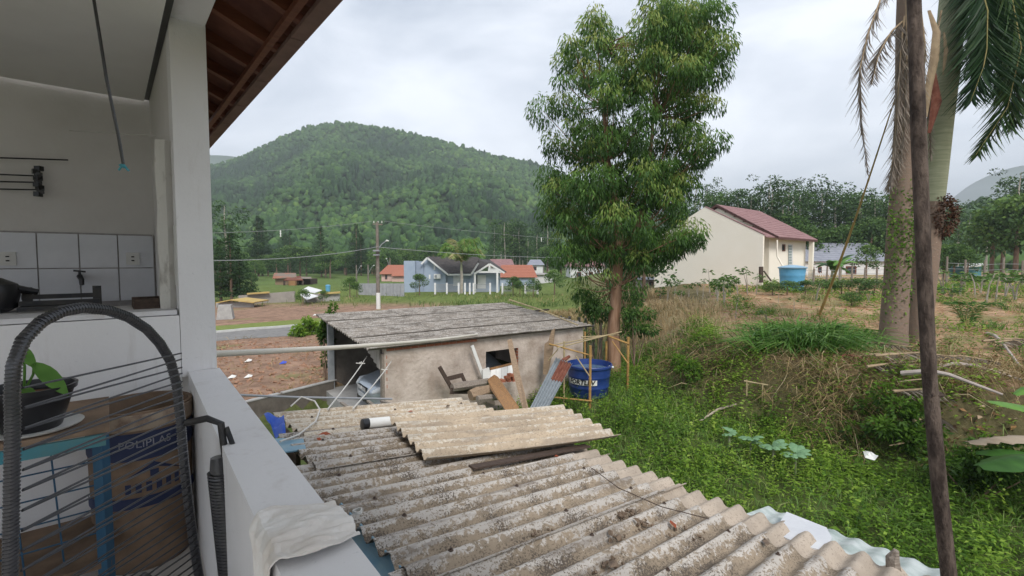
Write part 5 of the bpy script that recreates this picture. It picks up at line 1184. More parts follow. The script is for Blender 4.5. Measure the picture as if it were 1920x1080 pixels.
# field fences
def wire_fence(name, label, pts, hpost, npost, mw=M_WOODGREY, seedx=0):
    pts = [Vector(p) for p in pts]; root = thing(name, label, 'fence', (pts[0].x, pts[0].y, gz(pts[0].x, pts[0].y))); tops = []
    for k in range(npost):
        f = k / (npost - 1) * (len(pts) - 1); i = min(int(f), len(pts) - 2); p = pts[i].lerp(pts[i + 1], f - i); z0 = gz(p.x, p.y); h = hpost * random.uniform(.9, 1.1)
        B().tube([(p.x, p.y, z0 - .1), (p.x + random.uniform(-.06, .06), p.y, z0 + h)], [.075, .06], 6, jit=.1).build('post', mw, root); tops.append(Vector((p.x, p.y, z0)))
    for w in range(4): B().tube([q + Vector((0, 0, hpost * (.25 + .2 * w))) for q in tops], .012, 4).build('wire', M_WIRE, root)
wire_fence('field_fence', 'sagging wire fence with grey posts before the white grey-roofed house', [P(1500, 525, 34), P(1690, 520, 36)], 1.3, 9)
wire_fence('field_fence', 'wire fence with thin posts at the far right field edge', [P(1775, 520, 33), P(1990, 520, 32)], 1.9, 7)
pf = thing('picket_fence', 'white picket fence in front of the grey-roofed white house', 'fence', P(1535, 523, 52))
for k in range(16): x = 1509 + 4.2 * k; B().bar(P(x, 523, 52), P(x, 511, 52), .07, .03, up=(0, 1, 0)).build('picket', M_WHITEW, pf)
B().bar(P(1508, 513, 52.05), P(1574, 513, 52.05), .05, .06).build('rail', M_WHITEW, pf)
o = B().prism([P(1806, 502, 40), P(1842, 499, 40), P(1846, 496, 43), P(1815, 495, 43)], (0, 0, .1)).build('hut_roof', M_WHITEW)
hr = thing('garden_hut', 'tiny hut with a pale blue roof behind the far right fence', 'hut', P(1825, 520, 41)); o.parent = hr; o.matrix_parent_inverse = root_m(hr).inverted()
B().prism([P(1810, 520, 41), P(1840, 520, 41), P(1840, 500, 41), P(1810, 500, 41)], (0, 1.5, 0)).build('wall', M_TEAL, hr)
# ---------------------------------------------------------------- vegetation
M_BARK = mat('bark', (.13, .085, .06), (.24, .165, .12), scale=7, stretch=(2, 2, .5), bump=.5)
M_BARKEUC = mat('eucalypt_bark', (.22, .12, .07), (.34, .21, .14), scale=5, stretch=(2, 2, .35), bump=.5)
M_BARKPALE = mat('pale_bark', (.30, .27, .23), (.40, .36, .31), scale=4)
def clumps_leaves(cl, leaf_len, leaf_w, down=.8, spread=.7, tint=lambda c, p: .5, shell=.5):
    """cl: (centre, radius xyz, count); leaves hang outward and down"""
    out_ = []
    for c, r, n in cl:
        d = RNG.normal(size=(n, 3)); d = unit(d); rad = shell + (1 - shell) * RNG.uniform(0, 1, (n, 1)) ** .6
        pos = np.array(c) + d * rad * np.array(r)
        dr = d * spread + RNG.normal(size=(n, 3)) * .35; dr[:, 2] -= down
        L = leaf_len * RNG.uniform(.65, 1.35, n); w = leaf_w * RNG.uniform(.7, 1.3, n)
        tt = np.clip(tint(np.array(c), d) + RNG.normal(0, .10, n), 0, 1)  # callers give the lower leaves of a clump a darker tint
        out_.append(leaves(pos, dr, L, w, tt))
    return join(out_)

# --- tall eucalyptus in the yard
TY = 15.3
ML_EUC = leafmat('eucalypt_leaf', [(0, (.026, .065, .018)), (.35, (.07, .155, .032)), (.65, (.165, .295, .06)), (1, (.36, .40, .11))], trans=.4, rough=.45)
euc = thing('eucalyptus_tree', 'tall leafy eucalyptus tree with drooping leaves behind the blue tank', 'tree', (3.3, TY, gz(3.3, TY)))
prof_ = [(18, 1205, 1325), (45, 1195, 1345), (60, 1050, 1352), (100, 1028, 1356), (150, 1012, 1356), (200, 1000, 1348), (250, 998, 1335), (280, 1008, 1345), (320, 1010, 1335), (360, 1010, 1325), (400, 1006, 1300), (450, 1030, 1300), (500, 1045, 1250), (550, 1075, 1215), (590, 1085, 1225), (620, 1120, 1210)]
py_ = [p[0] for p in prof_]; xl_ = [p[1] for p in prof_]; xr_ = [p[2] for p in prof_]
cl = []; ctr = []
tries = 0
while len(cl) < 260 and tries < 9000:
    tries += 1
    y = random.choice([random.uniform(20, 480), random.uniform(20, 480), random.uniform(20, 480), random.uniform(440, 610)]); l, r = np.interp(y, py_, xl_), np.interp(y, py_, xr_)
    x = random.uniform(l + 18, r - 18)
    if y < 62 and 1160 < x < 1192: continue                         # notch between the two tops
    if 330 < y < 395 and 1270 < x < 1330 and random.random() < .6: continue
    if 395 < y < 470 and 1120 < x < 1225 and random.random() < .5: continue   # open centre where the limbs show
    if y > 500 and random.random() < (.6 if y < 545 else .8): continue
    if y > 455 and 1142 < x < 1178: continue
    hw = (r - l) / 2 / FPX * TY; dpt = hw * math.sqrt(max(0, 1 - ((x - (l + r) / 2) / ((r - l) / 2)) ** 2)) * .8
    Yc = TY + random.uniform(-dpt, dpt); c = P(x, y, TY); c.y = Yc
    if any((c - q).length < .42 for q in ctr): continue
    ctr.append(c); rr_ = random.uniform(.28, .58); out__ = min(1, abs(x - (l + r) / 2) / ((r - l) / 2 + 1) * .8 + (1 if y < 110 else 0) * .35)
    cl.append((c, (rr_ * random.uniform(.8, 1.2), rr_, rr_ * random.uniform(.7, 1.15)), int(360 * (rr_ / .5) ** 2 * (.6 if y > 480 else 1))))
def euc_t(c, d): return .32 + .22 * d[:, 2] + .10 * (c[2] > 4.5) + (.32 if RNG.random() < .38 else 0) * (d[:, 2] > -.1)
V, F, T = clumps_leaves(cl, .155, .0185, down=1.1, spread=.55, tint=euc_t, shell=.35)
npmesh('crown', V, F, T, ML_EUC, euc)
tb_ = B(); base = Vector((3.3, TY, gz(3.3, TY) - .2)); f1 = P(1160, 470, TY)
main = [base, P(1150, 620, TY), P(1156, 540, TY), f1, P(1158, 390, TY), P(1140, 300, TY), P(1132, 200, TY + .1), P(1120, 90, TY)]
tr1 = B().tube(main, [.24, .2, .17, .15, .10, .075, .05, .02], 10, jit=.05).build('trunk', M_BARKEUC, euc, True)
lead = [f1, P(1195, 430, TY + .1), P(1215, 350, TY + .2), P(1225, 220, TY + .1), P(1245, 60, TY)]
B().tube(lead, [.11, .09, .07, .045, .018], 8, jit=.05).build('limb', M_BARKEUC, euc, True)
B().tube([P(1153, 480, TY), P(1130, 455, TY - .2), P(1090, 440, TY - .3), P(1060, 420, TY - .3)], [.08, .06, .04, .02], 7).build('limb', M_BARKEUC, euc, True)
axp = main[2:] + lead[1:]
for c in ctr:
    q = min(axp, key=lambda a_: (a_ - c).length + (2.5 if a_.z > c.z else 0)); m_ = q.lerp(c, .5) - Vector((0, 0, .12 * (c - q).length))
    tb_.tube([q, m_, c], [.026, .018, .007], 5, cap=False)
o = tb_.build('twigs', M_BARKEUC, euc, True); o['kind'] = 'stuff'

# --- tree prototypes for the woods
def protop(name, kind):
    root = thing(name); rnd = random
    if kind == 'gum':          # tall slim gum: layered clumps on top of a bare trunk
        Hh = 14; cl = [((rnd.gauss(0, .9 + .9 * (1 - abs(f - .45))), rnd.gauss(0, 1.3), Hh * (.38 + .6 * f)), (rnd.uniform(.7, 1.3),) * 2 + (rnd.uniform(.5, .9),), 70) for f in [i / 21 for i in range(22)]]
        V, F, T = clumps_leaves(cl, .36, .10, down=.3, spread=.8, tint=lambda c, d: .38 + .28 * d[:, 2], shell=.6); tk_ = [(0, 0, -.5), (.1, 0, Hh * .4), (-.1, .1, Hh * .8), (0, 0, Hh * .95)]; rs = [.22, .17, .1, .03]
    elif kind == 'open':       # feathery gum with see-through top
        Hh = 16; cl = [((rnd.gauss(0, 1.4), rnd.gauss(0, 1.4), Hh * (.5 + .48 * f)), (rnd.uniform(.5, 1.0),) * 2 + (rnd.uniform(.35, .6),), 45) for f in [i / 19 for i in range(20)]]
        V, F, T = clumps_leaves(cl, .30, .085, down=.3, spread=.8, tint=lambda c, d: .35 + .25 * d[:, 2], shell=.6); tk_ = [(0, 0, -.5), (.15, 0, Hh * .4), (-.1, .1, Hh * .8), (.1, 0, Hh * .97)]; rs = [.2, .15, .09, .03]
    elif kind == 'pine':
        Hh = 15; cl = []
        for i in range(11):
            f = i / 10; R_ = 3.0 * (1 - f) ** .8 + .35
            for k in range(max(2, int(6 * (1 - f)) + 2)):
                a = rnd.uniform(0, 6.28); cl.append(((math.cos(a) * R_ * .6, math.sin(a) * R_ * .6, Hh * (.14 + .84 * f)), (R_ * .5, R_ * .5, .6), 70))
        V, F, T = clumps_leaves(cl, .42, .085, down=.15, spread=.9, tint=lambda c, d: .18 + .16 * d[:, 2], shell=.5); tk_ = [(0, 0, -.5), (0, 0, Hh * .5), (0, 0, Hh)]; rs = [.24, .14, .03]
    else:                      # round broadleaf
        Hh = 8; cl = []
        for i in range(26):
            a, e_ = rnd.uniform(0, 6.28), rnd.uniform(-.5, 1.4); cl.append(((math.cos(a) * math.cos(e_) * 2.3, math.sin(a) * math.cos(e_) * 2.3, Hh * .55 + math.sin(e_) * 2.4), (1.15, 1.15, .9), 62))
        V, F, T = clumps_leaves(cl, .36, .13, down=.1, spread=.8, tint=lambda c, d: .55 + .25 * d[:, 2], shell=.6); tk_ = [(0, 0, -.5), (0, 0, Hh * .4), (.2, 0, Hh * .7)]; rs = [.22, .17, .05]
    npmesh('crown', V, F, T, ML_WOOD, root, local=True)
    B().tube(tk_, rs, 7).build('trunk', M_BARKPALE if kind in ('gum', 'open') else M_BARK, root, True, local=True)
    return root
ML_WOOD = leafmat('wood_leaf', [(0, (.018, .045, .016)), (.35, (.042, .09, .026)), (.65, (.08, .155, .038)), (1, (.17, .27, .06))], trans=.2, rand=.22)
protos = {k: [protop(n_, k) for _ in range(v)] for k, n_, v in (('gum', 'eucalyptus_tree', 3), ('open', 'eucalyptus_tree', 2), ('pine', 'pine_tree', 2), ('round', 'broadleaf_tree', 3))}
used_ = set()
def plant(kind, px, Y, s, label, group, cat='tree', sx=1.0):
    i = random.randrange(len(protos[kind])); pr = protos[kind][i]; p = P(px, 490, Y); x = p.x
    if (kind, i) in used_: o = dup(pr)
    else: o = pr; used_.add((kind, i))
    place(o, (x, Y, gz(x, Y) if Y < 90 else -4.3), random.uniform(0, 6.28), (s * sx, s * sx, s)); tag(o, label, cat, group); return o
LG = 'tall eucalyptus trees in the wood behind the cream house'
k = 0
for x in np.linspace(1272, 1700, 46):
    x_ = x + random.uniform(-7, 7); back = k % 2; Y = (80 if back else 68) + random.uniform(-4, 4); top = np.interp(x_, [1270, 1300, 1340, 1400, 1440, 1500, 1560, 1620, 1680], [375, 350, 346, 360, 338, 352, 350, 352, 360]) + random.uniform(-4, 26) + (0 if back else 14)
    kind = 'open' if back and random.random() < .75 else 'gum'; h = (490 - top) / FPX * Y + 2.2
    plant(kind, x_, Y, h / (16 if kind == 'open' else 14), 'tall eucalyptus in the dense dark wood behind the cream house', LG, sx=1.25 if kind == 'gum' else 1.1); k += 1
for x in np.linspace(1290, 1690, 30):                       # lower storey of the same wood
    Y = 64 + random.uniform(-2, 3); plant('round', x + random.uniform(-6, 6), Y, random.uniform(.75, 1.05), 'dark bushy tree in the lower storey of the wood behind the cream house', 'bushy trees below the eucalyptus wood')
for x, Y, s, kd in ((1760, 75, .8, 'gum'), (1795, 82, .85, 'gum'), (1815, 90, .85, 'open'), (1850, 88, .8, 'open'), (1880, 80, .9, 'gum'), (1905, 75, 1.0, 'open'), (1935, 78, 1.1, 'gum'), (1970, 75, 1.1, 'gum'), (1740, 66, .6, 'gum')):
    plant(kd, x, Y, s, 'hazy tree on the slope at the far right edge', 'trees on the right slope', sx=1.3)
for x, Y, s in ((1860, 48, .92), (1905, 46, 1.05), (1880, 52, 1.0), (1945, 46, 1.1)): plant('round', x, Y, s, 'dark round tree behind the far right wire fence', 'dark trees behind the right fence')
for x, Y, s in ((1790, 41, .42), (1815, 40, .36), (1770, 42, .4)): plant('round', x, Y, s, 'bright yellow green bush behind the far right wire fence', 'bright bushes behind the right fence')
HF = 'trees along the foot of the hill'
for i in range(135):
    x = random.uniform(250, 1290); Y = random.uniform(112, 168); zone = fbm(np.array([x]), np.array([Y]), .012, 31)[0]
    kd = 'pine' if zone < -.45 else ('gum' if x > 900 and zone < .5 else 'round')
    if 455 < x < 700 and Y < 135: kd = random.choice(['pine', 'round', 'round'])
    s = random.uniform(.75, 1.15) * (1.0 if kd != 'round' else 1.0); lab = {'pine': 'dark pine among the trees at the foot of the hill', 'gum': 'slender pale trunked gum among the trees at the foot of the hill', 'round': 'bright green round tree at the foot of the hill'}[kd]
    if kd == 'gum' and x < 900: s *= 1.1
    plant(kd, x, Y, s, lab, HF, sx=1.15)
plant('gum', 424, 75, .95, 'tall pale eucalyptus beside the white pillar behind the dark conifer', 'single trees left', sx=1.2)
for x, Y, s in ((412, 47, .40), (432, 46, .44), (448, 48, .34)): plant('pine', x, Y, s, 'dark dense conifer beside the white pillar', 'dark conifers beside the pillar', sx=1.5)
for x, Y, s, lab in ((478, 100, .62, 'bright green round tree left of the shack'), (470, 78, .3, 'pale green bush on the meadow left of the shack'), (655, 53, .30, 'dense green bush in front of the grey panel wall'), (668, 53.5, .22, 'smaller green bush beside the dense bush before the panel wall'), (566, 43, .2, 'yellow green bush beside the white roofed hut'), (606, 45.5, .16, 'small dark bush right of the white roofed hut'),
                     (786, 56.5, .33, 'light green shrub in front of the blue house tower'), (962, 55, .3, 'green shrub before the orange roofed house'), (1040, 55, .38, 'bushy shrub right of the blue house fence'), (975, 54, .24, 'small shrub at the blue house fence'), (1000, 53, .28, 'leafy shrub beside the last white fence post'), (1625, 45, .42, 'dark green bush before the grey-roofed white house'), (1250, 30, .0, '')):
    if s: plant('round', x, Y, s, lab, None)
for x, Y, s, lab in ((1450, 27, .10, 'low green bush in front of the light blue tank on its left'), (1478, 26.5, .11, 'low green bush right before the light blue tank'), (1512, 27, .11, 'low green bush just right of the light blue tank'), (1545, 28, .12, 'low green bush below the banana plant'), (1580, 28, .11, 'low bush right of the leaning bamboo on the field'), (1615, 27, .13, 'leafy low bush before the wire fence'), (1642, 26, .13, 'leafy low bush beside the palm trunks on the field'), (1600, 22, .09, 'small bush on the straw left of the palm trunks')):
    plant('round', x, Y, s, lab, None, 'bush', sx=1.7)
plant('round', 1208, 30, .62, 'dark citrus tree filling the gap left of the cream house', None)
plant('round', 1190, 33, .55, 'dark bush below the eucalyptus left of the cream house', None)
for lst in protos.values():
    for i, pr in enumerate(lst):
        pass

# --- yard weeds, grass and bank growth
def scatter(n, xr, yr, fn):
    x = RNG.uniform(*xr, n); y = RNG.uniform(*yr, n); k = RNG.uniform(0, 1, n) < fn(x, y); x, y = x[k], y[k]
    return np.stack([x, y, gh(x, y)], 1)
def roofside(x, y): v = CT * x + ST * y; return sm(v, 3.55, 3.75)          # keep out from under the shed
def gar(x, y):                                                             # 1 outside garage and driveway
    a = (x - GO[0]) * GA[0] + (y - GO[1]) * GA[1]; b = (x - GO[0]) * GB[0] + (y - GO[1]) * GB[1]
    inside = (a > -1) & (a < 6.3) & (b > -.05) & (b < 4.8); drive = (a < 4.2) & (b < 0) & (CT * x + ST * y < 3.9)
    tankin = (x - TC.x) ** 2 + (y - TC.y) ** 2 < .5 ** 2
    return 1.0 * ~(inside | drive | tankin)
ML_WEED = leafmat('weed_leaf', [(0, (.032, .075, .014)), (.35, (.11, .22, .028)), (.7, (.24, .39, .046)), (1, (.40, .52, .10))], trans=.45)
def weedz(x, y): return roofside(x, y) * gar(x, y) * (1 - sm(bank_t(x, y), .05, .35)) * np.clip(.7 + .45 * fbm(x, y, 1.3, 41), .2, 1)
st_ = scatter(17000, (-1, 14), (2.5, 15), weedz); parts = []
hts = np.clip(.28 + .13 * fbm(st_[:, 0], st_[:, 1], .9, 42) + RNG.normal(0, .05, len(st_)), .1, .6); tn = np.clip(.68 + .17 * fbm(st_[:, 0], st_[:, 1], .8, 43), .1, .95)
tn = tn * (1 - .5 * sm(st_[:, 0] - .1 * st_[:, 1], 5.6, 7.5))
for k in range(11):
    f = (k + .5) / 11; m = len(st_); pos = st_ + np.stack([RNG.normal(0, .05, m), RNG.normal(0, .05, m), hts * f], 1)
    d = RNG.normal(size=(m, 3)); d[:, 2] = np.abs(d[:, 2]) * .35 + .12 - .25 * (1 - f)
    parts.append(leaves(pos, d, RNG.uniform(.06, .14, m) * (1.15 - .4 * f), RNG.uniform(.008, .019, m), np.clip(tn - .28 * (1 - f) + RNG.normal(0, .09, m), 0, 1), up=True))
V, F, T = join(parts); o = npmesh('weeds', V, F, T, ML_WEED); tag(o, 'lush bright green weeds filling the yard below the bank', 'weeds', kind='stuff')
st2 = scatter(1500, (-1, 14), (2.5, 15), weedz); parts = []; m = len(st2); h2 = RNG.uniform(.35, .75, m); lt2 = RNG.uniform(.2, 1, m)
for k in range(12):
    f = (k + .5) / 12; pos = st2 + np.stack([RNG.normal(0, .03, m), RNG.normal(0, .03, m), h2 * f], 1); d = RNG.normal(size=(m, 3)); d[:, 2] = np.abs(d[:, 2]) * .3 + .15
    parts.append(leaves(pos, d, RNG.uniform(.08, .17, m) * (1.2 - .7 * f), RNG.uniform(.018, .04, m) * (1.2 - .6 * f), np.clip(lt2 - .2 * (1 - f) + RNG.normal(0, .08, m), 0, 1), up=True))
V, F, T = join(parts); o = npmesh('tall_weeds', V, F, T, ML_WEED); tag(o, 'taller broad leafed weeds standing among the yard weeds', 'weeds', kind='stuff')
ML_GRASS = leafmat('grass_blade', [(0, (.04, .10, .02)), (.4, (.10, .23, .04)), (.7, (.20, .31, .075)), (1, (.42, .36, .19))], trans=.3)
def grassz(x, y): return roofside(x, y) * gar(x, y) * (1 - sm(bank_t(x, y), .3, .6)) * np.clip(.2 + .8 * sm(5.2 - (x - .0 * y), 0, 2.5) * sm(y, 6, 8.5) + .22 + .25 * fbm(x, y, 1.5, 45), 0, 1)
g_ = scatter(40000, (-1, 12), (3, 16), grassz); m = len(g_)
V, F, T = blades(g_, rand_dirs(m, 1.3, .45), RNG.uniform(.18, .55, m), RNG.uniform(.0035, .008, m), np.clip(RNG.normal(.6, .15, m), 0, .92), RNG.uniform(.3, 1.2, m))
o = npmesh('grass', V, F, T, ML_GRASS); tag(o, 'long green grass between the tank and the shed eave', 'grass', kind='stuff')
# the bank: mixed weeds, drooping dry grass
def bankm(x, y): t = bank_t(x, y); return sm(t, .03, .2) * (1 - sm(t, .97, 1.0) * .9) * (1 - sm(y, 16, 22) * .8)
b_s = scatter(27000, (3, 15), (5.5, 17), lambda x, y: bankm(x, y) * np.clip(.42 + .5 * fbm(x, y, 1.4, 51), .03, 1)); parts = []; m = len(b_s)
tnb = np.clip(.52 + .22 * fbm(b_s[:, 0], b_s[:, 1], 1.1, 52), 0, .9)
for k in range(8):
    f = (k + .5) / 8; pos = b_s + np.stack([RNG.normal(0, .07, m), RNG.normal(0, .07, m), f * RNG.uniform(.12, .42, m)], 1); d = RNG.normal(size=(m, 3)); d[:, 2] = np.abs(d[:, 2]) * .3
    d[:, :2] += [-.25, -.35]
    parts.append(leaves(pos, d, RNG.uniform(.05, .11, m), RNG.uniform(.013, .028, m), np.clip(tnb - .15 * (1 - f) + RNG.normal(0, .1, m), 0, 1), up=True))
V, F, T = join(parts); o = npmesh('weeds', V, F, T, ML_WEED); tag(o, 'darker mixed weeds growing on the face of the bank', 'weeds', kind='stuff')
ML_DRY = leafmat('dry_blade', [(0, (.10, .10, .035)), (.3, (.22, .17, .07)), (.65, (.38, .27, .14)), (1, (.56, .46, .29))], trans=.2, rough=.8)
dcs = [(P(x, y, Y)) for x, y, Y in ((1540, 690, 10.6), (1500, 680, 10.9), (1580, 700, 10.3), (1640, 660, 10.6), (1690, 670, 10.3), (1610, 640, 11.2), (1720, 690, 10.0), (1460, 700, 11.0), (1560, 740, 10.2), (1530, 740, 10.3), (1590, 760, 9.9), (1380, 660, 12.2), (1330, 650, 12.6), (1420, 640, 12.4), (1280, 640, 13.4), (1250, 620, 14), (1780, 700, 9.9), (1830, 720, 9.6), (1880, 700, 9.8), (1920, 730, 9.4), (1760, 650, 10.9), (1850, 660, 10.6), (1800, 750, 9.4), (1870, 760, 9.2))]
parts = []
for c in dcs:
    m = 150; pos = np.stack([RNG.normal(c.x, .33, m), RNG.normal(c.y, .3, m), np.zeros(m)], 1); pos[:, 2] = gh(pos[:, 0], pos[:, 1]) + RNG.uniform(0, .18, m)
    d = RNG.normal(size=(m, 3)) * .8 + [-.25, -.45, .45]
    parts.append(blades(pos, d, RNG.uniform(.2, .6, m), RNG.uniform(.0035, .008, m), np.clip(RNG.normal(.5, .25, m), 0, 1), RNG.uniform(.9, 1.9, m)))
gb = scatter(8000, (3, 15), (5.5, 17), lambda x, y: bankm(x, y) * np.clip(.4 - .5 * fbm(x, y, 1.4, 51), .05, 1)); m = len(gb)
parts.append(blades(gb, RNG.normal(size=(m, 3)) * .6 + [-.3, -.5, .7], RNG.uniform(.15, .5, m), RNG.uniform(.0035, .007, m), np.clip(RNG.normal(.42, .2, m), 0, 1), RNG.uniform(.6, 1.6, m)))
V, F, T = join(parts); o = npmesh('dry_grass', V, F, T, ML_DRY); tag(o, 'dry brown grass drooping over the bank edge', 'grass', kind='stuff')
# pale seed grass on the slope beside the eucalyptus
def palez(x, y): t = bank_t(x, y); return np.clip(sm(t, .1, .35) * (1 - sm(x - .16 * y, 3.9, 6.0)) * sm(y, 13.2, 15.5) + .8 * sm(y, 19.5, 23) * (1 - sm(t, .1, .3)) * sm(x + .28 * y, 1.5, 5), 0, 1) * np.clip(.65 + .4 * fbm(x, y, .7, 61), .1, 1) * gar(x, y)
pg = np.concatenate([scatter(52000, (-4, 13), (13, 36), palez)]); m = len(pg); far_ = 1 + (pg[:, 1] - 14) * .05
green = fbm(pg[:, 0], pg[:, 1], .35, 62) + .9 * sm(3.2 - pg[:, 0], -1, 3)
V, F, T = blades(pg, rand_dirs(m, 1.6, .4), RNG.uniform(.35, .8, m), RNG.uniform(.004, .008, m) * far_, np.clip(RNG.normal(.72, .14, m) - .42 * sm(green, .3, 1.2), 0, 1), RNG.uniform(.2, .9, m))
o = npmesh('seed_grass', V, F, T, ML_DRY); tag(o, 'pale feathery seed grass on the slope below the cream house', 'grass', kind='stuff')
# straw and sparse green growth over the upper field
def strawz(x, y): return sm(bank_t(x, y), .85, 1.0) * sm(x - .16 * y, 4.6, 6.2)
sw = scatter(34000, (6, 38), (9, 36), lambda x, y: strawz(x, y) * np.clip(1.2 - y / 36, .15, 1)); m = len(sw); fy = 1 + (sw[:, 1] - 10) * .06
d = RNG.normal(size=(m, 3)); d[:, 2] = RNG.uniform(.02, .35, m)
V1 = blades(sw + [0, 0, .02], d, RNG.uniform(.15, .45, m), RNG.uniform(.003, .006, m) * fy, np.clip(RNG.normal(.56, .12, m), 0, 1), .4)
o = npmesh('straw', *V1, ML_DRY2 if 'ML_DRY2' in globals() else leafmat('straw_blade', [(0, (.20, .10, .045)), (.5, (.40, .225, .115)), (1, (.56, .38, .22))], trans=.05, rough=.9)); tag(o, 'orange brown straw lying over the upper field', 'straw', kind='stuff')
gs = scatter(13000, (6, 40), (10, 40), lambda x, y: strawz(x, y) * sm(fbm(x, y, .8, 71) + .35 * sm(y, 18, 30), .3, 1.05)); m = len(gs); parts = []; fy = 1 + (gs[:, 1] - 10) * .04
for k in range(7):
    f = (k + .5) / 7; pos = gs + np.stack([RNG.normal(0, .08, m) * fy, RNG.normal(0, .08, m) * fy, f * RNG.uniform(.15, .5, m)], 1); d = RNG.normal(size=(m, 3)); d[:, 2] = np.abs(d[:, 2]) * .4 + .1
    parts.append(leaves(pos, d, RNG.uniform(.06, .13, m) * fy, RNG.uniform(.012, .028, m) * fy, np.clip(RNG.normal(.5, .16, m), 0, 1), up=True))
V, F, T = join(parts); o = npmesh('weeds', V, F, T, ML_WEED); tag(o, 'scattered green weeds sprouting in the upper field', 'weeds', kind='stuff')
tc_ = scatter(260, (6, 34), (10, 34), lambda x, y: strawz(x, y) * .9 + .6 * palez(x, y)); parts = []
for c in tc_:
    m = int(RNG.integers(25, 70)); r = RNG.uniform(.08, .25); pos = np.stack([RNG.normal(c[0], r, m), RNG.normal(c[1], r, m), np.full(m, c[2] - .02)], 1); fy = 1 + (c[1] - 10) * .05
    parts.append(blades(pos, rand_dirs(m, 1.2, .55), RNG.uniform(.2, .65, m), RNG.uniform(.004, .008, m) * fy, np.clip(RNG.normal(RNG.choice([.15, .35, .6, .8]), .1, m), 0, 1), RNG.uniform(.5, 1.2, m)))
V, F, T = join(parts); o = npmesh('grass_tufts', V, F, T, leafmat('tuft_blade', [(0, (.06, .14, .025)), (.4, (.15, .25, .05)), (.7, (.38, .33, .16)), (1, (.52, .44, .26))], trans=.3)); tag(o, 'green and straw coloured grass tufts dotted over the upper field', 'grass', kind='stuff')
# meadow beyond the garage, in front of the houses, and the left plot tufts
def meadow(x, y): return sm(y, 39.5, 42) * (1 - sm(y, 55, 58)) * (1 - .75 * (x < -9)) * np.clip(.5 + .5 * fbm(x, y, .25, 81), 0, 1) * (1 - sm(bank_t(x, y), .5, .9))
mg_ = scatter(16000, (-34, 14), (36, 66), meadow); m = len(mg_)
V, F, T = blades(mg_, rand_dirs(m, 1.5, .45), RNG.uniform(.25, .7, m), RNG.uniform(.015, .03, m), np.clip(RNG.normal(.45, .22, m) + .25 * fbm(mg_[:, 0], mg_[:, 1], .2, 82), 0, 1), .5)
o = npmesh('meadow_grass', V, F, T, leafmat('meadow_blade', [(0, (.06, .12, .025)), (.5, (.14, .20, .05)), (.8, (.32, .27, .12)), (1, (.40, .30, .17))], trans=.2)); tag(o, 'rough green and straw meadow before the houses', 'grass', kind='stuff')
lt_ = scatter(9000, (-14, -4), (9, 24), lambda x, y: (1 - sm((x - WLA[0]) * WD[1] - (y - WLA[1]) * WD[0], -.3, -.05)) * np.clip(.75 * sm(x - .12 * y, -9.2, -7.2) * (1 - sm(y, 17, 21)) + .12 + .2 * fbm(x, y, .9, 91), 0, 1)); m = len(lt_)
V, F, T = blades(lt_, RNG.normal(size=(m, 3)) * .6 + [0, 0, .8], RNG.uniform(.12, .45, m), RNG.uniform(.005, .011, m), np.clip(RNG.normal(.5, .2, m), 0, 1), 1.0)
o = npmesh('dry_grass', V, F, T, ML_DRY); tag(o, 'dry yellow tufts on the bare earth plot beside the garage', 'grass', kind='stuff')
# ---------------------------------------------------------------- palms and single plants
def frond(pts, ll, tint, root, mats, name='frond', droop=.6, dens=46, wid=.011, rr=.022, side=(0, 0, 1), flat=.9):
    """pts: rachis control points; leaflets along both sides, longest in the middle"""
    pts = [Vector(p) for p in pts]
    def ev(t): f = t * (len(pts) - 1); i = min(int(f), len(pts) - 2); return pts[i].lerp(pts[i + 1], f - i)
    fo = B().tube([ev(i / 10) for i in range(11)], [rr * (1 - .85 * i / 10) + .003 for i in range(11)], 6).build(name, mats[0], root, True)
    P_ = []; Dd = []; LL = []
    for i in range(dens):
        t = .10 + .9 * i / dens; p = ev(t); tg = (ev(min(1, t + .03)) - ev(max(0, t - .03))).normalized(); s = tg.cross(Vector(side))
        if s.length < .1: s = tg.cross(Vector((1, 0, 0)))
        s.normalize()
        for sg in (-1, 1):
            for rep in range(2):
                d = s * sg * flat + tg * .55 + Vector((random.gauss(0, .15), random.gauss(0, .15), -droop + random.gauss(0, .15))); P_.append(p); Dd.append(d); LL.append(ll * (math.sin(math.pi * (.12 + .86 * t)) ** .6) * random.uniform(.7, 1.1))
    n = len(P_); V, F, T = blades(np.array([p[:] for p in P_]), np.array([d[:] for d in Dd]), np.array(LL), np.full(n, wid) * RNG.uniform(.7, 1.2, n), np.clip(RNG.normal(tint, .12, n), 0, 1), RNG.uniform(.4, 1.2, n) * (1.2 if droop > .5 else .7))
    npmesh('leaflets', V, F, T, mats[1], fo); return fo
M_RACHIS = mat('rachis', (.22, .20, .07), (.30, .24, .10), scale=4); M_RACHISDRY = mat('dry_rachis', (.36, .27, .17), (.26, .19, .12), scale=5)
ML_PALM = leafmat('palm_leaflet', [(0, (.012, .035, .014)), (.4, (.03, .075, .022)), (.75, (.10, .15, .03)), (1, (.26, .22, .06))], trans=.25)
ML_PALMDRY = leafmat('dry_leaflet', [(0, (.10, .085, .07)), (.5, (.24, .20, .165)), (1, (.42, .36, .29))], trans=.15, rough=.9)
M_PALMTR = mat('palm_trunk', (.20, .155, .12), (.40, .335, .27), scale=9, stretch=(1.5, 1.5, 2.2), bump=1.0, c3=(.22, .15, .11)); M_PALMGREEN = mat('palm_shaft', (.24, .26, .16), (.33, .34, .23), scale=3, stretch=(.6, .6, 7), bump=.4)
PY = 12.6; b1 = P(1672, 655, PY); p1 = thing('palm_tree', 'palm with a rough vine covered trunk and grey dead fronds', 'palm', (b1.x, PY, gz(b1.x, PY)))
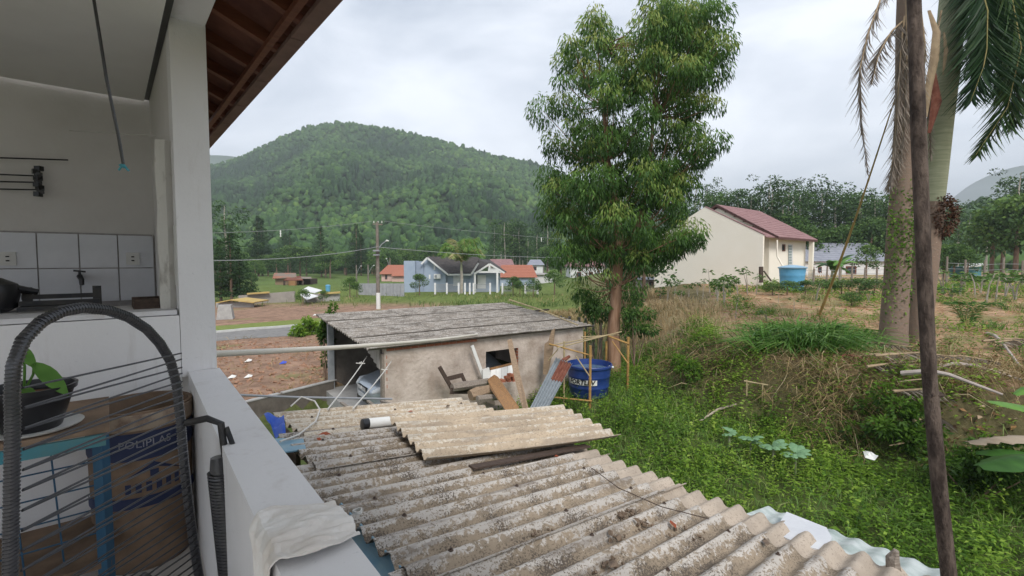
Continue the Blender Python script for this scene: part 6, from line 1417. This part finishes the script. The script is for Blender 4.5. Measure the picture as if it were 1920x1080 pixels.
B().tube([Vector((b1.x, PY, gz(b1.x, PY) - .3)), P(1674, 620, PY), P(1682, 520, PY), P(1688, 420, PY), P(1692, 330, PY), P(1697, 200, PY), P(1700, 60, PY), P(1702, -80, PY)], [.35, .31, .29, .27, .24, .22, .23, .18], 14, jit=.09).build('trunk', M_PALMTR, p1, True)
pos = []
for i in range(900):
    y = random.triangular(330, 620, 430); x = np.interp(y, [330, 420, 520, 620], [1692, 1688, 1682, 1674]) + 21 * math.sin(random.uniform(-1.57, 1.57)) * 1.05 + (8 if random.random() < .4 else 0); pos.append(P(x, y, PY - .2 - random.uniform(0, .12))[:])
pos = np.array(pos); n = len(pos); V, F, T = leaves(pos, RNG.normal(size=(n, 3)) + [0, -.6, -.3], RNG.uniform(.05, .11, n), RNG.uniform(.015, .03, n), np.clip(RNG.normal(.32, .15, n), 0, 1)); npmesh('ivy', V, F, T, ML_WEED, p1)
DR = (M_RACHISDRY, ML_PALMDRY)
frond([P(1700, -40, PY), P(1655, -12, PY - .5), P(1628, 60, PY - .7), P(1612, 130, PY - .8), P(1614, 220, PY - .8), P(1628, 330, PY - .8)], .55, .45, p1, DR, droop=1.6, dens=60, flat=.35)
frond([P(1698, 35, PY), P(1670, 60, PY - .5), P(1648, 100, PY - .7), P(1634, 160, PY - .8)], .5, .35, p1, DR, droop=1.0, dens=34, flat=.6)
frond([P(1700, 0, PY), P(1690, 80, PY - .35), P(1684, 180, PY - .38), P(1676, 290, PY - .4), P(1664, 360, PY - .4)], .6, .55, p1, DR, droop=1.7, dens=70, flat=.35)
frond([P(1700, 0, PY - .3), P(1700, 120, PY - .4), P(1694, 240, PY - .4), P(1684, 330, PY - .4)], .5, .6, p1, DR, droop=1.7, dens=60, flat=.35)
frond([P(1702, -60, PY), P(1650, -160, PY - 1), P(1560, -200, PY - 1.6), P(1480, -120, PY - 2)], .8, .3, p1, (M_RACHIS, ML_PALM), dens=44)
b2_ = P(1722, 640, PY + .7); p2 = thing('palm_tree', 'palm with a smooth pale green upper trunk and dark fresh fronds', 'palm', (b2_.x, PY + .7, gz(b2_.x, PY + .7)))
Y2_ = PY + .7
B().tube([Vector((b2_.x, Y2_, gz(b2_.x, Y2_) - .3)), P(1722, 600, Y2_), P(1732, 500, Y2_), P(1745, 380, Y2_)], [.36, .33, .32, .31], 14, jit=.06).build('trunk', M_PALMTR, p2, True)
B().tube([P(1745, 382, Y2_), P(1752, 330, Y2_), P(1763, 230, Y2_), P(1776, 110, Y2_), P(1786, 0, Y2_), P(1794, -110, Y2_)], [.30, .29, .29, .30, .28, .22], 16, jit=.02).build('crownshaft', M_PALMGREEN, p2, True)
n = 1500; d = unit(RNG.normal(size=(n, 3))); c = P(1768, 405, Y2_ - .25); pos = np.array(c[:]) + d * np.array([.33, .28, .58]) * RNG.uniform(.55, 1.05, (n, 1))
V, F, T = leaves(pos, d + RNG.normal(size=(n, 3)) * .6, RNG.uniform(.04, .10, n), RNG.uniform(.015, .032, n), RNG.uniform(0, 1, n)); npmesh('dried_bunch', V, F, T, leafmat('dried_bunch_leaf', [(0, (.035, .016, .01)), (.6, (.09, .04, .022)), (1, (.17, .085, .05))], trans=.05), p2)
FR = (M_RACHIS, ML_PALM)
for pts, tn_ in (([P(1800, -60, Y2_), P(1840, -100, Y2_ - .8), P(1890, -40, Y2_ - 1.3), P(1915, 90, Y2_ - 1.6), P(1890, 200, Y2_ - 1.7), P(1830, 290, Y2_ - 1.7)], .45), ([P(1800, -60, Y2_), P(1860, -120, Y2_ - .4), P(1940, -90, Y2_ - .7), P(1990, 30, Y2_ - .9), P(1960, 160, Y2_ - 1.0)], .3),
                 ([P(1800, -60, Y2_), P(1830, -60, Y2_ - .9), P(1852, 20, Y2_ - 1.5), P(1850, 110, Y2_ - 1.7), P(1820, 190, Y2_ - 1.8)], .22), ([P(1800, -60, Y2_), P(1880, -60, Y2_ + .5), P(1930, 40, Y2_ + .8), P(1900, 150, Y2_ + .9)], .2), ([P(1800, -60, Y2_), P(1850, -30, Y2_ - .2), P(1880, 60, Y2_ - .5), P(1880, 180, Y2_ - .6)], .25),
                 ([P(1800, -60, Y2_), P(1845, -70, Y2_ - .6), P(1885, 0, Y2_ - .9), P(1900, 110, Y2_ - 1.0)], .15), ([P(1800, -60, Y2_), P(1825, -40, Y2_ - .5), P(1838, 40, Y2_ - .8), P(1836, 130, Y2_ - .9)], .3), ([P(1800, -60, Y2_), P(1880, -110, Y2_ - .6), P(1935, 0, Y2_ - 1.1), P(1930, 140, Y2_ - 1.2), P(1895, 240, Y2_ - 1.2)], .35), ([P(1800, -60, Y2_), P(1850, -200, Y2_ + 1), P(1980, -220, Y2_ + 1.6), P(2080, -100, Y2_ + 2)], .35), ([P(1790, -60, Y2_), P(1700, -260, Y2_ + 1), P(1560, -280, Y2_ + 1.6)], .35)):
    frond(pts, 1.05, tn_, p2, FR, droop=.8, dens=110, wid=.019, flat=.65)
def spathe(pts, w, root, name='spathe', m=None):
    b = B(); pts = [Vector(p) for p in pts]; n = len(pts); vs = []
    for i, p in enumerate(pts):
        ww = w * math.sin(math.pi * (.08 + .86 * i / (n - 1))) ** .7
        for k in range(5): a = -1 + k / 2; vs.append(p + Vector((a * ww, -ww * .6 * (1 - a * a), 0)))
    b.add(vs, [(i * 5 + k, i * 5 + k + 1, i * 5 + k + 6, i * 5 + k + 5) for i in range(n - 1) for k in range(4)]); return b.build(name, m or M_RACHISDRY, root, True)
spathe([P(1742, 20, PY - .2), P(1756, 60, PY - .3), P(1752, 110, PY - .3), P(1742, 160, PY - .3), P(1736, 220, PY - .3)], .12, p2)
spathe([P(1770, 60, PY - .2), P(1774, 95, PY - .2), P(1768, 140, PY - .2)], .06, p2); spathe([P(1838, -30, PY), P(1836, 30, PY), P(1824, 75, PY), P(1812, 105, PY)], .16, p2, m=mat('grey_spathe', (.30, .25, .24), (.22, .18, .17), scale=3))
spathe([P(1750, 130, PY - .25), P(1756, 190, PY - .25), P(1742, 250, PY - .25)], .14, p2, m=M_RUST)
for pts, tn_ in (([P(1725, 10, PY - .3), P(1735, 90, PY - .45), P(1728, 190, PY - .45), P(1716, 280, PY - .45)], .7), ([P(1712, -20, PY - .3), P(1722, 60, PY - .5), P(1716, 150, PY - .5), P(1706, 230, PY - .5)], .5), ([P(1765, 20, PY), P(1750, 100, PY - .1), P(1742, 200, PY - .1), P(1746, 300, PY - .1)], .6)):
    frond(pts, .45, tn_, p1, DR, droop=1.8, dens=50, flat=.3)
# leaning bamboo pole
q0, q1 = P(1535, 600, 18.2), P(1678, 185, 13.2); q0.z = gz(q0.x, q0.y)
lb = thing('leaning_bamboo', 'long thin bamboo pole leaning towards the palms', 'pole', q0); pts = []; rs = []
for i in range(12):
    for df in (-.008, 0, .008):
        f = i / 11 + df
        if 0 <= f <= 1: pts.append(q0.lerp(q1, f) + Vector((0, 0, -.25 * math.sin(math.pi * f)))); rs.append((.055 - .04 * f) * (1.2 if df == 0 else 1))
B().tube(pts, rs, 8).build('culm', mat('bamboo_green', (.26, .22, .08), (.42, .30, .12), scale=1.0, rough=.5), lb, True)
# dead fronds and spathes piled by the palms
k = 0
for i in range(16):
    x, y = random.uniform(1640, 1905), random.uniform(640, 715); p = G(x, y, -2.2); p.z = gz(p.x, p.y) + random.uniform(.05, .28); a = random.gauss(.15, .35); L = random.uniform(1.0, 2.0); dv2 = Vector((math.cos(a), math.sin(a) * .5, 0))
    r_ = thing('dead_frond', 'dead brown palm frond in the pile beside the palms', 'palm frond', p, 'dead fronds piled beside the palms')
    pts = [p - dv2 * L * .5, p + Vector((0, 0, .06)), p + dv2 * L * .5 + Vector((0, 0, -.05))]
    if i % 3 == 0: spathe([p + dv2 * L * (f - .5) * .8 + Vector((0, 0, .05 * math.sin(3 * f))) for f in (0, .2, .4, .6, .8, 1)], .09, r_)
    else: frond(pts, .35, random.uniform(.2, .8), r_, DR, droop=.5, dens=22, rr=.03)
for i, (x0, y0, x1, y1) in enumerate(((1690, 700, 1880, 740), (1745, 690, 1915, 712), (1850, 625, 1915, 690))):
    a, b2 = G(x0, y0, -2.2), G(x1, y1, -2.3); r_ = thing('dead_frond', ('long grey curved frond stalk arching over the bank edge', 'pale frond stalk lying across the brown pile', 'bleached frond stalk at the right end of the brown pile')[i], 'palm frond', a)
    m_ = a.lerp(b2, .5) + Vector((0, 0, .16)); B().tube([a, a.lerp(m_, .6) + Vector((0, 0, .06)), m_, b2], [.05, .045, .035, .02], 7).build('stalk', mat('bleached_stalk', (.46, .40, .36), (.34, .28, .25), scale=6) if i == 0 else bpy.data.materials['bleached_stalk'], r_, True)
# lush grass clump on the field edge
gc = P(1505, 650, 12.1); z0 = gz(gc.x, gc.y)
n = 1900; pos = np.stack([RNG.normal(gc.x, .5, n), RNG.normal(gc.y, .35, n), np.zeros(n)], 1); pos[:, 2] = gh(pos[:, 0], pos[:, 1]); d = RNG.normal(size=(n, 3)) * .4 + [0, 0, 1.2]; d[:, :2] += (pos[:, :2] - [gc.x, gc.y]) * .6
V, F, T = blades(pos, d, RNG.uniform(.8, 1.45, n), RNG.uniform(.012, .022, n), np.clip(RNG.normal(.42, .14, n), 0, .75), RNG.uniform(.6, 1.4, n)); o = npmesh('grass_clump', V, F, T, ML_GRASS); tag(o, 'tall lush green grass clump at the field edge left of the palms', 'grass')
# palm seedling
sg_ = P(1815, 600, 15); sg_.z = gz(sg_.x, 15); sd2 = thing('palm_seedling', 'young green palm seedling on the field right of the palms', 'palm', sg_)
for a in (-.7, -.3, .1, .5, .9, 1.6): frond([sg_, sg_ + Vector((.25 * math.sin(a), .1, .5)), sg_ + Vector((.7 * math.sin(a), .1, .85)), sg_ + Vector((1.1 * math.sin(a), 0, .95))], .35, .45, sd2, (M_RACHIS, leafmat('seedling_leaf', [(0, (.04, .12, .02)), (1, (.12, .26, .05))])) if a == -.7 else (M_RACHIS, bpy.data.materials['seedling_leaf']), droop=.1, dens=20)
# palm in front of the blue house
c = P(865, 503, 60); rp = thing('palm_tree', 'green feathery palm in front of the blue house', 'palm', (c.x, 60, gz(c.x, 60)))
B().tube([(c.x, 60, -4.2), (c.x + .05, 60, -2), (c.x, 60, c.z - .3)], [.22, .18, .16], 8).build('trunk', M_BARKPALE, rp, True)
B().tube([(c.x, 60, c.z - .3), (c.x, 60, c.z + 1)], [.17, .08], 8).build('crownshaft', M_PALMGREEN, rp, True)
for i in range(17):
    a = i * 6.28 / 17 + random.uniform(-.2, .2); up_ = random.uniform(1.0, 3.4); o_ = Vector((c.x, 60, c.z + .7)); h = Vector((math.cos(a), math.sin(a), 0))
    frond([o_, o_ + h * .9 + Vector((0, 0, up_ * .8)), o_ + h * 2.1 + Vector((0, 0, up_)), o_ + h * 3.0 + Vector((0, 0, up_ * .45))], .95, .55 if i % 6 else .9, rp, (M_RACHIS, ML_GRASS), droop=.5, dens=30, wid=.045, rr=.04)
# cassava plants: thin stems with palmate leaf tufts
ML_CASS = leafmat('cassava_leaf', [(0, (.04, .10, .02)), (.6, (.11, .21, .045)), (1, (.20, .30, .09))], trans=.3, rand=.3)
def cassava(h, ntuft):
    root = thing('cassava_plant'); b = B(); L_ = []; D_ = []
    for s in range(ntuft):
        top = Vector((random.gauss(0, .16), random.gauss(0, .16), h * random.uniform(.8, 1.05))); b.tube([(0, 0, -.1), (top.x * .3, top.y * .3, h * .5), tuple(top)], [.02, .016, .01], 5)
        for l in range(9):
            a = random.uniform(0, 6.28); q = top + Vector((math.cos(a) * random.uniform(.05, .24), math.sin(a) * random.uniform(.05, .24), random.uniform(-.22, .06)))
            for f in range(6): w = a + (f - 2.5) * .45; L_.append(q[:]); D_.append((math.cos(w), math.sin(w), random.uniform(-.7, -.1)))
    b.build('stem', M_BARKPALE, root, True, local=True); n = len(L_)
    V, F, T = leaves(np.array(L_), np.array(D_), RNG.uniform(.10, .17, n), RNG.uniform(.018, .03, n), np.clip(RNG.normal(.5, .2, n), 0, 1)); npmesh('leaves', V, F, T, ML_CASS, root, local=True); return root
cps = [cassava(1.2, 2), cassava(1.0, 3), cassava(1.35, 1), cassava(.8, 3)]; cu = set()
def pcas(px, py, Y, s, label, group, sx=1):
    i = random.randrange(4); o = cps[i] if i not in cu else dup(cps[i]); cu.add(i); p = P(px, py, Y); place(o, (p.x, Y, gz(p.x, Y)), random.uniform(0, 6), (s * sx, s * sx, s)); tag(o, label, 'plant', group)
for x in (1238, 1251, 1264, 1277, 1292, 1308, 1318, 1331, 1344, 1356, 1369, 1384, 1402, 1418): pcas(x, 540, random.uniform(26, 31), random.uniform(.8, 1.3), 'thin cassava plant in the row before the blank cream wall', 'cassava plants before the cream wall')
pcas(1357, 575, 21.5, 1.35, 'tallest thin cassava plant in the pale grass before the cream wall', None); pcas(1345, 560, 24, 1.3, 'cassava plant with bright top beside the tallest one', None)
for x, Y in ((1460, 22), (1490, 19), (1530, 24), (1605, 26), (1630, 23), (1645, 28), (1560, 27), (1590, 30), (1440, 17), (1380, 18)): pcas(x, 550, Y, random.uniform(.5, .9), 'small leafy cassava plant scattered on the straw field', 'cassava plants on the straw field', 1.4)
for x, Y in ((1785, 24), (1800, 26), (1830, 25), (1850, 23), (1868, 24), (1885, 26), (1905, 24), (1925, 25), (1840, 28), (1895, 29), (1770, 27)): pcas(x, 540, Y, random.uniform(.95, 1.3), 'bushy cassava plant in the far right patch', 'cassava patch at the right', 1.7)
# banana plants
ML_BAN = leafmat('banana_leaf', [(0, (.03, .08, .02)), (.5, (.07, .18, .035)), (1, (.17, .34, .07))], trans=.35, rough=.4)
def bleaf(root, o_, h, L, w, up_, drop, tint, m=None, fray=.12, name='leaf'):
    n = 14; h = Vector(h).normalized(); s = h.cross(Vector((0, 0, 1))).normalized(); vs = []; fs = []; tt = []
    for i in range(n + 1):
        f = i / n; c = Vector(o_) + h * L * f + Vector((0, 0, up_ * L * f - drop * L * f * f)); ww = w * math.sin(math.pi * (.06 + .9 * f)) ** .6
        for k, a in enumerate((-1, -.5, 0, .5, 1)): vs.append(c + s * a * ww * (1 + random.uniform(-fray, fray)) + Vector((0, 0, (.16 - abs(a) * .42) * ww + random.uniform(-1, 1) * fray * .25 * abs(a) * w))); tt.append(np.clip(tint + random.gauss(0, .08), 0, 1))
    for i in range(n):
        for k in range(4): fs.append((i * 5 + k, i * 5 + k + 1, i * 5 + k + 6, i * 5 + k + 5))
    return npmesh(name, np.array([v[:] for v in vs]), np.array(fs), tt, m or ML_BAN, root, smooth=True)
def banana(c, hgt, L, w, label, n, tint=.5, r=.12):
    root = thing('banana_plant', label, 'plant', c); c = Vector(c); B().tube([c - Vector((0, 0, .2)), c + Vector((0, 0, hgt * .6)), c + Vector((.03, 0, hgt))], [r, r * .8, r * .5], 10).build('stem', M_PALMGREEN, root, True)
    for i in range(n):
        a = i * 2.4 + random.uniform(-.3, .3); bleaf(root, c + Vector((0, 0, hgt * random.uniform(.85, 1.05))), (math.cos(a), math.sin(a), 0), L * random.uniform(.8, 1.15), w, random.uniform(.5, 1.2), random.uniform(.5, .9), tint + random.uniform(-.25, .25))
    return root
c = P(1560, 520, 38); banana((c.x, 38, gz(c.x, 38)), 1.3, 1.5, .28, 'dark banana plant before the grey-roofed white house', 9, .25)
c = P(1576, 520, 37); banana((c.x, 37, gz(c.x, 37)), 1.5, 1.1, .2, 'lighter papaya-like plant beside the dark banana plant', 8, .85, .08)
c = Vector((8.35, 7.15, 0)); c.z = gz(c.x, c.y); bn_ = banana(c, .9, 1.1, .22, 'banana plant with broad leaves at the right edge of the yard', 3, .5)
bleaf(bn_, P(1960, 775, 7.0), (-1, .1, 0), .8, .17, .3, .1, .95); bleaf(bn_, P(1990, 855, 6.8), (-1, -.05, 0), 1.25, .26, .02, .12, .25)
bleaf(bn_, P(1985, 720, 7.1), (-1, .0, 0), .65, .12, .15, .4, .95)
bleaf(bn_, P(1960, 820, 7.6), (-1, .0, 0), 1.25, .13, .06, .12, .5, leafmat('dead_banana', [(0, (.16, .11, .07)), (1, (.46, .38, .29))], trans=.1), .5, 'dead_leaf')
# cabbages and shrubs in the yard
ML_CAB = leafmat('cabbage_leaf', [(0, (.10, .22, .10)), (1, (.26, .42, .24))], trans=.25)
for i, (x, y, s, lab) in enumerate(((1408, 826, .9, 'pale green cabbage plant standing tallest in the weeds'), (1450, 840, 1.0, 'pale green cabbage plant between two others in the weeds'), (1492, 852, 1.0, 'pale green cabbage plant nearest the white litter'), (1368, 812, .6, 'small pale cabbage seedling left of the larger ones'))):
    c = G(x, y, -3.62); zg = gz(c.x, c.y); r_ = thing('cabbage_plant', lab, 'plant', (c.x, c.y, zg)); B().tube([(c.x, c.y, zg), (c.x, c.y, -3.62)], .02, 6).build('stem', M_PALMGREEN, r_)
    for k in range(9): a = k * .7 + i; bleaf(r_, (c.x, c.y, -3.66 + .01 * k), (math.cos(a), math.sin(a), 0), .26 * s, .085 * s, .55 + .05 * k, .6, .6, ML_CAB, .25)
def bush(name, label, c, r, n, lm, ll, lw, tint, down=.1):
    root = thing(name, label, 'bush', (c.x, c.y, gz(c.x, c.y))); cl = []
    for i in range(n): d = Vector((random.gauss(0, .5), random.gauss(0, .5), random.gauss(0, .5))); cl.append(((c.x + d.x * r[0], c.y + d.y * r[1], c.z + d.z * r[2]), (r[0] * .38, r[1] * .38, r[2] * .34), 110))
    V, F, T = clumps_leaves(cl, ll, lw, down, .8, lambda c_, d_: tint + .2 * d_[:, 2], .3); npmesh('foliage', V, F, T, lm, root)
    z = gz(c.x, c.y); b = B()
    for i in range(5): b.tube([(c.x + random.gauss(0, .05), c.y, z - .05), (c.x + random.gauss(0, r[0] * .5), c.y + random.gauss(0, r[1] * .4), c.z + r[2] * .2)], [.02, .008], 5)
    b.build('stems', M_BARK, root); return root
bush('young_eucalyptus', 'grey green young shrub right of the eucalyptus trunk', P(1192, 595, 15.0), (.6, .5, .6), 16, ML_EUC, .11, .02, .38, .5)
bush('young_eucalyptus', 'leafy sucker growth left of the eucalyptus trunk', P(1122, 590, 15.6), (.55, .5, .6), 12, ML_EUC, .13, .018, .3, .9)
bush('yard_shrub', 'dark green leafy shrub at the foot of the bank by the pole', P(1690, 800, 9.2), (.75, .4, .55), 26, ML_WEED, .10, .022, .18)
bush('yard_shrub', 'dark shrub at the right of the yard', P(1830, 890, 7.9), (.8, .5, .45), 22, ML_WEED, .10, .022, .1)
bush('yard_shrub', 'small green shrub on the bank below the grass clump', P(1490, 730, 10.9), (.4, .3, .3), 10, ML_WEED, .09, .02, .35)
bush('yard_shrub', 'grey green shrub on the bank below the dry grass left side', P(1290, 690, 12.6), (.45, .35, .35), 12, ML_WEED, .08, .016, .3)
bush('climbing_plant', 'dark green climber round the garage column', P(611, 625, 14.7), (.25, .2, .75), 12, ML_WEED, .12, .03, .12)
bush('road_weed', 'leafy green weed at the road edge behind the garage column', P(565, 618, 25), (.5, .4, .45), 8, ML_WEED, .2, .04, .5); bush('road_weed', 'small green weed by the road left of the leafy one', P(583, 615, 25.5), (.4, .3, .5), 7, ML_WEED, .2, .04, .6)
# branch, stakes and litter in the yard
o = B().tube([G(1312, 790, -3.7), G(1345, 768, -3.5), G(1385, 757, -3.35), G(1418, 738, -3.2)], [.02, .028, .024, .015], 7).build('fallen_branch', mat('pale_branch', (.42, .36, .29), (.32, .26, .2), scale=8)); tag(o, 'pale bent branch lying on the weeds at the bank foot', 'branch')
for i, (x0, y0, x1, y1, lab) in enumerate(((1400, 742, 1400, 712, 'short bamboo stake at the bank foot beside another'), (1429, 752, 1430, 720, 'second bamboo stake at the bank foot'), (1395, 714, 1440, 722, 'bamboo stick lying across the two bank stakes'))):
    o = B().tube([P(x0, y0, 10.9), P(x1, y1, 10.9)], .016, 7).build('bamboo_stake', M_BAMBOO2); tag(o, lab, 'stake')
c = G(1632, 872, -3.75); o = B().add([c + Vector(v) for v in ((-.15, -.06, .16), (-.02, -.12, .13), (.09, -.06, .2), (.15, .02, .14), (.08, .1, .2), (-.06, .12, .22), (-.03, .0, .24), (.05, .02, .17))], [(0, 1, 6), (1, 7, 6), (1, 2, 7), (2, 3, 7), (3, 4, 7), (4, 6, 7), (4, 5, 6), (5, 0, 6)]).build('white_litter', M_WHITEPL); md = o.modifiers.new('t', 'SOLIDIFY'); md.thickness = .01; tag(o, 'crumpled white plastic scrap lying in the weeds', 'litter')
o = spathe([P(1575, 668, 10.8), P(1590, 664, 10.8), P(1605, 668, 10.7), P(1618, 678, 10.7)], .12, None, 'fallen_spathe', M_RUST); tag(o, 'reddish brown palm spathe lying on the bank edge', 'spathe')
for i, (x, y, m, lab) in enumerate(((531, 683, mat('blue_scrap', (.05, .10, .55)), 'tiny blue plastic scrap on the bare earth plot'), (466, 679, M_WHITEPL, 'small white scrap on the earth plot below the pipe'), (435, 710, M_WHITEPL, 'small white scrap on the earth plot near the parapet'), (466, 709, M_WHITEPL, 'white scrap on the earth plot beside dry tufts'), (590, 592, M_WHITEPL, 'white scrap on the far earth strip behind the road'))):
    c = G(x, y, -3.7 if y > 620 else -3.95); s = .12; o = B().add([(c.x - s, c.y - s * .6, c.z + .02), (c.x + s, c.y - s * .4, c.z + .05), (c.x + s * .8, c.y + s * .7, c.z + .08), (c.x - s * .7, c.y + s * .6, c.z + .04), (c.x, c.y, c.z + .13)], [(0, 1, 4), (1, 2, 4), (2, 3, 4), (3, 0, 4)]).build('litter', m); tag(o, lab, 'litter')

# leaf litter on the bank edge beside the palms
n = 2600; pos = np.stack([RNG.uniform(7, 12, n), RNG.uniform(8.2, 13, n), np.zeros(n)], 1); pos[:, 2] = gh(pos[:, 0], pos[:, 1]) + .03; kk = (bank_t(pos[:, 0], pos[:, 1]) > .35) & (fbm(pos[:, 0], pos[:, 1], 1.0, 77) > -.3); pos = pos[kk]; n = len(pos)
V, F, T = leaves(pos, RNG.normal(size=(n, 3)) * [1, 1, .25], RNG.uniform(.06, .20, n), RNG.uniform(.015, .045, n), RNG.uniform(0, 1, n)); o = npmesh('leaf_litter', V, F, T, leafmat('litter_leaf', [(0, (.07, .04, .025)), (.5, (.22, .12, .06)), (.85, (.36, .20, .09)), (1, (.45, .38, .30))], trans=.05)); tag(o, 'brown and orange leaf litter around the palms and bank edge', 'leaf litter', kind='stuff')
# earth clods on the bare plot
cb2 = B(); rr2 = random.Random(3)
for i in range(1300):
    x, y = rr2.uniform(-14, -4.5), rr2.uniform(10, 23); sdist = (x - WLA[0]) * WD[1] - (y - WLA[1]) * WD[0]
    if sdist > -.15: continue
    r = rr2.uniform(.02, .075); cb2.box((x, y, gz(x, y) + r * .2), (r * 2, r * 1.5, r), Matrix.Rotation(rr2.uniform(0, 6), 3, Vector((rr2.random(), rr2.random(), 1)).normalized()), taper=.6)
tag(cb2.build('earth_clods', mat('clod_soil', (.24, .13, .08), (.36, .21, .135), scale=4)), 'reddish earth clods scattered over the bare plot', 'soil', kind='stuff')

# ---------------------------------------------------------------- tell look-alikes apart by their order
ORD = ['first', 'second', 'third', 'fourth', 'fifth', 'sixth', 'seventh', 'eighth', 'ninth', 'tenth', 'eleventh', 'twelfth', 'thirteenth', 'fourteenth', 'fifteenth', 'sixteenth', 'seventeenth']
def order(group, fmt, key='label'):
    byl = {}
    for o in S.collection.objects:
        if o.parent is None and o.get('group') == group: byl.setdefault(o['label'], []).append(o)
    for lab, os_ in byl.items():
        if len(os_) < 2 or len(os_) > 17: continue
        def xy(o):
            c = o.location if o.type == 'EMPTY' or o.location.length > 1e-6 else sum((v.co for v in o.data.vertices), Vector()) / len(o.data.vertices)
            return c.x / max(c.y, .1)
        for i, o in enumerate(sorted(os_, key=xy)): o['label'] = fmt.format(ORD[i], lab)
order('fence stumps behind the garage', '{0} from the left, {1}'); order('bricks stacked below the garage window', '{0} from the left, {1}')
order('cassava plants before the cream wall', '{0} from the left, {1}'); order('dark conifers beside the pillar', '{0} from the left, {1}')
order('red leaves on the shed roof', '{0} from the left, {1}'); order('brown leaves on the shed roof', '{0} from the left, {1}')
order('dark trees behind the right fence', '{0} from the left, {1}'); order('bright bushes behind the right fence', '{0} from the left, {1}')
order('cassava plants on the straw field', '{0} from the left, {1}'); order('cassava patch at the right', '{0} from the left, {1}')
order('trees on the right slope', '{0} from the left, {1}'); order('dead fronds piled beside the palms', '{0} from the left, {1}')
